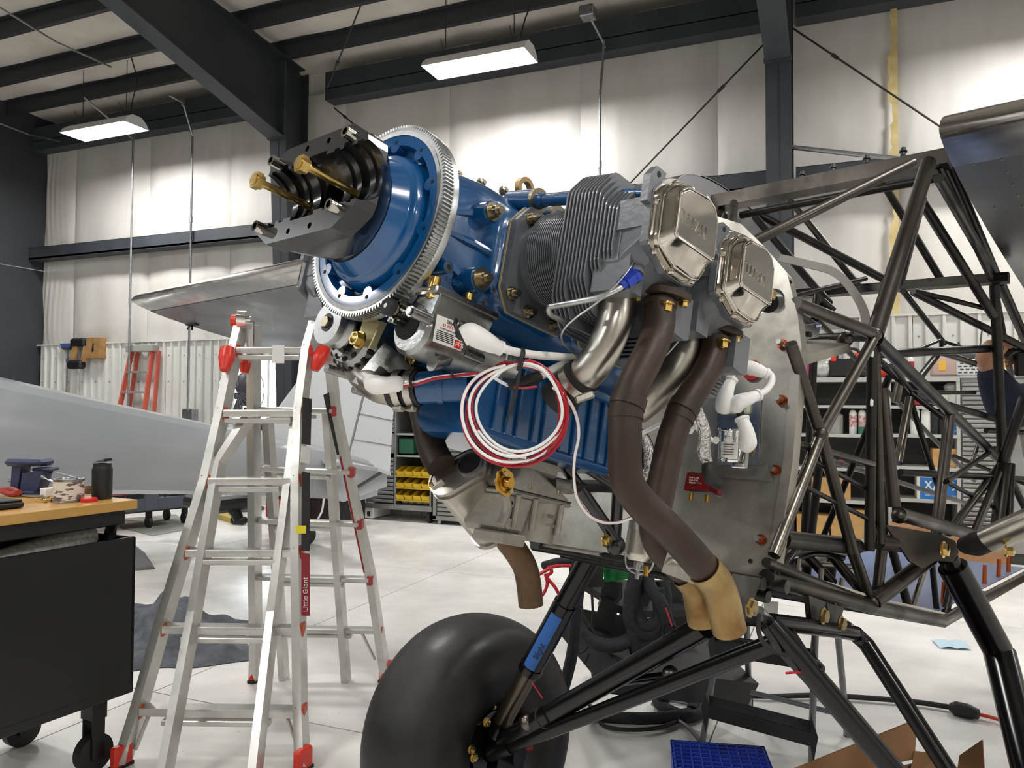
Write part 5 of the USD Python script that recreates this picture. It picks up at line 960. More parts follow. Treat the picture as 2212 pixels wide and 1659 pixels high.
for k, s in enumerate(('VAN-LINE', '9AA-P1A', 'SN 127-141')): part(vs, 'case_print', text(s, .0035, fx(1488, 1033 + 5.5 * k, .0506), ex_, Z_, .0003), LABELW)
for px, py in ((1493, 1068), (1528, 1073)): p = fx(px, py, .045); part(vs, 'terminal', cyl(p + Z_ * .004, p - Z_ * .012, .005, n=10), BRASS)
# foil wrapped cables
single('foil_sleeve', tube([e2w(Q(*p)) for p in ((1505, 880, 1.42), (1514, 905, 1.43), (1521, 930, 1.44), (1522, 955, 1.45), (1520, 975, 1.46), (1528, 1000, 1.47))], [.008, .0105, .0115, .011, .013, .0105], 14, smooth=6), FOIL, 'crinkled foil sleeve hanging down to the red sensor box', 'cable sleeve')
single('taped_connector', tube([e2w(Q(*p)) for p in ((1528, 998, 1.47), (1530, 1015, 1.46), (1533, 1030, 1.46), (1545, 1040, 1.47), (1552, 1046, 1.49))], [.010, .0125, .013, .013, .011], 12, smooth=5), RUBB, 'black taped connector between the foil sleeve and the red sensor box', 'connector')
single('foil_hose', tube([e2w(Q(*p)) for p in ((1375, 935, 1.62), (1395, 955, 1.61), (1402, 990, 1.60), (1398, 1022, 1.6), (1380, 1035, 1.6), (1368, 1040, 1.6), (1385, 1032, 1.6), (1410, 1020, 1.58))], .011, 14, smooth=6), FOIL, 'foil wrapped hose curling between both brown exhaust pipes', 'hose')
single('ribbed_duct', tube([e2w(Q(*p)) for p in ((1360, 940, 1.66), (1380, 960, 1.65), (1388, 1000, 1.64), (1375, 1030, 1.64))], .028, 18, smooth=6), RUBB, 'black duct curving behind the foil wrapped hose', 'duct')
single('white_cable', tube([e2w(Q(*p)) for p in ((1372, 942, 1.6), (1400, 930, 1.6), (1425, 918, 1.58), (1460, 912, 1.55), (1482, 905, 1.5), (1498, 915, 1.45), (1492, 932, 1.45), (1484, 925, 1.46), (1488, 910, 1.47), (1505, 925, 1.47), (1530, 945, 1.49), (1548, 955, 1.5))], .0045, 10, smooth=6), WWHT, 'white cable running behind the exhaust pipes to the contactor', 'cable')
def pair(pts, nm, lab):
    t = thing(nm, lab, 'cable', at=Q(*pts[0]), air=True); P = [Q(*p) for p in pts]
    part(t, 'red_wire', tube(P, .0024, 8, smooth=6), WREDM); part(t, 'white_wire', tube([q + X_ * .003 - Z_ * .002 for q in P], .0022, 8, smooth=6), WWHT); return t
pair([(1470, 935, 1.45), (1465, 975, 1.44), (1455, 1010, 1.43), (1446, 1040, 1.43)], 'lead_pair', 'red and white lead pair beside the rear exhaust pipe')
# gascolator
gc = thing('gascolator', 'small brushed metal gascolator bowl hanging below the firewall in a wire bail', 'fuel filter', at=Q(1380, 1235, 1.42), air=True)
g0 = Q(1381, 1210, 1.42)
part(gc, 'bowl', lathe([(.001, -.003), (.02, -.002), (.026, .006), (.0275, .012), (.0275, .052), (.001, .052)], g0, Z_, 32), STAIN); part(gc, 'top_casting', lathe([(.001, .052), (.0275, .052), (.0265, .085), (.001, .086)], g0, Z_, 32), ALU)
part(gc, 'bail', tube([g0 + A_(v) for v in ((0, -.031, .05), (0, -.030, .0), (0, -.022, -.018), (0, 0, -.024), (0, .022, -.018), (0, .03, 0), (0, .031, .05))], .0022, 8, smooth=5), ALU)
part(gc, 'drain', [cyl(g0 - Z_ * .003, g0 - Z_ * .016, .009, n=14), cyl(g0 - Z_ * .016, g0 - Z_ * .034, .004, n=10), rbx(g0 - Z_ * .016, (.012, .036, .004), .001)], ALU); part(gc, 'drain_valve', cyl(g0 + A_([.002, .018, -.008]), g0 + A_([.002, .018, -.026]), .005, n=10), BRASS)
part(gc, 'inlet_hose', tube([g0 + A_(v) for v in ((0, -.005, .085), (.015, .0, .1), (.03, .02, .095))], .012, 12, smooth=4), RUBB)
# the coil of red and white wire hung by a long cable tie
wc = thing('wire_coil', 'loose coil of red and white wire hanging from a black cable tie under the starter', 'cable', at=Q(1115, 790, 1.12), air=True)
def loop_(cx, cy, rx, ry, d, a0, a1, m, r=.0023, ph=0, wob=4):
    P = []
    for a in np.radians(np.linspace(a0, a1, 30)): P.append(Q(cx + rx * math.sin(a) + wob * math.sin(2 * a + ph), cy - ry * math.cos(a) + wob * math.cos(3 * a + ph), d + .008 * math.sin(a + ph)))
    return part(wc, 'red_wire' if m is WREDM else 'white_wire', tube(P, r, 8, smooth=2), m)
loop_(1112, 898, 114, 112, 1.130, 3, 352, WREDM, .0026, 0, 3); loop_(1107, 892, 106, 110, 1.126, 0, 357, WREDM, .0026, 1); loop_(1122, 880, 100, 98, 1.124, 5, 350, WREDM, .0026, 2)
loop_(1109, 893, 110, 108, 1.122, 2, 351, WWHT, .0023, .5, 3); loop_(1118, 886, 101, 100, 1.120, 0, 355, WWHT, .0023, 1.4); loop_(1124, 880, 93, 92, 1.118, 4, 352, WWHT, .0023, 2.4); loop_(1116, 888, 108, 106, 1.128, 10, 348, WREDM, .0024, 3.2)
part(wc, 'white_wire', tube([Q(*p) for p in ((1032, 930, 1.12), (1060, 960, 1.118), (1095, 978, 1.116), (1137, 989, 1.115))], .0022, 8, smooth=5), WWHT)
tail = [(1195, 838, 1.125), (1215, 850, 1.14), (1235, 875, 1.16), (1248, 910, 1.18), (1250, 945, 1.2), (1242, 985, 1.22), (1240, 1030, 1.24), (1247, 1075, 1.26), (1270, 1110, 1.29), (1300, 1127, 1.33), (1335, 1128, 1.37), (1366, 1118, 1.4)]
P = [Q(*p) for p in tail]; part(wc, 'red_wire', tube(P, .0026, 8, smooth=6), WREDM); part(wc, 'white_wire', tube([q + A_([.004, .003, -.001]) for q in P], .0023, 8, smooth=6), WWHT)
tz = thing('long_cable_tie', 'long black cable tie holding the wire coil, its tail hanging down', 'cable tie', at=Q(1125, 770, 1.11), air=True)
part(tz, 'head', [rbx(Q(1125, 789, 1.10), (.006, .005, .008), .001), ring_sweep([Q(1121, 776, 1.11), Q(1129, 778, 1.11)], .0165, .0145, 16)], RUBB); tp_ = [Q(1125, 790, 1.098), Q(1118, 830, 1.095), Q(1108, 870, 1.095), Q(1100, 890, 1.096), Q(1089, 922, 1.10)]
part(tz, 'tail', sweep(smoothpath(tp_, 5), [(-.0026, -.0007), (.0026, -.0007), (.0026, .0007), (-.0026, .0007)], scale=[1] * 15 + [.85, .75, .65, .5, .35, .2]), RUBB)
# ================================================================ things standing in the hangar
ALR = mat('ladder_aluminium', hx('d3d2cd'), .35, metal=.75, c2=hx('bdbcb7'), scale=8, rvar=.08)
ORNG = mat('orange_plastic', hx('b9512f'), .5); REDL = mat('red_lever', hx('d6301c'), .35)
# ---- folding multi-position ladder
LD = thing('folding_ladder', 'aluminium folding multi-position ladder with orange rung caps, standing open', 'ladder', at=(-2.3, 2.9, 0))
def rail(pts, w, t, m=ALR, nm='rail', lab=None, side=None):
    P = A_([wd(*p) for p in pts]); return part(LD, nm, sweep(P, [(-w / 2, -t / 2), (w / 2, -t / 2), (w / 2, t / 2), (-w / 2, t / 2)], up=side), m, lab, smooth=20)
D_ = [3.58 - .096 * i for i in range(6)]
Lc = [(508, 757), (480, 892), (447, 1038), (399, 1192), (349, 1356), (300, 1532)]; Rc = [(665, 757), (648, 892), (643, 1038), (643, 1193), (646, 1360), (649, 1536)]
nf = unit(A_([.25, -.93, .28]))
def sidev(a, b): return unit(np.cross(unit(b - a), nf))
def foot(px, py): w = wp(px, py, 'z', 0.0); return w
def railw(P, w, t, m=ALR, nm='rail', lab=None):
    P = A_(P); u = sidev(P[0], P[-1]); return part(LD, nm, sweep(P, [(-w / 2, -t / 2), (w / 2, -t / 2), (w / 2, t / 2), (-w / 2, t / 2)], up=np.cross(unit(P[-1] - P[0]), u)), m, lab, smooth=20)
fl_, fr_ = wp(262, 1652, 'z', 0.01), wp(654, 1660, 'z', 0.01)
top_l, top_r = wd(522, 700, 3.62), wd(681, 700, 3.62)
railw([top_l, wd(*Lc[0], D_[0])] + [wd(*p, d) for p, d in zip(Lc[1:], D_[1:])] + [fl_], .036, .074); railw([top_r] + [wd(*p, d) for p, d in zip(Rc, D_)] + [fr_], .036, .074)
in_l = [wd(536, 905, 3.50), wd(474, 1000, 3.42), wd(420, 1325, 3.2), wp(352, 1690, 'z', .06)]; in_r = [wd(640, 905, 3.50), wd(631, 1000, 3.42), wd(590, 1325, 3.2), wp(548, 1690, 'z', .06)]
railw(in_l, .032, .064, nm='inner_rail'); railw(in_r, .032, .064, nm='inner_rail')
for i, (l, r, d) in enumerate(zip(Lc, Rc, D_)):
    a, b = wd(*l, d), wd(*r, d); e = unit(b - a); up_ = unit(A_([0, 0, 1.0]) - e * e[2]); fwd_ = np.cross(e, up_)
    part(LD, 'rung', [place(trimesh.creation.extrude_polygon(Polygon([(-.032, -.012), (.032, -.016), (.034, .006), (.03, .014), (-.03, .014), (-.034, .006)]), np.linalg.norm(b - a) - .03, engine='earcut'), b - e * .015, fwd_, up_)], ALR)
    part(LD, 'inner_rung', rbx((a + b) / 2 - up_ * .035 - fwd_ * (-.03), (np.linalg.norm(b - a) * (.66 if i > 1 else .85), .04, .022), .003, x=e, z=up_), ALR)
    for q in (a, b): part(LD, 'rung_cap', rbx(q, (.042, .062, .064), .008, x=e, z=up_), ORNG if i > 0 else REDL)
for l, s in ((wd(522, 690, 3.6), 1), (wd(682, 690, 3.62), -1)):
    e = unit(top_r - top_l); part(LD, 'hinge', [cyl(l - e * .012, l + e * .03, .045, n=24), cyl(l + e * .03, l + e * .045, .018, n=12), rbx(l + A_([.03, .03, -.07]), (.03, .012, .13), .004, x=e, z=A_([0, 0, 1.0]))], CHROME)
part(LD, 'hinge_knob', cyl(wd(502, 693, 3.6), wd(513, 693, 3.6), .030, n=20), REDL)
for pts in (((492, 752, 3.52), (489, 775, 3.5), (484, 800, 3.47)), ((700, 755, 3.6), (690, 775, 3.56), (679, 800, 3.54)), ((724, 770, 3.75), (717, 785, 3.74), (709, 805, 3.72)), ((529, 775, 3.68), (531, 790, 3.67), (528, 806, 3.66))):
    part(LD, 'lock_lever', tube([wd(*p) for p in pts], [.032, .036, .018], 10, smooth=5), REDL, label='red lock lever')
# rear half
rl = [top_l + A_([.02, .06, 0]), wd(548, 905, 3.72), wp(553, 1463, 'z', .02)]; rr_ = [top_r + A_([.02, .06, 0]), wd(725, 895, 3.72), wd(802, 1250, 3.9), wp(833, 1462, 'z', .02)]
railw(rl, .036, .074); railw(rr_, .036, .074)
railw([wd(578, 905, 3.74), wp(614, 1467, 'z', .0)], .032, .064, nm='inner_rail'); railw([wd(706, 880, 3.74), wp(748, 1472, 'z', .0)], .032, .064, nm='inner_rail')
for ya, yb_, d, xa, xb in ((884, 888, 3.70, 560, 722), (1012, 1020, 3.76, 566, 760), (1124, 1132, 3.82, 560, 778), (1246, 1252, 3.88, 556, 800), (1358, 1362, 3.94, 558, 820)):
    a, b = wd(xa, ya, d), wd(xb, yb_, d); e = unit(b - a); part(LD, 'rung', rbx((a + b) / 2, (np.linalg.norm(b - a), .06, .026), .006, x=e, z=A_([0, 0, 1.0])), ALR); part(LD, 'rung_cap', rbx(b, (.03, .055, .05), .006, x=e, z=A_([0, 0, 1.0])), mat('cap_dark_red' + str(len(used)), hx('a83a35'), .5))
    part(LD, 'inner_rung', rbx((a * .5 + b * .5) - A_([.02, 0, .03]), (np.linalg.norm(b - a) * .6, .045, .018), .003, x=e, z=A_([0, 0, 1.0])), ALR)
for p in (fl_, fr_, rl[-1], rr_[-1]): part(LD, 'rubber_foot', [rbx(p + A_([0, 0, .035]), (.036, .085, .085), .008)], REDL); part(LD, 'foot_pad', rbx(A_([p[0], p[1], .008]), (.04, .09, .016), .003), RUBB)
# struts and stickers
for a, b in (((322, 1545, 3.1), (292, 1620, 3.05)), ((620, 1550, 3.1), (645, 1618, 3.06)), ((782, 1368, 3.94), (810, 1425, 3.96))): part(LD, 'corner_strut', cyl(wd(*a), wd(*b), .008, n=8), ALR)
e0 = wd(668, 800, 3.52) ; lab_d = mat('ladder_decal', hx('2b2728'), .5); lab_r = mat('ladder_decal_red', hx('9c2433'), .5)
def decal(px0, py0, d0, px1, py1, d1, w, m, off=.012):
    a, b = wd(px0, py0, d0), wd(px1, py1, d1); u = unit(b - a); n = unit(A_([.97, -.2, 0])); part(LD, 'decal', bx((a + b) / 2, (np.linalg.norm(b - a), w, .002), x=u, z=unit(n - u * (n @ u))), m)
decal(664, 860, 3.45, 661, 960, 3.40, .05, lab_d); decal(661, 965, 3.40, 659, 1000, 3.38, .05, LABELW); decal(661, 1020, 3.37, 660, 1190, 3.26, .045, lab_d); decal(660, 1195, 3.26, 660, 1330, 3.17, .045, lab_r)
decal(706, 850, 3.66, 735, 980, 3.73, .045, lab_d); decal(738, 985, 3.73, 790, 1235, 3.86, .03, lab_r)
part(LD, 'decal_lettering', text('Little Giant', .020, wd(664, 1322, 3.165), unit(wd(664, 1200, 3.25) - wd(664, 1322, 3.165)), unit(A_([-.35, -.93, 0])), .002), LABELW)
part(LD, 'tape_strip', bx(wd(601, 765, 3.50), (.055, .004, .082), x=unit(top_r - top_l), z=A_([0, 0, 1.0])), mat('grey_tape', hx('dcdbd6'), .5), label='strip of pale tape hanging from the top rung')
part(LD, 'sticky_note', bx(wd(650, 1144, 3.26), (.042, .003, .032), x=unit(top_r - top_l), z=A_([0, 0, 1.0])), mat('yellow_note', hx('e6d92c'), .6), label='yellow sticky note')
for px, py, d in ((280, 1598, 3.05), (646, 1645, 3.05)): part(LD, 'warning_sticker', bx(wd(px, py, d), (.02, .003, .075), x=unit(top_r - top_l), z=A_([0, 0, 1.0])), lab_d)
# ---- workbench with butcher block top over a black tool chest
WOOD = mat('butcher_block', hx('c79b55'), .35, c2=hx('b58745'), scale=5, stretch=(1, .2, 3), coat=.2)
zt_ = 1.02
A0, A1 = wp(298, 1079, 'z', zt_), wp(0, 1114, 'z', zt_); e1 = unit(A1 - A0); e1[2] = 0; e1 = unit(e1); e2 = A_([-e1[1], e1[0], 0]); e2 = e2 if e2 @ A_([-1, .3, 0]) > 0 else -e2
BN = thing('workbench', 'rolling workbench with a wooden butcher block top over a black steel chest', 'workbench', at=A0 * (1, 1, 0))
def bb(u0, u1, v0, v1, z0, z1, r=.004): o = A0 * (1, 1, 0) + e1 * (u0 + u1) / 2 + e2 * (v0 + v1) / 2 + A_([0, 0, (z0 + z1) / 2]); return rbx(o, (abs(u1 - u0), abs(v1 - v0), abs(z1 - z0)), r, x=e1, z=A_([0, 0, 1.0]))
for k in range(8): part(BN, 'top_stave', bb(0, 1.7, k * .078 + .0006, k * .078 + .0775, zt_ - .036, zt_, .002), WOOD)
BCH = mat('bench_black', hx('131415'), .45)
part(BN, 'top_frame', [bb(.03, 1.6, .03, .59, zt_ - .095, zt_ - .037)], BCH)
zc = .875
part(BN, 'front_panel', bb(.0, 1.7, .005, .025, .30, zc), BCH); part(BN, 'back_panel', bb(.0, 1.7, .575, .595, .30, zc), BCH); part(BN, 'end_panel', bb(.0, .02, .005, .595, .30, zc), BCH); part(BN, 'chest_floor', bb(.0, 1.7, .005, .595, .27, .31), BCH); part(BN, 'inner_tray', bb(.02, 1.6, .03, .57, .72, .74), BCH)
for u in (.10, .52, 1.3): part(BN, 'lift_post', bb(u, u + .10, .22, .30, .7, zt_ - .04), BCH)
part(BN, 'handle_bracket', tube([A0 * (1, 1, 0) + e1 * .03 + e2 * v + A_([0, 0, z]) for v, z in ((.10, .96), (.10, .93), (.12, .89), (.12, .80))], .022, 10, smooth=4), BCH)
for u, v in ((.12, .07), (.12, .53), (1.5, .07), (1.5, .53)):
    o = A0 * (1, 1, 0) + e1 * u + e2 * v
    CT_ = part(BN, 'caster', [cyl(o - e2 * .02 + A_([0, 0, .07]), o + e2 * .02 + A_([0, 0, .07]), .07, n=24)], RUBB); part(CT_, 'caster_fork', [hull([o + e1 * a + e2 * b + A_([0, 0, z]) for a in (-.03, .03) for b in (-.035, .035) for z in (.2, .28)] ), bx(o + e2 * .028 + A_([0, 0, .13]), (.05, .006, .16), x=e1, z=A_([0, 0, 1.0])), bx(o - e2 * .028 + A_([0, 0, .13]), (.05, .006, .16), x=e1, z=A_([0, 0, 1.0]))], BLACKM)
on = lambda px, py: wp(px, py, 'z', zt_)
# vise
vo = on(75, 1068); VISE = mat('vise_blue', hx('2c3352'), .5, bump=.2, bscale=60)
vs_ = thing('bench_vise', 'dark blue bench vise bolted on the far side of the workbench', 'vise', at=vo); vx, vy = A_([.95, .31, 0]), A_([-.31, .95, 0])
V3 = lambda x, y, z: vo + vx * x + vy * y + A_([0, 0, z])
vb = lambda x0, x1, y0, y1, z0, z1, r=.006: rbx(V3((x0 + x1) / 2, (y0 + y1) / 2, (z0 + z1) / 2), (abs(x1 - x0), abs(y1 - y0), abs(z1 - z0)), r, x=vx, z=A_([0, 0, 1.0]))
part(vs_, 'body', [vb(-.055, .03, -.05, .05, 0, .018), hull([V3(x, y, z) for x, y, z in ((-.04, -.035, .015), (.03, -.035, .015), (-.04, .035, .015), (.03, .035, .015), (-.035, -.03, .09), (.06, -.03, .10), (-.035, .03, .09), (.06, .03, .10), (.07, 0, .085))])], VISE)
part(vs_, 'front_jaw', [hull([V3(x, y, z) for x, y, z in ((-.085, -.03, .015), (-.055, -.03, .015), (-.085, .03, .015), (-.055, .03, .015), (-.08, -.03, .12), (-.04, -.03, .12), (-.08, .03, .12), (-.04, .03, .12))])], VISE); part(vs_, 'jaw_bar', vb(-.105, .055, -.05, .05, .118, .148, .012), VISE); part(vs_, 'anvil', vb(0.005, .085, -.035, .035, .098, .112), VISE)
part(vs_, 'screw_handle', [cyl(V3(-.11, 0, .06), V3(-.06, 0, .06), .016, n=16), cyl(V3(.055, -.03, .075), V3(.12, -.03, .045), .006, n=8), sph(V3(.055, -.03, .075), .010, 1)], GALV)
# can, bottle, lid, laptop, small parts
cn = on(148, 1083); kn = thing('paint_can', 'small metal can with a printed paper label on the workbench', 'can', at=cn)
part(kn, 'can', lathe([(.001, 0), (.054, 0), (.055, .003), (.0535, .005), (.0535, .082), (.0555, .085), (.0555, .088), (.048, .088), (.046, .083), (.001, .083)], cn, (0, 0, 1), 40), GALV)
part(kn, 'paper_label', lathe([(.0538, .008), (.0540, .0085), (.0540, .0775), (.0538, .078)], cn, (0, 0, 1), 40), mat('can_label', hx('d9d4ca'), .6, c2=hx('6b5a54'), scale=60, detail=3, stretch=(.3, .3, 1), lo=.52, hi=.56)); part(kn, 'stir_stick', cyl(cn + A_([-.07, 0, .108]), cn + A_([0.02, .02, .088]), .004, n=8), GALV)
bt = on(220, 1077); bo = thing('travel_mug', 'matt black travel mug near the corner of the workbench', 'mug', at=bt)
part(bo, 'body', lathe([(.001, 0), (.035, 0), (.037, .003), (.0375, .118), (.034, .124), (.0335, .134), (.001, .134)], bt, (0, 0, 1), 36), BLACKP); part(bo, 'lid', [lathe([(.001, .134), (.0335, .134), (.0335, .140), (.001, .140)], bt, (0, 0, 1), 32), hull([bt + A_([x, y, z]) for x, y, z in ((-.030, -.02, .142), (-.030, .02, .142), (.032, -.02, .150), (.032, .02, .150), (-.030, 0, .150), (.032, -.015, .160), (.032, .015, .160))])], BLACKP)
single('red_disc', lathe([(.001, .016), (.027, .016), (.030, .013), (.030, 0), (.001, 0)], on(192, 1084), (0, 0, 1), 28), REDP, 'flat red plastic lid lying at the edge of the workbench', 'lid')
lp = on(30, 1096); single('tablet_case', [rbx(lp + e1 * .16 + e2 * .06 + A_([0, 0, .013]), (.34, .22, .022), .006, x=e1, z=A_([0, 0, 1.0])), rbx(lp + e1 * .16 + e2 * .06 + A_([0, 0, .028]), (.33, .21, .008), .003, x=e1, z=A_([0, 0, 1.0]))], BLACKP, 'black folding case lying flat at the left end of the workbench', 'case')
for i, (px, py, r) in enumerate(((82, 1083, .008), (92, 1081, .007), (100, 1084, .008), (108, 1082, .006), (88, 1086, .006))):
    p = on(px, py); single('bolt', [cyl(p + A_([-.014, 0, r]), p + A_([.016, .006, r]), r * .6, n=10), hexn(p + A_([.014, .006, r]), A_([1, .2, 0]), r * 1.1, .008)], CADM if i % 2 else GOLD, f'loose bolt left of the paint can, {("leftmost", "second from left", "middle one", "rightmost", "front one")[i]} in the pile', 'bolt', 'loose bolts on the workbench')
single('steel_rule', rbx(on(70, 1074) + A_([0, 0, .006]), (.09, .03, .008), .001), ALU, 'pale flat strip lying in front of the vise', 'metal strip')
single('small_box', rbx(on(105, 1072) + A_([0, 0, .017]), (.05, .04, .034), .002, x=e1, z=A_([0, 0, 1.0])), WHITEP, 'small white box between the vise and the paint can', 'box')
single('tape_roll', lathe([(.02, 0), (.034, 0), (.034, .03), (.02, .03), (.02, 0)], on(192, 1066), (0, 0, 1), 28), mat('brown_tape', hx('6b4a35'), .5), 'roll of tape behind the travel mug', 'tape')
single('pliers', [tube([on(5, 1068) + A_([0, 0, .02]), on(25, 1070) + A_([0, 0, .025]), on(40, 1075) + A_([0, 0, .02])], .011, 8, smooth=4), tube([on(5, 1072) + A_([0, 0, .02]), on(25, 1073) + A_([0, 0, .01]), on(42, 1074) + A_([0, 0, .02])], .011, 8, smooth=4)], mat('plier_grip', hx('9c3028'), .5), 'red handled pliers at the far left of the workbench', 'pliers')
pc = A0 * (1, 1, 0) + e1 * .30 + e2 * .14 + A_([0, 0, .84]); single('rolled_paper', [tube([pc + e1 * -.20 + A_([0, 0, .05]), pc + e1 * .18 - A_([0, 0, .01])], .045, 18)], mat('printed_paper', hx('b9b6ad'), .7, c2=hx('8f8c84'), scale=70), 'rolled printed paper sticking out of the black chest', 'paper')
single('leather_sleeve', tube([pc + e1 * .5 + e2 * .2, pc + e1 * .8 + e2 * .2], .04, 14), BLACKP, 'dark roll inside the black chest', 'tool roll')
# ---- grey aircraft parked behind the ladder
GREYA = mat('grey_aircraft_paint', hx('94979a'), .24, c2=hx('8e9195'), scale=1, coat=.5); GREYL = mat('grey_fin_paint', hx('c3c6c8'), .3, coat=.3)
ga, gb = wd(0, 950, 6.3), wd(840, 950, 8.3); gd = unit((gb - ga) * (1, 1, 0)); gn = A_([gd[1], -gd[0], 0]); gn = gn if gn @ (CAM - ga) > 0 else -gn
def gp(px, py, off=0.0): v = ray(px, py); o = ga + gn * off; t = ((o - CAM) @ gn) / (v @ gn); return CAM + v * t
GA = thing('grey_aircraft', 'glossy grey aircraft tail and fuselage parked behind the ladder', 'aircraft', at=gp(650, 1178) * (1, 1, 0))
S_ = []
for px, yt, yb2, hw in ((-900, 640, 1100, .48), (-300, 745, 1085, .46), (0, 815, 1072, .40), (250, 872, 1064, .31), (450, 915, 1066, .24), (560, 938, 1069, .19), (700, 965, 1076, .12), (770, 985, 1082, .07), (815, 1000, 1070, .02)):
    t, b = gp(px, yt), gp(px, yb2); m_ = (t + b) / 2; zt2, zb2 = t[2], b[2]; h = zt2 - zb2; o = m_ * (1, 1, 0)
    S_.append([o + gn * (hw * k) + A_([0, 0, zb2 + h * q]) for k, q in ((0, 1), (.55, .97), (.80, .90), (1, .66), (1, .33), (.78, .06), (.4, 0), (-.4, 0), (-.78, .06), (-1, .33), (-1, .66), (-.8, .90), (-.55, .97))])
fm = loft(S_); fm.fix_normals(); part(GA, 'fuselage', fm, GREYA, smooth=14)
def gsheet(pts, th, off=0.0): return hull([gp(*p, off) + gn * d for p in pts for d in (-th / 2, th / 2)])
part(GA, 'fin', [gsheet([(560, 940), (640, 925), (682, 850), (705, 770), (735, 700), (775, 700), (780, 852), (742, 1005), (640, 985)], .07)], GREYL)
for y0, y1, y2, y3 in ((700, 838, 700, 862), (852, 865, 905, 918), (905, 918, 960, 970), (960, 970, 1005, 1018)): pass
RUD = part(GA, 'rudder', [gsheet([(790, 700), (860, 700), (850, 850), (786, 846)], .05), gsheet([(786, 852), (850, 868), (846, 908), (776, 893)], .05), gsheet([(775, 896), (846, 911), (843, 962), (762, 948)], .05), gsheet([(761, 951), (843, 965), (840, 1020), (746, 1004)], .05)], GREYL, smooth=False)
part(RUD, 'rib_seam', [gsheet([(784, 849), (850, 865), (850, 867), (784, 851)], .056), gsheet([(776, 894), (846, 909), (846, 911), (776, 896)], .056), gsheet([(762, 949), (843, 963), (843, 965), (762, 951)], .056)], GREYA, kind='stuff')
part(GA, 'hinge_gap', [gsheet([(780, 852), (785, 852), (747, 1004), (743, 1004)], .06), gsheet([(718, 780), (722, 777), (785, 852), (780, 853)], .06)], mat('gap_dark', hx('77797b'), .5))
part(GA, 'stabiliser', hull([wd(*p) + A_([0, 0, d]) for p in ((664, 990, 8.0), (700, 985, 8.3), (845, 1021, 7.0), (815, 1010, 6.9)) for d in (0, -.03)]), GREYL); part(GA, 'elevator', hull([wd(*p) + A_([0, 0, d]) for p in ((690, 1005, 8.0), (836, 1026, 7.0), (836, 1046, 7.0), (742, 1080, 7.7), (700, 1070, 8.0)) for d in (0, -.02)]), GREYL); part(GA, 'elevator_gap', cyl(wd(752, 1064, 7.55), wd(822, 1022, 6.93), .016, n=8), mat('gap_black', hx('3a3b3d'), .5))
tw = gp(655, 1178) * (1, 1, 0); part(GA, 'tail_wheel', [cyl(tw + gn * .05 + A_([0, 0, .11]), tw - gn * .05 + A_([0, 0, .11]), .11, n=24)], RUBB); part(GA, 'tail_spring', tube([tw + A_([0, 0, .11]), tw + A_([0, 0, .3]) - gd * .1, gp(655, 1075) + A_([0, 0, .05])], .025, 10, smooth=4), GREYA)
mw = gp(-700, 1180) * (1, 1, 0); part(GA, 'main_wheel', [cyl(mw + gn * 1.0 + A_([0, 0, .2]), mw + gn * .85 + A_([0, 0, .2]), .2, n=24), tube([mw + gn * .93 + A_([0, 0, .2]), mw + A_([0, 0, .75])], .03, 8)], RUBB)
part(GA, 'antenna', tube([gp(608, 950), gp(607, 930), gp(604, 915)], [.03, .02, .012], 8), BLACKP)
# ---- pedestal fan before the window
fo = A_([-7.25, 8.2, 0]); FN = thing('pedestal_fan', 'dark pedestal fan standing in front of the bright window behind the ladder', 'fan', at=fo); FD = mat('fan_grey', hx('3f4147'), .5)
part(FN, 'base', lathe([(.001, 0), (.26, 0), (.25, .03), (.05, .05), (.001, .05)], fo, (0, 0, 1), 28), FD); part(FN, 'pole', [cyl(fo, fo + A_([0, 0, 1.35]), .022, n=12), cyl(fo + A_([0, 0, 1.05]), fo + A_([0, 0, 1.16]), .04, n=12)], FD); hc = fo + A_([.03, -.02, 1.56])
part(FN, 'motor', [sph(hc + A_([0, .02, .09]), .16, 3, (.95, 1, 1.1)), sph(hc + A_([0, .02, -.07]), .13, 3), hull([hc + A_([x, .0, z]) for x, z in ((-.2, -.10), (-.2, -.02), (.16, -.02), (.16, -.12))] + [hc + A_([0, .08, -.06])])], FD); part(FN, 'guard_ring', [tube([hc + A_([.38 * math.cos(a), -.1 + .0 * a, .38 * math.sin(a)]) for a in np.linspace(0, 2 * math.pi, 40, endpoint=False)], .006, 6, closed=True)], GALV)
for k in range(24): a = 2 * math.pi * k / 24; part(FN, 'guard_wire', tube([hc + A_([r * math.cos(a), -.1 - y, r * math.sin(a)]) for r, y in ((.05, .07), (.2, .06), (.38, 0))], .0022, 5), GALV)
for k in range(3): a = 2 * math.pi * k / 3 + .4; part(FN, 'blade', hull([hc + A_([r * math.cos(a + s), -.11 + .03 * s, r * math.sin(a + s)]) for r in (.05, .33) for s in (-.3, .3)]), FD)
# ---- red step ladder leaning at the wall
RL = thing('step_ladder', 'orange-red fibreglass step ladder leaning against the ribbed wall', 'ladder', at=(-9.6, 8.3, 0)); RED2 = mat('orange_fibreglass', hx('c05a48'), .5)
tl, tr = wp(285, 757, 'y', 8.55), wp(330, 757, 'y', 8.55); dn = lambda px, py, y=8.3: wp(px, py, 'y', y)
bl, br = dn(222, 960), dn(290, 960); bl[2] = br[2] = 0; bl = A_([tl[0] - .18, 8.2, 0]); br = A_([tr[0] + .04, 8.2, 0])
for a, b in ((tl, bl), (tr, br)): part(RL, 'rail', [sweep([a, b], [(-.035, -.015), (.035, -.015), (.035, .015), (-.035, .015)], up=A_([1.0, 0, 0])), sweep([a + A_([.06, .06, 0]), b + A_([.06, .2, 0])], [(-.03, -.012), (.03, -.012), (.03, .012), (-.03, .012)], up=A_([1.0, 0, 0]))], RED2)
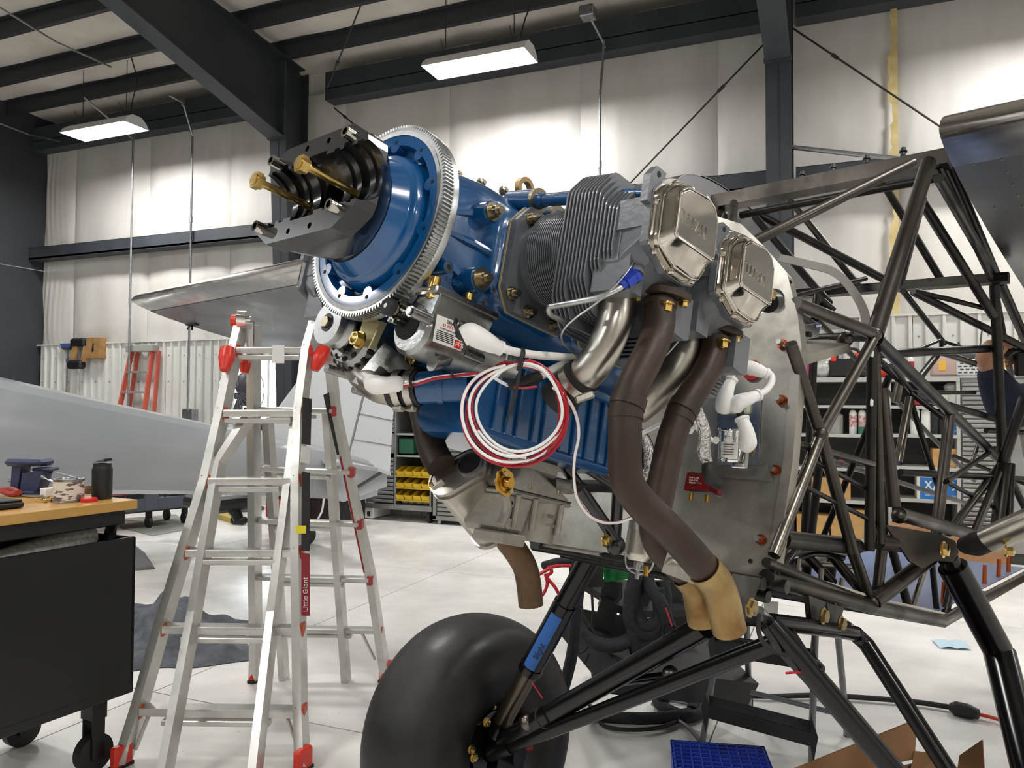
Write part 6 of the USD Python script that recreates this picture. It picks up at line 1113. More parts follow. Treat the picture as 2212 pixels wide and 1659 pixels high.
part(RL, 'top_cap', rbx((tl + tr) / 2 + A_([0, 0, .03]), (np.linalg.norm(tr - tl) + .12, .14, .10), .01), mat('cap_grey', hx('9b9a92'), .6))
for k in range(1, 8): t = k * .30 / tl[2] + .01; a, b = tl * (1 - t) + bl * t, tr * (1 - t) + br * t; part(RL, 'step', rbx((a + b) / 2, (np.linalg.norm(b - a), .08, .03), .004), ALR) if t < 1 else None
# ---- tools hung on the wall
hb_ = wp(145, 742, 'y', 8.62); br_ = thing('push_broom', 'blue-headed push broom hanging on the ribbed wall', 'broom', at=hb_ - A_([0, 0, 1.2])); part(br_, 'head', hull([hb_ + A_([x, y, z]) for x, z in ((-.13, 0), (.13, 0), (.10, -.06), (-.08, -.06)) for y in (-.03, .03)]), mat('broom_blue', hx('3a5590'), .6)); part(br_, 'handle', cyl(hb_ - A_([-.02, 0, .05]), hb_ - A_([.0, 0, 1.2]), .013, n=8), ALU); part(br_, 'bristles', hull([hb_ + A_([x, -.03 + y, z]) for x, z in ((-.10, -.06), (.09, -.06), (.07, -.1), (-.05, -.1)) for y in (0, .05)]), FD); part(br_, 'grip', [cyl(hb_ - A_([-.015, 0, .24]), hb_ - A_([-.015, 0, .3]), .02, n=8), cyl(hb_ - A_([.0, 0, .78]), hb_ - A_([.0, 0, .95]), .02, n=8)], mat('broom_blue2', hx('2f4a86'), .6))
PLY = mat('plywood', hx('a8834f'), .6, c2=hx('8f6c40'), scale=9); cr = wp(172, 740, 'y', 8.6); ck = thing('padded_stand', 'wooden stand with black padded ends hung on the wall', 'padded stand', at=cr - A_([0, 0, .5]))
part(ck, 'pad', [rbx(cr, (.32, .12, .13), .03)], BLACKP); part(ck, 'pad', [rbx(wp(165, 788, 'y', 8.55), (.31, .12, .13), .03)], BLACKP)
for a, b in (((164, 748), (155, 782)), ((187, 748), (180, 782))): part(ck, 'leg', sweep([wp(*a, 'y', 8.58), wp(*b, 'y', 8.55)], [(-.05, -.015), (.05, -.015), (.05, .015), (-.05, .015)], up=A_([0, 1.0, 0])), PLY)
wbx = wp(208, 752, 'y', 8.6); k_ = thing('wooden_box', 'plain plywood box with a slot hung beside the padded stand', 'box', at=wbx - A_([0, 0, .17])); part(k_, 'box', rbx(wbx, (.30, .12, .32), .006), PLY); part(k_, 'slot', hull([wbx + A_([x, -.0612, z]) for x, z in ((0, .08), (.02, .06), (.02, -.05), (-.03, -.07), (-.02, 0))] + [wbx + A_([0, -.0618, 0])]), DARKH)
# ---- grey service cart behind the bench
CARTG = mat('cart_grey', hx('4b5159'), .5); fc1, fc2 = wp(321, 1140, 'z', 0), wp(380, 1133, 'z', 0); co = wp(300, 1120, 'z', 0)
UC = thing('utility_cart', 'dark grey plastic utility cart behind the workbench, loaded with clutter', 'cart', at=co); cX = unit((fc2 - fc1) * (1, 1, 0)); cY = A_([-cX[1], cX[0], 0])
cb = lambda u0, u1, v0, v1, z0, z1, r=.01: rbx(fc1 + cX * (u0 + u1) / 2 + cY * (v0 + v1) / 2 + A_([0, 0, (z0 + z1) / 2]), (abs(u1 - u0), abs(v1 - v0), abs(z1 - z0)), r, x=cX, z=A_([0, 0, 1.0]))
part(UC, 'lower_tray', [cb(-.75, .50, -.10, .5, .19, .22), cb(-.75, .50, -.10, -.07, .19, .34), cb(.47, .50, -.10, .5, .19, .34), cb(-.75, .50, .47, .5, .19, .34)], CARTG); part(UC, 'upper_tray', [cb(-.75, .50, -.10, .5, .80, .86)], CARTG)
for u in (-.72, .42): 
    for v in (-.1, .44): part(UC, 'post', cb(u, u + .07, v, v + .06, .2, .83), CARTG)
part(UC, 'post', cb(-.1, .06, -.11, -.06, .2, .62), CARTG)
for u, v in ((0, 0), (.42, .0), (.42, .42), (-.65, 0), (-.65, .42)): o = fc1 + cX * u + cY * v; part(UC, 'caster', [cyl(o - cX * .018 + A_([0, 0, .065]), o + cX * .018 + A_([0, 0, .065]), .065, n=18), rbx(o + A_([0, 0, .15]), (.06, .06, .09), .01)], RUBB)
single('orange_bag', rbx(wp(265, 1070, 'y', fc1[1] + .2), (.35, .3, .16), .04), mat('bright_orange', hx('d9502c'), .5), 'bright orange item lying on the cart behind the workbench', 'bag')
for i, (px, py) in enumerate(((345, 1112), (360, 1108), (376, 1110), (355, 1102), (385, 1106))): p = fc1 + cX * (.05 + .075 * i) + cY * .1 + A_([0, 0, .27]); single('plastic_bag', [sph(p, .05 + .008 * (i % 3), 2, (1.1, .9, .8))], mat('clear_bag' + str(i), hx('c9c9c4'), .25, c2=hx('9e9e98'), scale=30, bump=.6, bscale=40), f'crumpled pale bag in the lower tray of the cart, {("first", "second", "third", "fourth", "fifth")[i]} from the left', 'bag', 'crumpled bags in the cart')
def slab(pts, z, mt, nm, lab, c_, th=.006): return single(nm, hull([wp(px, py, 'z', 0) + A_([0, 0, d]) for px, py in pts for d in (0.001, th)]), mt, lab, c_)
slab([(200, 1126), (330, 1158), (420, 1142), (380, 1112)], 0, mat('floor_mat', hx('8a8d84'), .7), 'floor_mat', 'grey-green mat under the cart', 'mat'); slab([(462, 1118), (505, 1133), (522, 1112), (470, 1100)], 0, mat('yellow_grate', hx('b8a24c'), .6), 'yellow_tray', 'yellow tray lying on the floor under the grey aircraft', 'tray', .06)
J = thing('hydraulic_jack', 'long black floor jack lying under the grey aircraft', 'jack', at=wp(500, 1120, 'z', 0)); part(J, 'arm', tube([wd(405, 1080, 8.0), wd(460, 1092, 7.9), wd(520, 1085, 7.9), wd(560, 1082, 7.9)], [.07, .09, .08, .06], 10, smooth=5), BLACKP); part(J, 'frame', [tube([wd(495, 1090, 7.9), wd(508, 1105, 7.9), wd(515, 1122, 7.9)], [.07, .06, .05], 10, smooth=4), rbx(wp(516, 1124, 'z', .05), (.2, .1, .08), .02)], BLACKM)
rb_ = wp(600, 1132, 'z', 0); RT = thing('red_tool_box', 'red tool box half hidden behind the ladder under the grey aircraft', 'tool box', at=rb_); part(RT, 'box', rbx(rb_ + A_([0, .1, .17]), (.22, .4, .3), .02), mat('toolbox_red', hx('9b1d26'), .4)); part(RT, 'lid', rbx(rb_ + A_([.02, .1, .34]), (.24, .42, .06), .02), BLACKP)
bk_ = wp(690, 1128, 'z', 0); BB = thing('black_case', 'black case with a white hose on the floor behind the ladder', 'case', at=bk_); part(BB, 'case', rbx(bk_ + A_([.1, .15, .17]), (.7, .3, .32), .02), BLACKP); part(BB, 'hose', tube([bk_ + A_([.0, -.05, .02]), bk_ + A_([.08, -.06, .15]), bk_ + A_([.1, -.05, .35])], .012, 8, smooth=5), WHITEP)
# ---- white box by the cabinets
wb0 = wp(770, 1121, 'z', 0); WBX = thing('water_dispenser', 'white floor-standing dispenser half hidden by the elevator of the grey aircraft', 'dispenser', at=wb0); part(WBX, 'body', rbx(wb0 + A_([0, .25, .33]), (.42, .4, .64), .012), WHITEP); part(WBX, 'tap', [rbx(wb0 + A_([.08, .03, .40]), (.05, .05, .04), .006), cyl(wb0 + A_([.08, .02, .28]), wb0 + A_([.08, .02, .44]), .014, n=8)], BLACKP); part(WBX, 'badge', rbx(wb0 + A_([-.08, .047, .30]), (.12, .01, .05), .003), BLACKP)
# ---- dark blanket and rag on the floor
BLK = mat('moving_blanket', hx('62666c'), .95, c2=hx('484c52'), scale=9, bump=.6, bscale=90)
def blanket(u, v):
    p = wp(280, 1452, 'z', 0) * (1 - u) * (1 - v) + wp(528, 1432, 'z', 0) * u * (1 - v) + wp(530, 1345, 'z', 0) * u * v + wp(250, 1300, 'z', 0) * (1 - u) * v; e = min(u, 1 - u, v, 1 - v) * 6; e = min(e, 1)
    h = (.03 + .13 * math.exp(-((u - .45) / .4) ** 2 - ((v - .5) / .35) ** 2) + .05 * math.sin(9 * u + 6 * v + 2 * math.sin(5 * v)) * (1 - .3 * u) + .03 * math.sin(17 * v - 8 * u) + .02 * math.sin(23 * u + 9 * v)); return p + A_([.03 * math.sin(9 * v), .03 * math.sin(8 * u), max(h, .012) * e + .004])
bm = grid(blanket, 60, 50); bm = bm if bm.face_normals.mean(0)[2] > 0 else trimesh.Trimesh(bm.vertices, bm.faces[:, ::-1], process=False)
single('moving_blanket', bm, BLK, 'crumpled charcoal moving blanket on the floor behind the ladder', 'blanket', smooth=True)
single('dust_pan_flap', hull([wp(px, py, 'z', 0) + A_([0, 0, z]) for px, py, z in ((290, 1233, .0), (336, 1230, .0), (296, 1190, .0), (312, 1205, .05), (290, 1200, .1), (334, 1229, .01))]), BLACKP, 'black flap on the floor just right of the workbench', 'floor mat')
# ---- blue shop towel
def towel(u, v): p = wp(2012, 1384, 'z', 0) * (1 - u) + wp(2085, 1388, 'z', 0) * u; q = wp(2030, 1402, 'z', 0) * (1 - u) + wp(2098, 1406, 'z', 0) * u; return p * (1 - v) + q * v + A_([0, 0, .006 + .012 * abs(math.sin(6 * u + 3 * v)) * (1 - abs(2 * u - 1) * .6)])
tm = grid(towel, 14, 10); tm = tm if tm.face_normals.mean(0)[2] > 0 else trimesh.Trimesh(tm.vertices, tm.faces[:, ::-1], process=False); single('shop_towel', tm, mat('pale_blue_paper', hx('b4cbd8'), .8), 'crumpled pale blue paper towel on the floor', 'paper towel', smooth=True)
# ---- folding step stool
SS = thing('step_stool', 'grey folding step stool with black plastic treads under the fuselage', 'step stool', at=wp(1650, 1580, 'z', 0)); GT = mat('stool_tube', hx('7d7e80'), .4, metal=.6); TRD = mat('tread_black', hx('1f2022'), .6, bump=.3, bscale=20)
f0, f1 = wp(1517, 1606, 'z', 0), wp(1752, 1645, 'z', 0); r0, r1 = wp(1619, 1528, 'z', 0), wp(1831, 1590, 'z', 0)
t0, t1 = wd(1560, 1330, 2.78), wd(1762, 1335, 2.72)
for a, b in ((f0, t0), (f1, t1)): part(SS, 'front_leg', cyl(a, b, .0125, n=12), GT)
for a, b in ((r0, wd(1612, 1318, 2.95)), (r1, wd(1806, 1330, 2.85))): part(SS, 'rear_leg', cyl(a, b, .0125, n=12), GT); part(SS, 'rubber_foot', cyl(a, a + A_([0, 0, .04]), .0165, n=12), RUBB)
part(SS, 'rear_brace', cyl(wd(1622, 1495, 3.2), wd(1822, 1545, 3.05), .010, n=10), GT)
for la, lb2, lc, ld_ in (((1524, 1528, 2.72), (1757, 1592, 2.66), (1530, 1510, 2.84), (1752, 1566, 2.78)), ((1538, 1392, 2.82), (1757, 1428, 2.74), (1548, 1378, 2.94), (1752, 1410, 2.86))):
    a, b, c_, d_2 = (wd(*p) for p in (la, lb2, lc, ld_)); part(SS, 'tread', hull([q + A_([0, 0, z]) for q in (a, b, c_, d_2) for z in (.012, -.035)]), TRD)
    for k in range(6): t = (k + .5) / 6; part(SS, 'tread_rib', cyl(a * (1 - t) + c_ * t + A_([0, 0, .013]), b * (1 - t) + d_2 * t + A_([0, 0, .013]), .004, n=6), TRD)
    for q, w_ in ((a, c_), (b, d_2)): part(SS, 'tread_bracket', hull([v + A_([0, 0, z]) for v in (q, w_) for z in (.045, -.09)] + [q + A_([.015, 0, 0]), q - A_([.015, 0, 0])]), TRD)
part(SS, 'top_rail', [tube([wd(1598, 1340, 2.9), wd(1700, 1345, 2.85), wd(1762, 1346, 2.8)], .02, 12), ], TRD)
# ---- blue crate-top platform, cardboard box
BLC = mat('crate_blue', hx('2c43b0'), .45); c00, c10 = wp(1449, 1598, 'z', .20), wp(1650, 1612, 'z', .20); ux = unit((c10 - c00) * (1, 1, 0)); uy = A_([ux[1], -ux[0], 0]); uy = uy if uy[1] < 0 else -uy; Lc_ = np.linalg.norm(c10 - c00)
CR = thing('plastic_crate', 'bright blue plastic crate with a grid top at the bottom of the picture', 'crate', at=c00 * (1, 1, 0)); o = c00 * (1, 1, 0)
cbx = lambda u0, u1, v0, v1, z0, z1: bx(o + ux * (u0 + u1) / 2 + uy * (v0 + v1) / 2 + A_([0, 0, (z0 + z1) / 2]), (abs(u1 - u0), abs(v1 - v0), abs(z1 - z0)), x=ux, z=A_([0, 0, 1.0]))
part(CR, 'side_wall', [cbx(0, Lc_, 0, .01, 0, .2)], BLC); part(CR, 'side_wall', [cbx(0, Lc_, .39, .4, 0, .2)], BLC); part(CR, 'side_wall', [cbx(0, .01, 0, .4, 0, .2)], BLC); part(CR, 'side_wall', [cbx(Lc_ - .01, Lc_, 0, .4, 0, .2)], BLC); part(CR, 'deck', cbx(.005, Lc_ - .005, .005, .395, .175, .185), mat('crate_blue_deep', hx('22347f'), .5))
n1, n2 = 10, 13
for k in range(n1 + 1): u = Lc_ * k / n1; part(CR, 'grid_rib', cbx(u - .0022, u + .0022, 0, .4, .185, .2), BLC)
for k in range(n2 + 1): v = .4 * k / n2; part(CR, 'grid_rib', cbx(0, Lc_, v - .0022, v + .0022, .185, .2), BLC)
CARD = mat('cardboard', hx('9a7350'), .8, c2=hx('8e6846'), scale=5); CARDT = mat('cardboard_tan', hx('c39a62'), .8, c2=hx('b58c55'), scale=4)
cbp = wp(1830, 1640, 'z', .22); CBX = thing('open_cardboard_box', 'open brown cardboard box with raised flaps at the bottom right', 'cardboard box', at=cbp * (1, 1, 0))
def sheet(P, th=.006): P = A_(P); n = unit(np.cross(P[1] - P[0], P[2] - P[0])); return hull([p + n * d for p in P for d in (0, th)])
d1 = 2.0
fA, fB, fC, fD_ = wd(1690, 1672, 1.98), wd(1981, 1555, 2.15), wd(1976, 1640, 2.13), wd(1700, 1700, 1.98)
part(CBX, 'flap', sheet([fA, fB, fC, fD_]), CARD); part(CBX, 'flap', sheet([wd(2072, 1632, 2.0), wd(2122, 1597, 2.0), wd(2128, 1700, 1.9), wd(2060, 1720, 1.9)]), CARD); part(CBX, 'flap', sheet([wd(1976, 1622, 2.13), wd(2030, 1628, 2.1), wd(2010, 1700, 2.05), wd(1960, 1690, 2.05)]), CARD)
bx0 = fD_ * (1, 1, 0); bx1 = fC * (1, 1, 0); eb = unit(bx1 - bx0); ebn = A_([eb[1], -eb[0], 0]); ebn = ebn if ebn[1] < 0 else -ebn; hh = min(fD_[2], fC[2]) - .005; LL = np.linalg.norm(bx1 - bx0)
for a, b in ((bx0, bx1), (bx0 + ebn * .45, bx1 + ebn * .45), (bx0, bx0 + ebn * .45), (bx1, bx1 + ebn * .45)): part(CBX, 'box_side', sheet([a, b, b + A_([0, 0, hh]), a + A_([0, 0, hh])]), CARD)
part(CBX, 'box_bottom', sheet([bx0, bx1, bx1 + ebn * .45, bx0 + ebn * .45]), CARD)
# ---- welding set on its cart
WL = thing('welding_cart', 'green and black welding machine on a black two-wheeled cart behind the landing gear', 'welding machine', at=wp(1400, 1500, 'z', 0)); GRN = mat('welder_green', hx('1e7a3c'), .4); CB_ = mat('cart_black', hx('18191b'), .5)
def wsl(p, q, w, t, m=CB_, nm='frame_bar'): return part(WL, nm, sweep([wd(*p), wd(*q)], [(-w/2, -t/2), (w/2, -t/2), (w/2, t/2), (-w/2, t/2)], up=A_([0, 1.0, 0])), m)
part(WL, 'machine_side', hull([wd(*p) for p in ((1298, 1205, 3.15), (1375, 1190, 3.2), (1380, 1248, 3.2), (1306, 1258, 3.15), (1300, 1205, 3.45), (1375, 1190, 3.5))]), GRN); part(WL, 'machine_front', hull([wd(*p) for p in ((1226, 1185, 3.05), (1298, 1203, 3.12), (1305, 1268, 3.12), (1262, 1270, 3.05), (1230, 1240, 3.05), (1240, 1185, 3.3), (1300, 1200, 3.4))]), CB_)
for k in range(5):
    for c_ in range(2): p = wd(1318 + 22 * c_, 1222 + 5 * k, 3.14); part(WL, 'louvre', rbx(p, (.03, .006, .004), .001), mat('louvre_dark', hx('12502a'), .5) if k + c_ == 0 else '/World/Looks/louvre_dark')
wsl((1325, 1255, 3.2), (1290, 1430, 3.2), .075, .03); wsl((1395, 1275, 3.3), (1352, 1420, 3.25), .055, .03); wsl((1295, 1300, 3.15), (1380, 1325, 3.15), .03, .04); wsl((1300, 1420, 3.15), (1360, 1445, 3.15), .045, .05); wsl((1265, 1420, 3.1), (1320, 1445, 3.1), .045, .03); wsl((1270, 1400, 3.1), (1560, 1440, 3.5), .12, .4, nm='lower_shelf'); wsl((1300, 1292, 3.3), (1500, 1290, 3.6), .03, .35, nm='middle_shelf')
part(WL, 'toolbox', hull([wd(*p) for p in ((1430, 1262, 3.4), (1500, 1245, 3.45), (1500, 1370, 3.45), (1440, 1380, 3.4), (1500, 1250, 3.7), (1490, 1370, 3.7))]), CB_)
part(WL, 'bottle', [cyl(wd(1430, 1412, 3.35), wd(1470, 1408, 3.6), .065, n=20)], CB_); wsl((1480, 1300, 3.5), (1490, 1440, 3.5), .05, .05)
for px, d in ((1530, 3.35),): p = wp(px, 1480, 'z', 0); part(WL, 'wheel', [cyl(p + A_([-.03, 0, .13]), p + A_([.03, 0, .13]), .13, n=28)], RUBB); p2 = p + A_([-.5, .35, 0]); part(WL, 'wheel', [cyl(p2 + A_([-.03, 0, .13]), p2 + A_([.03, 0, .13]), .13, n=28)], RUBB)
for px, py in ((1290, 1455), (1370, 1478)): p = wp(px, py + 12, 'z', 0); part(WL, 'caster', cyl(p + A_([-.02, 0, .04]), p + A_([.02, 0, .04]), .04, n=16), RUBB)
HOSE = mat('cable_sleeve_black', hx('24262b'), .8, bump=.5, bscale=60)
def cable(pts, r, m, lab, nm='cable', c_='cable', s=6, n=10): return single(nm, tube([wd(*p) if p[2] else wp(p[0], p[1], 'z', p[3]) for p in pts], r, n, smooth=s), m, lab, c_)
F0 = lambda x, y, z=.02: (x, y, 0, z)
WH = thing('welding_hose', 'thick black welding hose looped over the green machine and coiled on the floor', 'hose', at=wp(1440, 1540, 'z', 0))
for pts in ([(1375, 1240, 3.0), (1362, 1290, 3.0), (1362, 1340, 3.0), (1385, 1370, 3.0), (1410, 1366, 3.0), (1425, 1330, 3.0), (1420, 1270, 3.0)], [(1395, 1240, 3.02), (1405, 1270, 3.0), (1425, 1300, 2.98), (1440, 1340, 2.98), (1450, 1370, 3.0)], [(1385, 1250, 3.05), (1370, 1310, 3.02), (1368, 1370, 3.0), (1375, 1410, 3.0)], [(1262, 1365, 3.0), (1285, 1388, 2.98), (1320, 1395, 2.98), (1355, 1385, 3.0), (1375, 1370, 3.02)], [(1400, 1250, 3.05), (1380, 1280, 3.05), (1376, 1320, 3.02), (1392, 1350, 3.0), (1418, 1345, 3.0), (1436, 1300, 3.02), (1430, 1255, 3.04)]): part(WH, 'hose_loop', tube([wd(*p) for p in pts], .027, 12, smooth=6), HOSE)
part(WH, 'hose_loop', tube([wp(x, y, 'z', .03) for x, y in ((1275, 1545), (1330, 1550), (1400, 1552), (1470, 1545), (1520, 1530), (1500, 1510), (1450, 1500), (1420, 1512), (1440, 1532), (1490, 1548), (1530, 1530))], .026, 12, smooth=6), HOSE); part(WH, 'hose_loop', tube([wp(1430, 1515, 'z', .05), wp(1450, 1492, 'z', .08), wp(1480, 1497, 'z', .09), wp(1498, 1515, 'z', .06), wp(1495, 1535, 'z', .04)], .026, 12, smooth=6), HOSE)
cable([(1247, 1285, 2.7), (1243, 1340, 2.72), (1238, 1400, 2.75), (1225, 1460, 2.8), (1218, 1485, 2.82), F0(1222, 1492, .03)], .021, HOSE, 'flat black cable hanging straight down left of the welding cart')
cable([F0(1170, 1488), F0(1205, 1496), F0(1270, 1520), F0(1310, 1570), F0(1400, 1575), F0(1470, 1555), F0(1500, 1530)], .009, RUBB, 'thin black cable curving over the floor around the hose coil'); cable([F0(1410, 1520), F0(1455, 1550), F0(1490, 1575), F0(1512, 1600)], .010, GT, 'grey cable running from the hose coil to the step stool')
cable([(1060 + 100, 1243, 2.9), (1180, 1232, 2.9), (1188, 1228, 2.9), (1192, 1235, 2.9), (1182, 1245, 2.9), (1200, 1270, 2.9), (1235, 1340, 2.95), (1250, 1365, 2.98)], .0065, mat('cable_red', hx('c22a33'), .45), 'red cable knotted beside the brown outlet pipe'); cable([(1184, 1226, 2.9), (1210, 1222, 2.95), (1232, 1222, 3.0)], .0065, '/World/Looks/cable_red', 'short red cable reaching to the welding machine'); cable([(1178, 1240, 2.9), (1182, 1262, 2.9), (1172, 1285, 2.9), (1160, 1294, 2.9), (1150, 1290, 2.88)], .006, '/World/Looks/cable_red', 'loose end of red cable behind the tip of the outlet pipe'); cable([(1175, 1222, 2.95), (1205, 1214, 3.0), (1230, 1212, 3.03)], .016, HOSE, 'black welding torch handle above the red cable knot', 'torch_handle', 'welding torch')
cable([(1262, 1262, 3.0), (1258, 1320, 3.0), (1285, 1370, 2.98), (1320, 1420, 2.98)], .005, RUBB, 'thin black lead hanging from the welding machine, nearest the strut'); cable([(1278, 1270, 3.0), (1280, 1340, 3.0), (1268, 1400, 3.0), (1250, 1410, 3.0), (1246, 1400, 3.0)], .005, RUBB, 'thin black lead looping below the welding machine'); cable([(1340, 1258, 3.1), (1342, 1290, 3.1), (1330, 1300, 3.1)], .004, RUBB, 'thin black lead hanging from the green panel')
cable([F0(1558, 1482), F0(1600, 1500), F0(1660, 1504), F0(1760, 1502), F0(1880, 1508), F0(1990, 1518), F0(2055, 1528)], .012, RUBB, 'black extension cable running over the floor to a chunky connector'); p0, p1 = wp(2052, 1527, 'z', .03), wp(2114, 1543, 'z', .03); single('cable_connector', [tube([p0, p0 * .8 + p1 * .2, p0 * .4 + p1 * .6, p1], [.018, .032, .034, .022], 12, smooth=5)], RUBB, 'chunky black connector between black and orange cables', 'connector'); cable([F0(2110, 1542), F0(2150, 1552), F0(2185, 1566), F0(2225, 1590)], .008, mat('cable_orange', hx('d8502c'), .45), 'orange extension cable at the right edge of the floor')
# strut fairing at the right edge
sp0, sp1 = Q(2135, 1168, 1.75), Q(2245, 1118, 1.68); sdr = unit(sp1 - sp0); ST2 = thing('wing_strut', 'brushed silver strut end at the right edge beside the shock bolt', 'wing strut', at=sp0, air=True); part(ST2, 'strut', sweep([sp0, sp1], [(.045 * math.cos(a), .028 * math.sin(a)) for a in np.linspace(0, 2 * math.pi, 24, endpoint=False)], up=Z_), STAIN); part(ST2, 'strut_fork', tube([Q(2085, 1178, 1.85), Q(2110, 1175, 1.8), Q(2140, 1165, 1.75)], [.02, .028, .024], 14, smooth=4), RUBB); pq = Q(2172, 1190, 1.70); part(ST2, 'strut_bolt', bolt(pq, Y_, .009, .012), GOLD)
single('white_cloth', hull([wd(*p) for p in ((1650, 1298, 1.75), (1682, 1300, 1.75), (1678, 1345, 1.75), (1650, 1338, 1.75), (1655, 1298, 1.8), (1675, 1340, 1.8))]), WHITEP, 'white plastic bracket under the fuselage beside the gear pivot', 'bracket')
# ================================================================ cabinets and shelves along the back wall
STCAB = mat('stainless_cabinet', hx('a8a8a6'), .38, metal=.8, c2=hx('929290'), scale=3)
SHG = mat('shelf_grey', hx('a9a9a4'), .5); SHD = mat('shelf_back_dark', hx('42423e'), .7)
def slats(t, x0, x1, z0, z1, y, pitch=.05):
    n = int((z1 - z0) / pitch)
    for k in range(n):
        z = z0 + pitch * k; part(t, 'tambour_slat', hull([(x, y - d, z + q) for x in (x0, x1) for q, d in ((.003, 0), (.008, .010), (pitch - .012, .010), (pitch - .004, 0))] + [(x, y + .012, z + q) for x in (x0, x1) for q in (.003, pitch - .004)]), STCAB)
c1 = thing('tambour_cabinet', 'stainless roll-front cabinet on casters, half open and showing yellow bins', 'cabinet', at=(-4.9, 8.4, 0)); Y0, Y1 = 8.17, 8.62
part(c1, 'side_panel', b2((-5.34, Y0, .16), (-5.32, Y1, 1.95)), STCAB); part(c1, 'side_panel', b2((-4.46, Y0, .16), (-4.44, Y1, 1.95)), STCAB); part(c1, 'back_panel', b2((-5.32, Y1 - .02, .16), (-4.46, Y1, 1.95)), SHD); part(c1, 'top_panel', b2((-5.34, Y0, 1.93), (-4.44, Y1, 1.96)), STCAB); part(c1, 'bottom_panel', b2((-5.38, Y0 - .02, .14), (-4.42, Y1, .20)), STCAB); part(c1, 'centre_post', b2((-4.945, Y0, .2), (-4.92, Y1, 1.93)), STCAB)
slats(c1, -5.315, -4.95, .21, .80, Y0); slats(c1, -5.315, -4.95, 1.06, 1.92, Y0); part(c1, 'lock_panel', b2((-5.315, Y0 - .006, .81), (-4.95, Y0 + .01, 1.05)), STCAB); part(c1, 'handle', [rbx((-5.02, Y0 - .015, .94), (.03, .02, .16), .008)], CHROME); part(c1, 'lock', cyl((-5.02, Y0 - .02, .83), (-5.02, Y0, .83), .014, n=14), CHROME)
for z in (1.43, 1.05, .79): part(c1, 'shelf', b2((-4.92, Y0 + .01, z - .02), (-4.46, Y1 - .02, z)), SHG)
for z in (.55, .41, .265): part(c1, 'bin_rail', b2((-4.92, Y0 + .0, z - .02), (-4.46, Y0 + .03, z)), mat('rail_yellow' + str(len(used)), hx('c9a516'), .45))
for x in (-5.30, -4.48):
    for y in (Y0 + .06, Y1 - .06): part(c1, 'caster', [cyl((x - .02, y, .065), (x + .02, y, .065), .065, n=18), rbx((x, y, .13), (.05, .07, .04), .006)], RUBB)
YEL = mat('bin_yellow', hx('d6b21c'), .45); row = ('upper', 'middle', 'lower')
for r_, z in enumerate((.55, .41, .265)):
    for k in range(4):
        x = -4.86 + .115 * k; t = thing('parts_bin', f'yellow hopper bin, {("first", "second", "third", "fourth")[k]} from the left in the {row[r_]} row of the open cabinet', 'bin', at=(x, Y0 + .12, z), group='yellow bins in the open cabinet'); w_ = .05
        part(t, 'floor', b2((x - w_, Y0 + .01, z), (x + w_, Y0 + .24, z + .006)), YEL); part(t, 'front', hull([(x - w_, Y0 + .005, z), (x + w_, Y0 + .005, z), (x - w_, Y0 - .02, z + .05), (x + w_, Y0 - .02, z + .05), (x - w_, Y0 + .012, z), (x + w_, Y0 + .012, z), (x - w_, Y0 - .012, z + .05), (x + w_, Y0 - .012, z + .05)]), YEL)
        for s in (-1, 1): part(t, 'side', hull([(x + s * (w_ - d), y, zz) for d in (0, .005) for y, zz in ((Y0 + .01, z), (Y0 - .012, z + .05), (Y0 + .24, z), (Y0 + .24, z + .10), (Y0 + .10, z + .10))]), YEL)
        if (k + r_) % 2: part(t, 'contents', [sph((x + dx, Y0 + .05 + .04 * abs(dx) * 10, z + .03), .026, 1, (1, 1, .7)) for dx in (-.018, .02)], GALV, kind='stuff')
for i, x in enumerate((-4.85, -4.76, -4.66, -4.57, -4.5)): single('shop_rag', sph((x, Y0 + .12, .235), .05, 2, (1.2, 1, .7)), mat('white_rag' + str(i), hx('cfcdc6'), .8, bump=.6, bscale=30), f'crumpled white rag on the floor of the open cabinet, {("first", "second", "third", "fourth", "fifth")[i]} from the left', 'rag', 'rags in the cabinet bottom')
single('storage_box', rbx((-4.62, Y0 + .12, 1.13), (.20, .16, .15), .01), WHITEP, 'white box on the upper shelf of the open cabinet', 'box'); single('storage_box', rbx((-4.80, Y0 + .12, .90), (.20, .2, .18), .01), mat('bin_green', hx('1f5a3f'), .5), 'dark green bin on the middle shelf of the open cabinet', 'bin'); single('storage_box', rbx((-4.54, Y0 + .1, .86), (.10, .12, .13), .01), WHITEP, 'small white carton at the right of the green bin', 'box'); single('dark_jar', cyl((-4.75, Y0 + .15, 1.43), (-4.75, Y0 + .15, 1.58), .08, n=20), BLACKP, 'dark jar on the top shelf of the open cabinet', 'jar')
c2 = thing('tambour_cabinet', 'closed stainless roll-front cabinet between the engine and the open cabinet', 'cabinet', at=(-3.8, 8.4, 0))
part(c2, 'side_panel', b2((-4.40, Y0 - .03, .06), (-4.36, Y1, 1.95)), STCAB); part(c2, 'side_panel', b2((-3.24, Y0 - .03, .06), (-3.2, Y1, 1.95)), STCAB); part(c2, 'carcass', b2((-4.36, Y0 + .03, .06), (-3.24, Y1, 1.95)), STCAB); slats(c2, -4.355, -3.245, .10, 1.92, Y0); part(c2, 'plinth', b2((-4.40, Y0 - .03, .05), (-3.2, Y1, .10)), STCAB)
for x in (-4.34, -3.26): part(c2, 'levelling_foot', cyl((x, Y0 + .03, 0), (x, Y0 + .03, .06), .03, n=14), GALV)
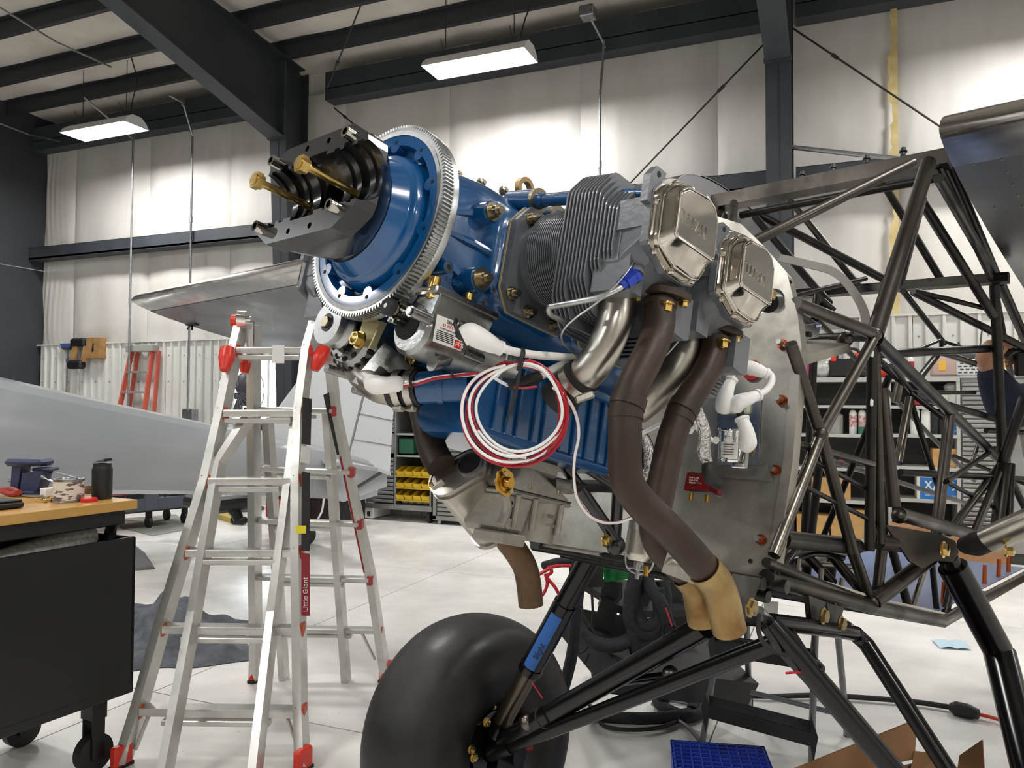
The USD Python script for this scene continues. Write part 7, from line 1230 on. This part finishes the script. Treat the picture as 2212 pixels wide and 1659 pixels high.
# ---- open shelving at the right
def shelving(x0, x1, zs, lab):
    t = thing('shelving_unit', lab, 'shelving', at=((x0 + x1) / 2, 8.4, 0)); y0, y1 = 8.2, 8.6
    for x in (x0, x1 - .03): part(t, 'side_panel', b2((x, y0, 0), (x + .03, y1, zs[0])), SHG)
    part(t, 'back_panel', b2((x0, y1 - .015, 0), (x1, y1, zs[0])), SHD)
    for z in zs: part(t, 'shelf', b2((x0, y0 - .005, z - (.045 if z == zs[0] else .03)), (x1, y1 - .015, z)), SHG)
    return t
shelving(-1.15, .36, (1.685, 1.415, 1.137, .812, .50, .14), 'grey open shelving behind the fuselage, the left unit'); shelving(.42, 1.02, (1.685, 1.415, 1.147, .845, .545, .16), 'grey open shelving behind the fuselage, the narrow right unit')
c3 = thing('tambour_cabinet', 'narrow stainless roll-front cabinet at the far right behind the tubing', 'cabinet', at=(1.25, 8.4, 0)); part(c3, 'carcass', b2((1.03, 8.23, .1), (1.95, 8.6, 1.67)), STCAB); slats(c3, 1.035, 1.40, .12, 1.66, 8.21, .042); part(c3, 'lock_panel', b2((1.41, 8.2, .1), (1.95, 8.23, 1.66)), STCAB); part(c3, 'plinth', b2((1.03, 8.24, 0), (1.95, 8.6, .1)), SHD); part(c3, 'cabinet_top', b2((1.02, 8.19, 1.67), (1.97, 8.62, 1.69)), SHG)
S8 = lambda px, z, y=8.28: A_([wp(px, 850, 'y', y)[0], y, z])
def lid_jar(px, z, r, h, body, lidm, lab, nm='jar', ct='jar', y=8.30, lab_m=None):
    p = S8(px, z, y); t = thing(nm, lab, ct, at=p); part(t, 'body', lathe([(.001, 0), (r, 0), (r, h * .75), (r * .6, h * .85), (r * .45, h * .86), (.001, h * .86)], p, (0, 0, 1), 20), body); part(t, 'lid', lathe([(.001, h * .86), (r * .5, h * .86), (r * .5, h), (.001, h)], p, (0, 0, 1), 16), lidm)
    if lab_m: part(t, 'paper_label', lathe([(r * 1.005, h * .25), (r * 1.01, h * .26), (r * 1.01, h * .66), (r * 1.005, h * .67)], p, (0, 0, 1), 20), lab_m)
    return t
REDM = mat('jar_red', hx('8e1a1c'), .5); GLASSY = mat('frosted_jar', hx('8b8b86'), .3)
lid_jar(1738, 1.685, .07, .17, mat('magenta_tub', hx('a0245e'), .5), BLACKP, 'magenta tub on the left end of the shelving top', 'tub', 'tub'); p = S8(1778, 1.685); single('clear_bag', sph(p + A_([0, 0, .09]), .10, 3, (1, .8, .95)), mat('clear_wrap', hx('b9b9b4'), .15, metal=.3, bump=.9, bscale=35), 'clear plastic bag of parts on top of the shelving', 'bag'); lid_jar(1786, 1.685, .05, .26, WHITEP, WHITEP, 'white bottle behind the clear bag on the shelving top', 'bottle', 'bottle', y=8.42)
tc = S8(1832, 1.685); TC = thing('tool_case', 'black and red power tool case on top of the left shelving unit', 'tool case', at=tc); part(TC, 'case', rbx(tc + A_([0, 0, .09]), (.34, .16, .18), .02), BLACKP); part(TC, 'lid', [rbx(tc + A_([.09, -.0, .205]), (.14, .15, .055), .012)], REDL); part(TC, 'latch', [rbx(tc + A_([-.13, -.083, .18]), (.05, .02, .05), .006)], REDL); part(TC, 'handle', [tube([tc + A_([x, -.02, z]) for x, z in ((-.10, .18), (-.09, .26), (0, .28), (.09, .26), (.10, .18))], .015, 8, smooth=4)], BLACKP)
sb = S8(1925, 1.685); single('red_bag', rbx(sb + A_([-.06, 0, .05]), (.24, .14, .10), .04), REDL, 'red wrapped packet on the shelving top right of the tool case', 'packet'); single('clear_wrapper', sph(sb + A_([-.09, .1, .15]), .10, 2, (1, .7, .9)), mat('clear_wrap2', hx('c4c4c2'), .2, bump=.9, bscale=30), 'clear wrapper behind the red packet', 'bag')
lid_jar(1967, 1.685, .035, .22, mat('clear_bottle', hx('cfcfca'), .25), CHROME, 'clear spray bottle with a small red label on the shelving', 'bottle', 'bottle', lab_m=REDM)
jg = S8(2039, 1.685); JG = thing('oil_jug', 'translucent oil jug with a red cap and yellow label on the right shelving unit', 'jug', at=jg); part(JG, 'body', unman(m3.Manifold.batch_hull([man(rbx(jg + A_([0, 0, .09]), (.22, .12, .18), .02)), man(rbx(jg + A_([0, 0, .20]), (.10, .08, .03), .01))])), mat('amber_jug', hx('a99089'), .3)); part(JG, 'cap', cyl(jg + A_([.03, 0, .215]), jg + A_([.03, 0, .245]), .03, n=16), REDM); part(JG, 'paper_label', rbx(jg + A_([-.02, -.061, .10]), (.06, .003, .09), .001), mat('yellow_label', hx('d8a53c'), .5))
bs = S8(2098, 1.685, 8.3); BS = thing('wire_basket', 'white plastic basket with tools on the right shelving unit', 'basket', at=bs); part(BS, 'basket', [rbx(bs + A_([0, 0, .08]), (.26, .18, .16), .015)], mat('basket_white', hx('c9cac8'), .5)); part(BS, 'opening', [rbx(bs + A_([-.10 + .045 * i + .015 * (j % 2), -.091, .035 + .028 * j]), (.03, .004, .014), .003) for i in range(5) for j in range(4)], FD, kind='stuff'); part(BS, 'tool', tube([bs + A_([-.05, 0, .16]), bs + A_([-.10, 0, .32])], .010, 6), BLACKP); part(BS, 'tool', tube([bs + A_([.06, 0, .14]), bs + A_([.09, 0, .42])], .008, 6), FD); part(BS, 'tool', rbx(bs + A_([0, 0, .19]), (.2, .05, .05), .01), FD)
cbb = S8(2185, 1.69, 8.3); CB2 = thing('shipping_carton', 'tan shipping carton on top of the far right cabinet beside the hand', 'cardboard box', at=cbb); part(CB2, 'carton', rbx(cbb + A_([.02, .05, .12]), (.26, .24, .24), .003), CARDT); part(CB2, 'printed_panel', rbx(cbb + A_([.0, -.0715, .17]), (.11, .003, .05), .001), INK)
p = S8(2195, 1.69, 8.22); single('paper_stack', rbx(p + A_([0, 0, .03]), (.2, .06, .06), .004), WHITEP, 'white carton edge below the tan shipping carton', 'box')
for i, px in enumerate((1842, 1862)): lid_jar(px, 1.137, .035, .27, WHITEP, BLACKP, ('white spray bottle half hidden by a tube, left of its twin', 'white spray bottle with a red label and dark badge on the second shelf')[i], 'spray_bottle', 'bottle', lab_m=mat('label_red' + str(i), hx('b04a44'), .5, c2=hx('ded9d3'), scale=40)); 
p = S8(1862, 1.137, 8.26); single('green_can', cyl(p + A_([.0, -.02, 0]), p + A_([0, -.02, .07]), .036, n=18), mat('can_green', hx('2a5f4a'), .5), 'dark green tin before the labelled spray bottle', 'can')
lid_jar(1802, 1.137, .08, .24, GLASSY, REDM, 'large jar with a red lid on the second shelf', 'jar', 'jar'); p = S8(1775, 1.137); single('grey_bracket', tube([p + A_([-.10, 0, .01]), p + A_([0, 0, .05]), p + A_([.10, 0, .045]), p + A_([.12, 0, .01])], .016, 8, smooth=4), GALV, 'bent grey part lying on the second shelf', 'bracket')
p = S8(1788, .812); single('white_carton', rbx(p + A_([.02, 0, .035]), (.09, .06, .06), .006), WHITEP, 'small white carton on the third shelf', 'box'); p = S8(1815, .812); TG = thing('drill', 'dark power tool with a red accent on the third shelf', 'power tool', at=p); part(TG, 'body', rbx(p + A_([.02, 0, .06]), (.2, .07, .07), .02), BLACKP); part(TG, 'chuck', cyl(p + A_([.12, 0, .06]), p + A_([.2, 0, .03]), .03, .01, n=12), FD); part(TG, 'grip', rbx(p + A_([.01, -.02, .05]), (.05, .05, .09), .01), REDM)
def carton(px, z, w_, h, d, m, lab, y=8.3, prints=(), wb=None):
    p = S8(px, z, y); t = thing('cardboard_carton', lab, 'cardboard box', at=p); part(t, 'carton', rbx(p + A_([0, d / 2 - .06, h / 2]), (w_, d, h), .003), m); fy = p + A_([0, -.0615, 0])
    if wb: part(t, 'printed_panel', b2(fy + A_([-w_ / 2 + wb[0], -.0006, wb[1]]), fy + A_([w_ / 2 - wb[2], .0006, wb[3]])), wb[4])
    for s, hh, dx, dz, m2, bo_ in prints: part(t, 'carton_print', text(s, hh, fy + A_([dx, -.0012, dz]), (1, 0, 0), (0, 0, 1), .0006, bo_), m2)
    part(t, 'tape', b2(fy + A_([-w_ / 2, -.0003, h * .5 - .01]), fy + A_([w_ / 2, .0003, h * .5 + .01])), m) if not wb else None; return t
BLU = mat('carton_blue', hx('1f6db4'), .5); CWH = mat('carton_white', hx('dcd8d0'), .6)
carton(1793, .50, .36, .21, .25, CARDT, 'brown carton on the fourth shelf of the left unit'); carton(1846, .14, .44, .27, .25, CARDT, 'larger brown carton on the lowest shelf of the left unit'); carton(1755, .14, .30, .2, .25, CARDT, 'brown carton at the left of the lowest shelf')
carton(2008, .545, .235, .29, .25, CWH, 'white and blue printed carton, the left one of the pair', wb=(.025, .0, .0, .20, BLU), prints=(('X/A', .075, -.06, .095, CWH, True), ('SAE 2000-4', .018, -.05, .03, CWH, False))); carton(2063, .545, .225, .28, .25, CWH, 'white and blue printed carton, the right one of the pair', wb=(.02, .0, .0, .19, BLU), prints=(('X/A', .075, -.045, .09, CWH, True), ('SAE 2000', .018, -.04, .03, CWH, False)))
carton(2050, .845, .29, .17, .22, CARDT, 'brown carton above the pair of blue and white cartons'); carton(2067, 1.147, .13, .17, .2, CWH, 'small blue carton printed TYPE beside the white bottles', wb=(.0, .0, .0, .15, BLU), prints=(('TYPE J', .038, -.062, .075, CWH, True), ('SAE 2000', .016, -.04, .025, CWH, False)))
for i, px in enumerate((1976, 2000)): lid_jar(px, 1.147, .042, .29, WHITEP, WHITEP, ('white oil bottle on the right unit, nearer the upright', 'white oil bottle on the right unit, nearer the blue carton')[i], 'oil_bottle', 'bottle')
for i, px in enumerate((2018, 2036)): lid_jar(px, 1.147, .045, .27, BLACKP, BLACKP, ('black oil bottle in the shade beside the white pair', 'black oil bottle next to the blue carton')[i], 'oil_bottle', 'bottle')
for i, (px, r) in enumerate(((2035, .07), (2058, .075))): p = S8(px, 1.415); single('white_tub', lathe([(.001, 0), (r * .8, 0), (r, .10), (r * .97, .10), (.001, .11)], p, (0, 0, 1), 20), mat('tub_white' + str(i), hx('b9b8b0'), .5), ('white tub on the dark upper shelf of the right unit', 'white tub next to the roll-front cabinet on the upper shelf')[i], 'tub')
p = S8(1985, 1.415); single('red_tin', rbx(p + A_([0, 0, .07]), (.09, .1, .14), .01), REDM, 'red tin on the upper shelf of the right unit', 'tin'); p = S8(2056, 1.525); single('white_dome', sph(p + A_([0, .02, .06]), .06, 2, (1.1, 1, .8)), mat('dome_white', hx('8d8d88'), .4), 'pale dome stacked on the right-hand white tub', 'tub')
cl_ = wp(2035, 1185, 'y', 7.9); CL = thing('cardboard_carton', 'long flat brown carton with a white label on the floor before the shelving', 'cardboard box', at=(cl_[0], 7.9, 0)); part(CL, 'carton', b2((cl_[0] - .42, 7.85, 0), (cl_[0] + .5, 8.1, .33)), CARD); part(CL, 'paper_label', b2((cl_[0] - .40, 7.846, .14), (cl_[0] - .08, 7.85, .24)), LABELW)
part(CL, 'barcode', [b2((cl_[0] - .38 + .014 * k, 7.844, .16), (cl_[0] - .374 + .014 * k, 7.846, .22)) for k in range(10)], INK, kind='stuff')
hk = thing('wall_hook_gear', 'metal shackle and ring hanging on the wall by the panel arch', 'shackle', at=wp(1832, 745, 'y', 8.5)); hp_ = wp(1832, 700, 'y', 8.55); part(hk, 'ring', [tube([hp_ + A_([.05 * math.cos(a), 0, .05 * math.sin(a)]) for a in np.linspace(0, 2 * math.pi, 18, endpoint=False)], .012, 6, closed=True)], FD); part(hk, 'shackle', tube([hp_ + A_([x, -.02, z]) for x, z in ((-.05, -.2), (-.04, -.06), (.0, -.03), (.05, -.06), (.06, -.16))], .014, 8, smooth=4), GALV); part(hk, 'hanger', cyl(hp_ + A_([0, .08, .05]), hp_ + A_([0, 0, .05]), .008, n=6), FD)
# ================================================================ the person reaching in from the right
SKINM = mat('skin', hx('b98a6c'), .5, c2=hx('a97759'), scale=25); NAVY = mat('navy_sweater', hx('1b2136'), .85, bump=.5, bscale=160); KHA = mat('khaki_trousers', hx('8b7a5e'), .85, bump=.3, bscale=60); HAIR = mat('brown_hair', hx('3a2b20'), .7)
def body(chains, res=.012, it=8):
    M_ = None
    for ch in chains:
        for (a, ra), (b, rb2) in zip(ch, ch[1:]):
            s = [m3.Manifold.sphere(r, 20).translate(tuple(map(float, p))) for p, r in ((a, ra), (b, rb2))]; h = m3.Manifold.batch_hull(s); M_ = h if M_ is None else M_ + h
    t = unman(M_.refine_to_length(res)); t.merge_vertices(); trimesh.smoothing.filter_taubin(t, .5, -.53, it); return t
sh_l = wd(2320, 850, 3.12); el = wd(2182, 880, 3.08); wr = wd(2137, 803, 3.06); pel = A_([sh_l[0] + .06, sh_l[1] + .22, 0.96])
PE = thing('person', 'person in navy sweater and khaki trousers reaching in from the right edge', 'person', at=pel * (1, 1, 0))
ch_ = A_([pel[0] + .02, pel[1] - .01, 1.30]); nk = A_([pel[0], pel[1] - .01, 1.52]); hd_ = A_([pel[0] - .03, pel[1] - .01, 1.68]); sh_r = A_([pel[0] + .04, pel[1] + .20, 1.44]); sl = sh_l.copy(); sl[2] = min(sl[2], 1.45)
hand_c = wd(2128, 775, 3.05); kn = wd(2135, 752, 3.03); gx = unit(wd(2180, 760, 3.03) - wd(2120, 765, 3.03))
chains = [[(nk - A_([0, 0, .1]), .06), (nk, .055), (hd_ - A_([0.02, 0, .03]), .075)], [(hd_, .095), (hd_ + A_([.02, 0, .04]), .098)], [(hd_ - A_([.05, 0, .07]), .06), (hd_ - A_([.04, 0, 0]), .075)], [(el, .042), (wr, .031), (hand_c, .036), (kn + gx * .01, .034)], [(hand_c + gx * .02, .034), (kn + gx * .045, .030)]]
for k in range(4):
    b = kn + gx * (.018 + .012 * k) + UP * (.012 - .016 * k) + FWD * .012 * (k - 1.5); chains.append([(b, .0125), (b + gx * .05 + UP * .006, .0115), (b + gx * .066 - UP * .018 + FWD * .012, .0105), (b + gx * .046 - UP * .038 + FWD * .022, .0095)])
chains.append([(hand_c + gx * .01, .016), (hand_c + gx * .05 - FWD * .02 + UP * .004, .0125), (hand_c + gx * .085 - FWD * .01 + UP * .008, .011)])
ra_e, ra_w = A_([pel[0] + .10, pel[1] + .30, 1.17]), A_([pel[0] + .12, pel[1] + .32, .92]); chains.append([(ra_e, .04), (ra_w, .03), (ra_w + A_([0, 0, -.07]), .035)])
for k in range(4): b = ra_w + A_([-.03 + .02 * k, 0, -.09]); chains.append([(b, .012), (b + A_([0, -.01, -.045]), .010), (b + A_([0, -.025, -.075]), .009)])
chains.append([(hd_ - A_([.10, 0, .0]), .012), (hd_ - A_([.125, 0, .03]), .014)])
for s in (-1, 1): chains.append([(hd_ + A_([0, s * .092, -.005]), .016), (hd_ + A_([.01, s * .096, -.03]), .013)])
part(PE, 'body', body(chains, .008, 5), SKINM, smooth=True)
part(PE, 'sweater', body([[(A_([pel[0], pel[1] - .08, 1.0]), .12), (A_([ch_[0], ch_[1] - .10, 1.32]), .125), (sl - A_([0, 0, .0]), .082)], [(A_([pel[0], pel[1] + .08, 1.0]), .12), (A_([ch_[0], ch_[1] + .10, 1.32]), .125), (sh_r, .08)], [(sl, .08), (nk - A_([0, 0, .06]), .07), (sh_r, .08)], [(sl, .085), (sl * .4 + el * .6, .085), (el, .085)], [(el, .085), (el * .5 + wr * .5 + UP * -.006, .070), (wr + (el - wr) * .08, .050)], [(sh_r, .075), (ra_e, .058), (ra_w + A_([0, 0, .04]), .042)]], .012, 8), NAVY, smooth=True, label='navy knitted sweater')
fl1, fl2 = A_([pel[0] + .02, pel[1] - .12, 0]), A_([pel[0] - .02, pel[1] + .13, 0])
part(PE, 'trousers', body([[(A_([pel[0], pel[1] - .08, .98]), .125), (A_([pel[0], pel[1] + .08, .98]), .125)], [(A_([pel[0], pel[1] - .09, .9]), .10), (fl1 + A_([-.02, 0, .5]), .068), (fl1 + A_([0, 0, .09]), .052)], [(A_([pel[0], pel[1] + .09, .9]), .10), (fl2 + A_([-.02, 0, .5]), .068), (fl2 + A_([0, 0, .09]), .052)]], .015, 8), KHA, smooth=True)
for f_ in (fl1, fl2): part(PE, 'boot', hull([f_ + A_([x, y, z]) for x, y, z in ((.06, -.04, .0), (.06, .04, 0), (-.2, -.04, 0), (-.2, .04, 0), (-.19, -.035, .04), (-.19, .035, .04), (.05, -.04, .13), (.05, .04, .13), (-.05, -.04, .13), (-.05, .04, .13))]), BLACKP)
part(PE, 'hair', body([[(hd_ + A_([.035, 0, .045]), .098), (hd_ + A_([-.02, 0, .055]), .088)], [(hd_ + A_([.05, 0, .0]), .085), (hd_ + A_([.04, 0, -.05]), .07)]], .015, 4), HAIR, smooth=True)
for s in (-1, 1): part(PE, 'eye', sph(hd_ + A_([-.105, s * .032, .012]), .011, 2), LABELW)
single('black_clamp', [tube([wd(2172, 772, 3.02), wd(2185, 760, 3.02), wd(2205, 758, 3.02)], .016, 10, smooth=4), rbx(wd(2207, 785, 3.02), (.05, .05, .10), .01)], BLACKP, 'black clamp gripped by the hand at the right edge', 'clamp')
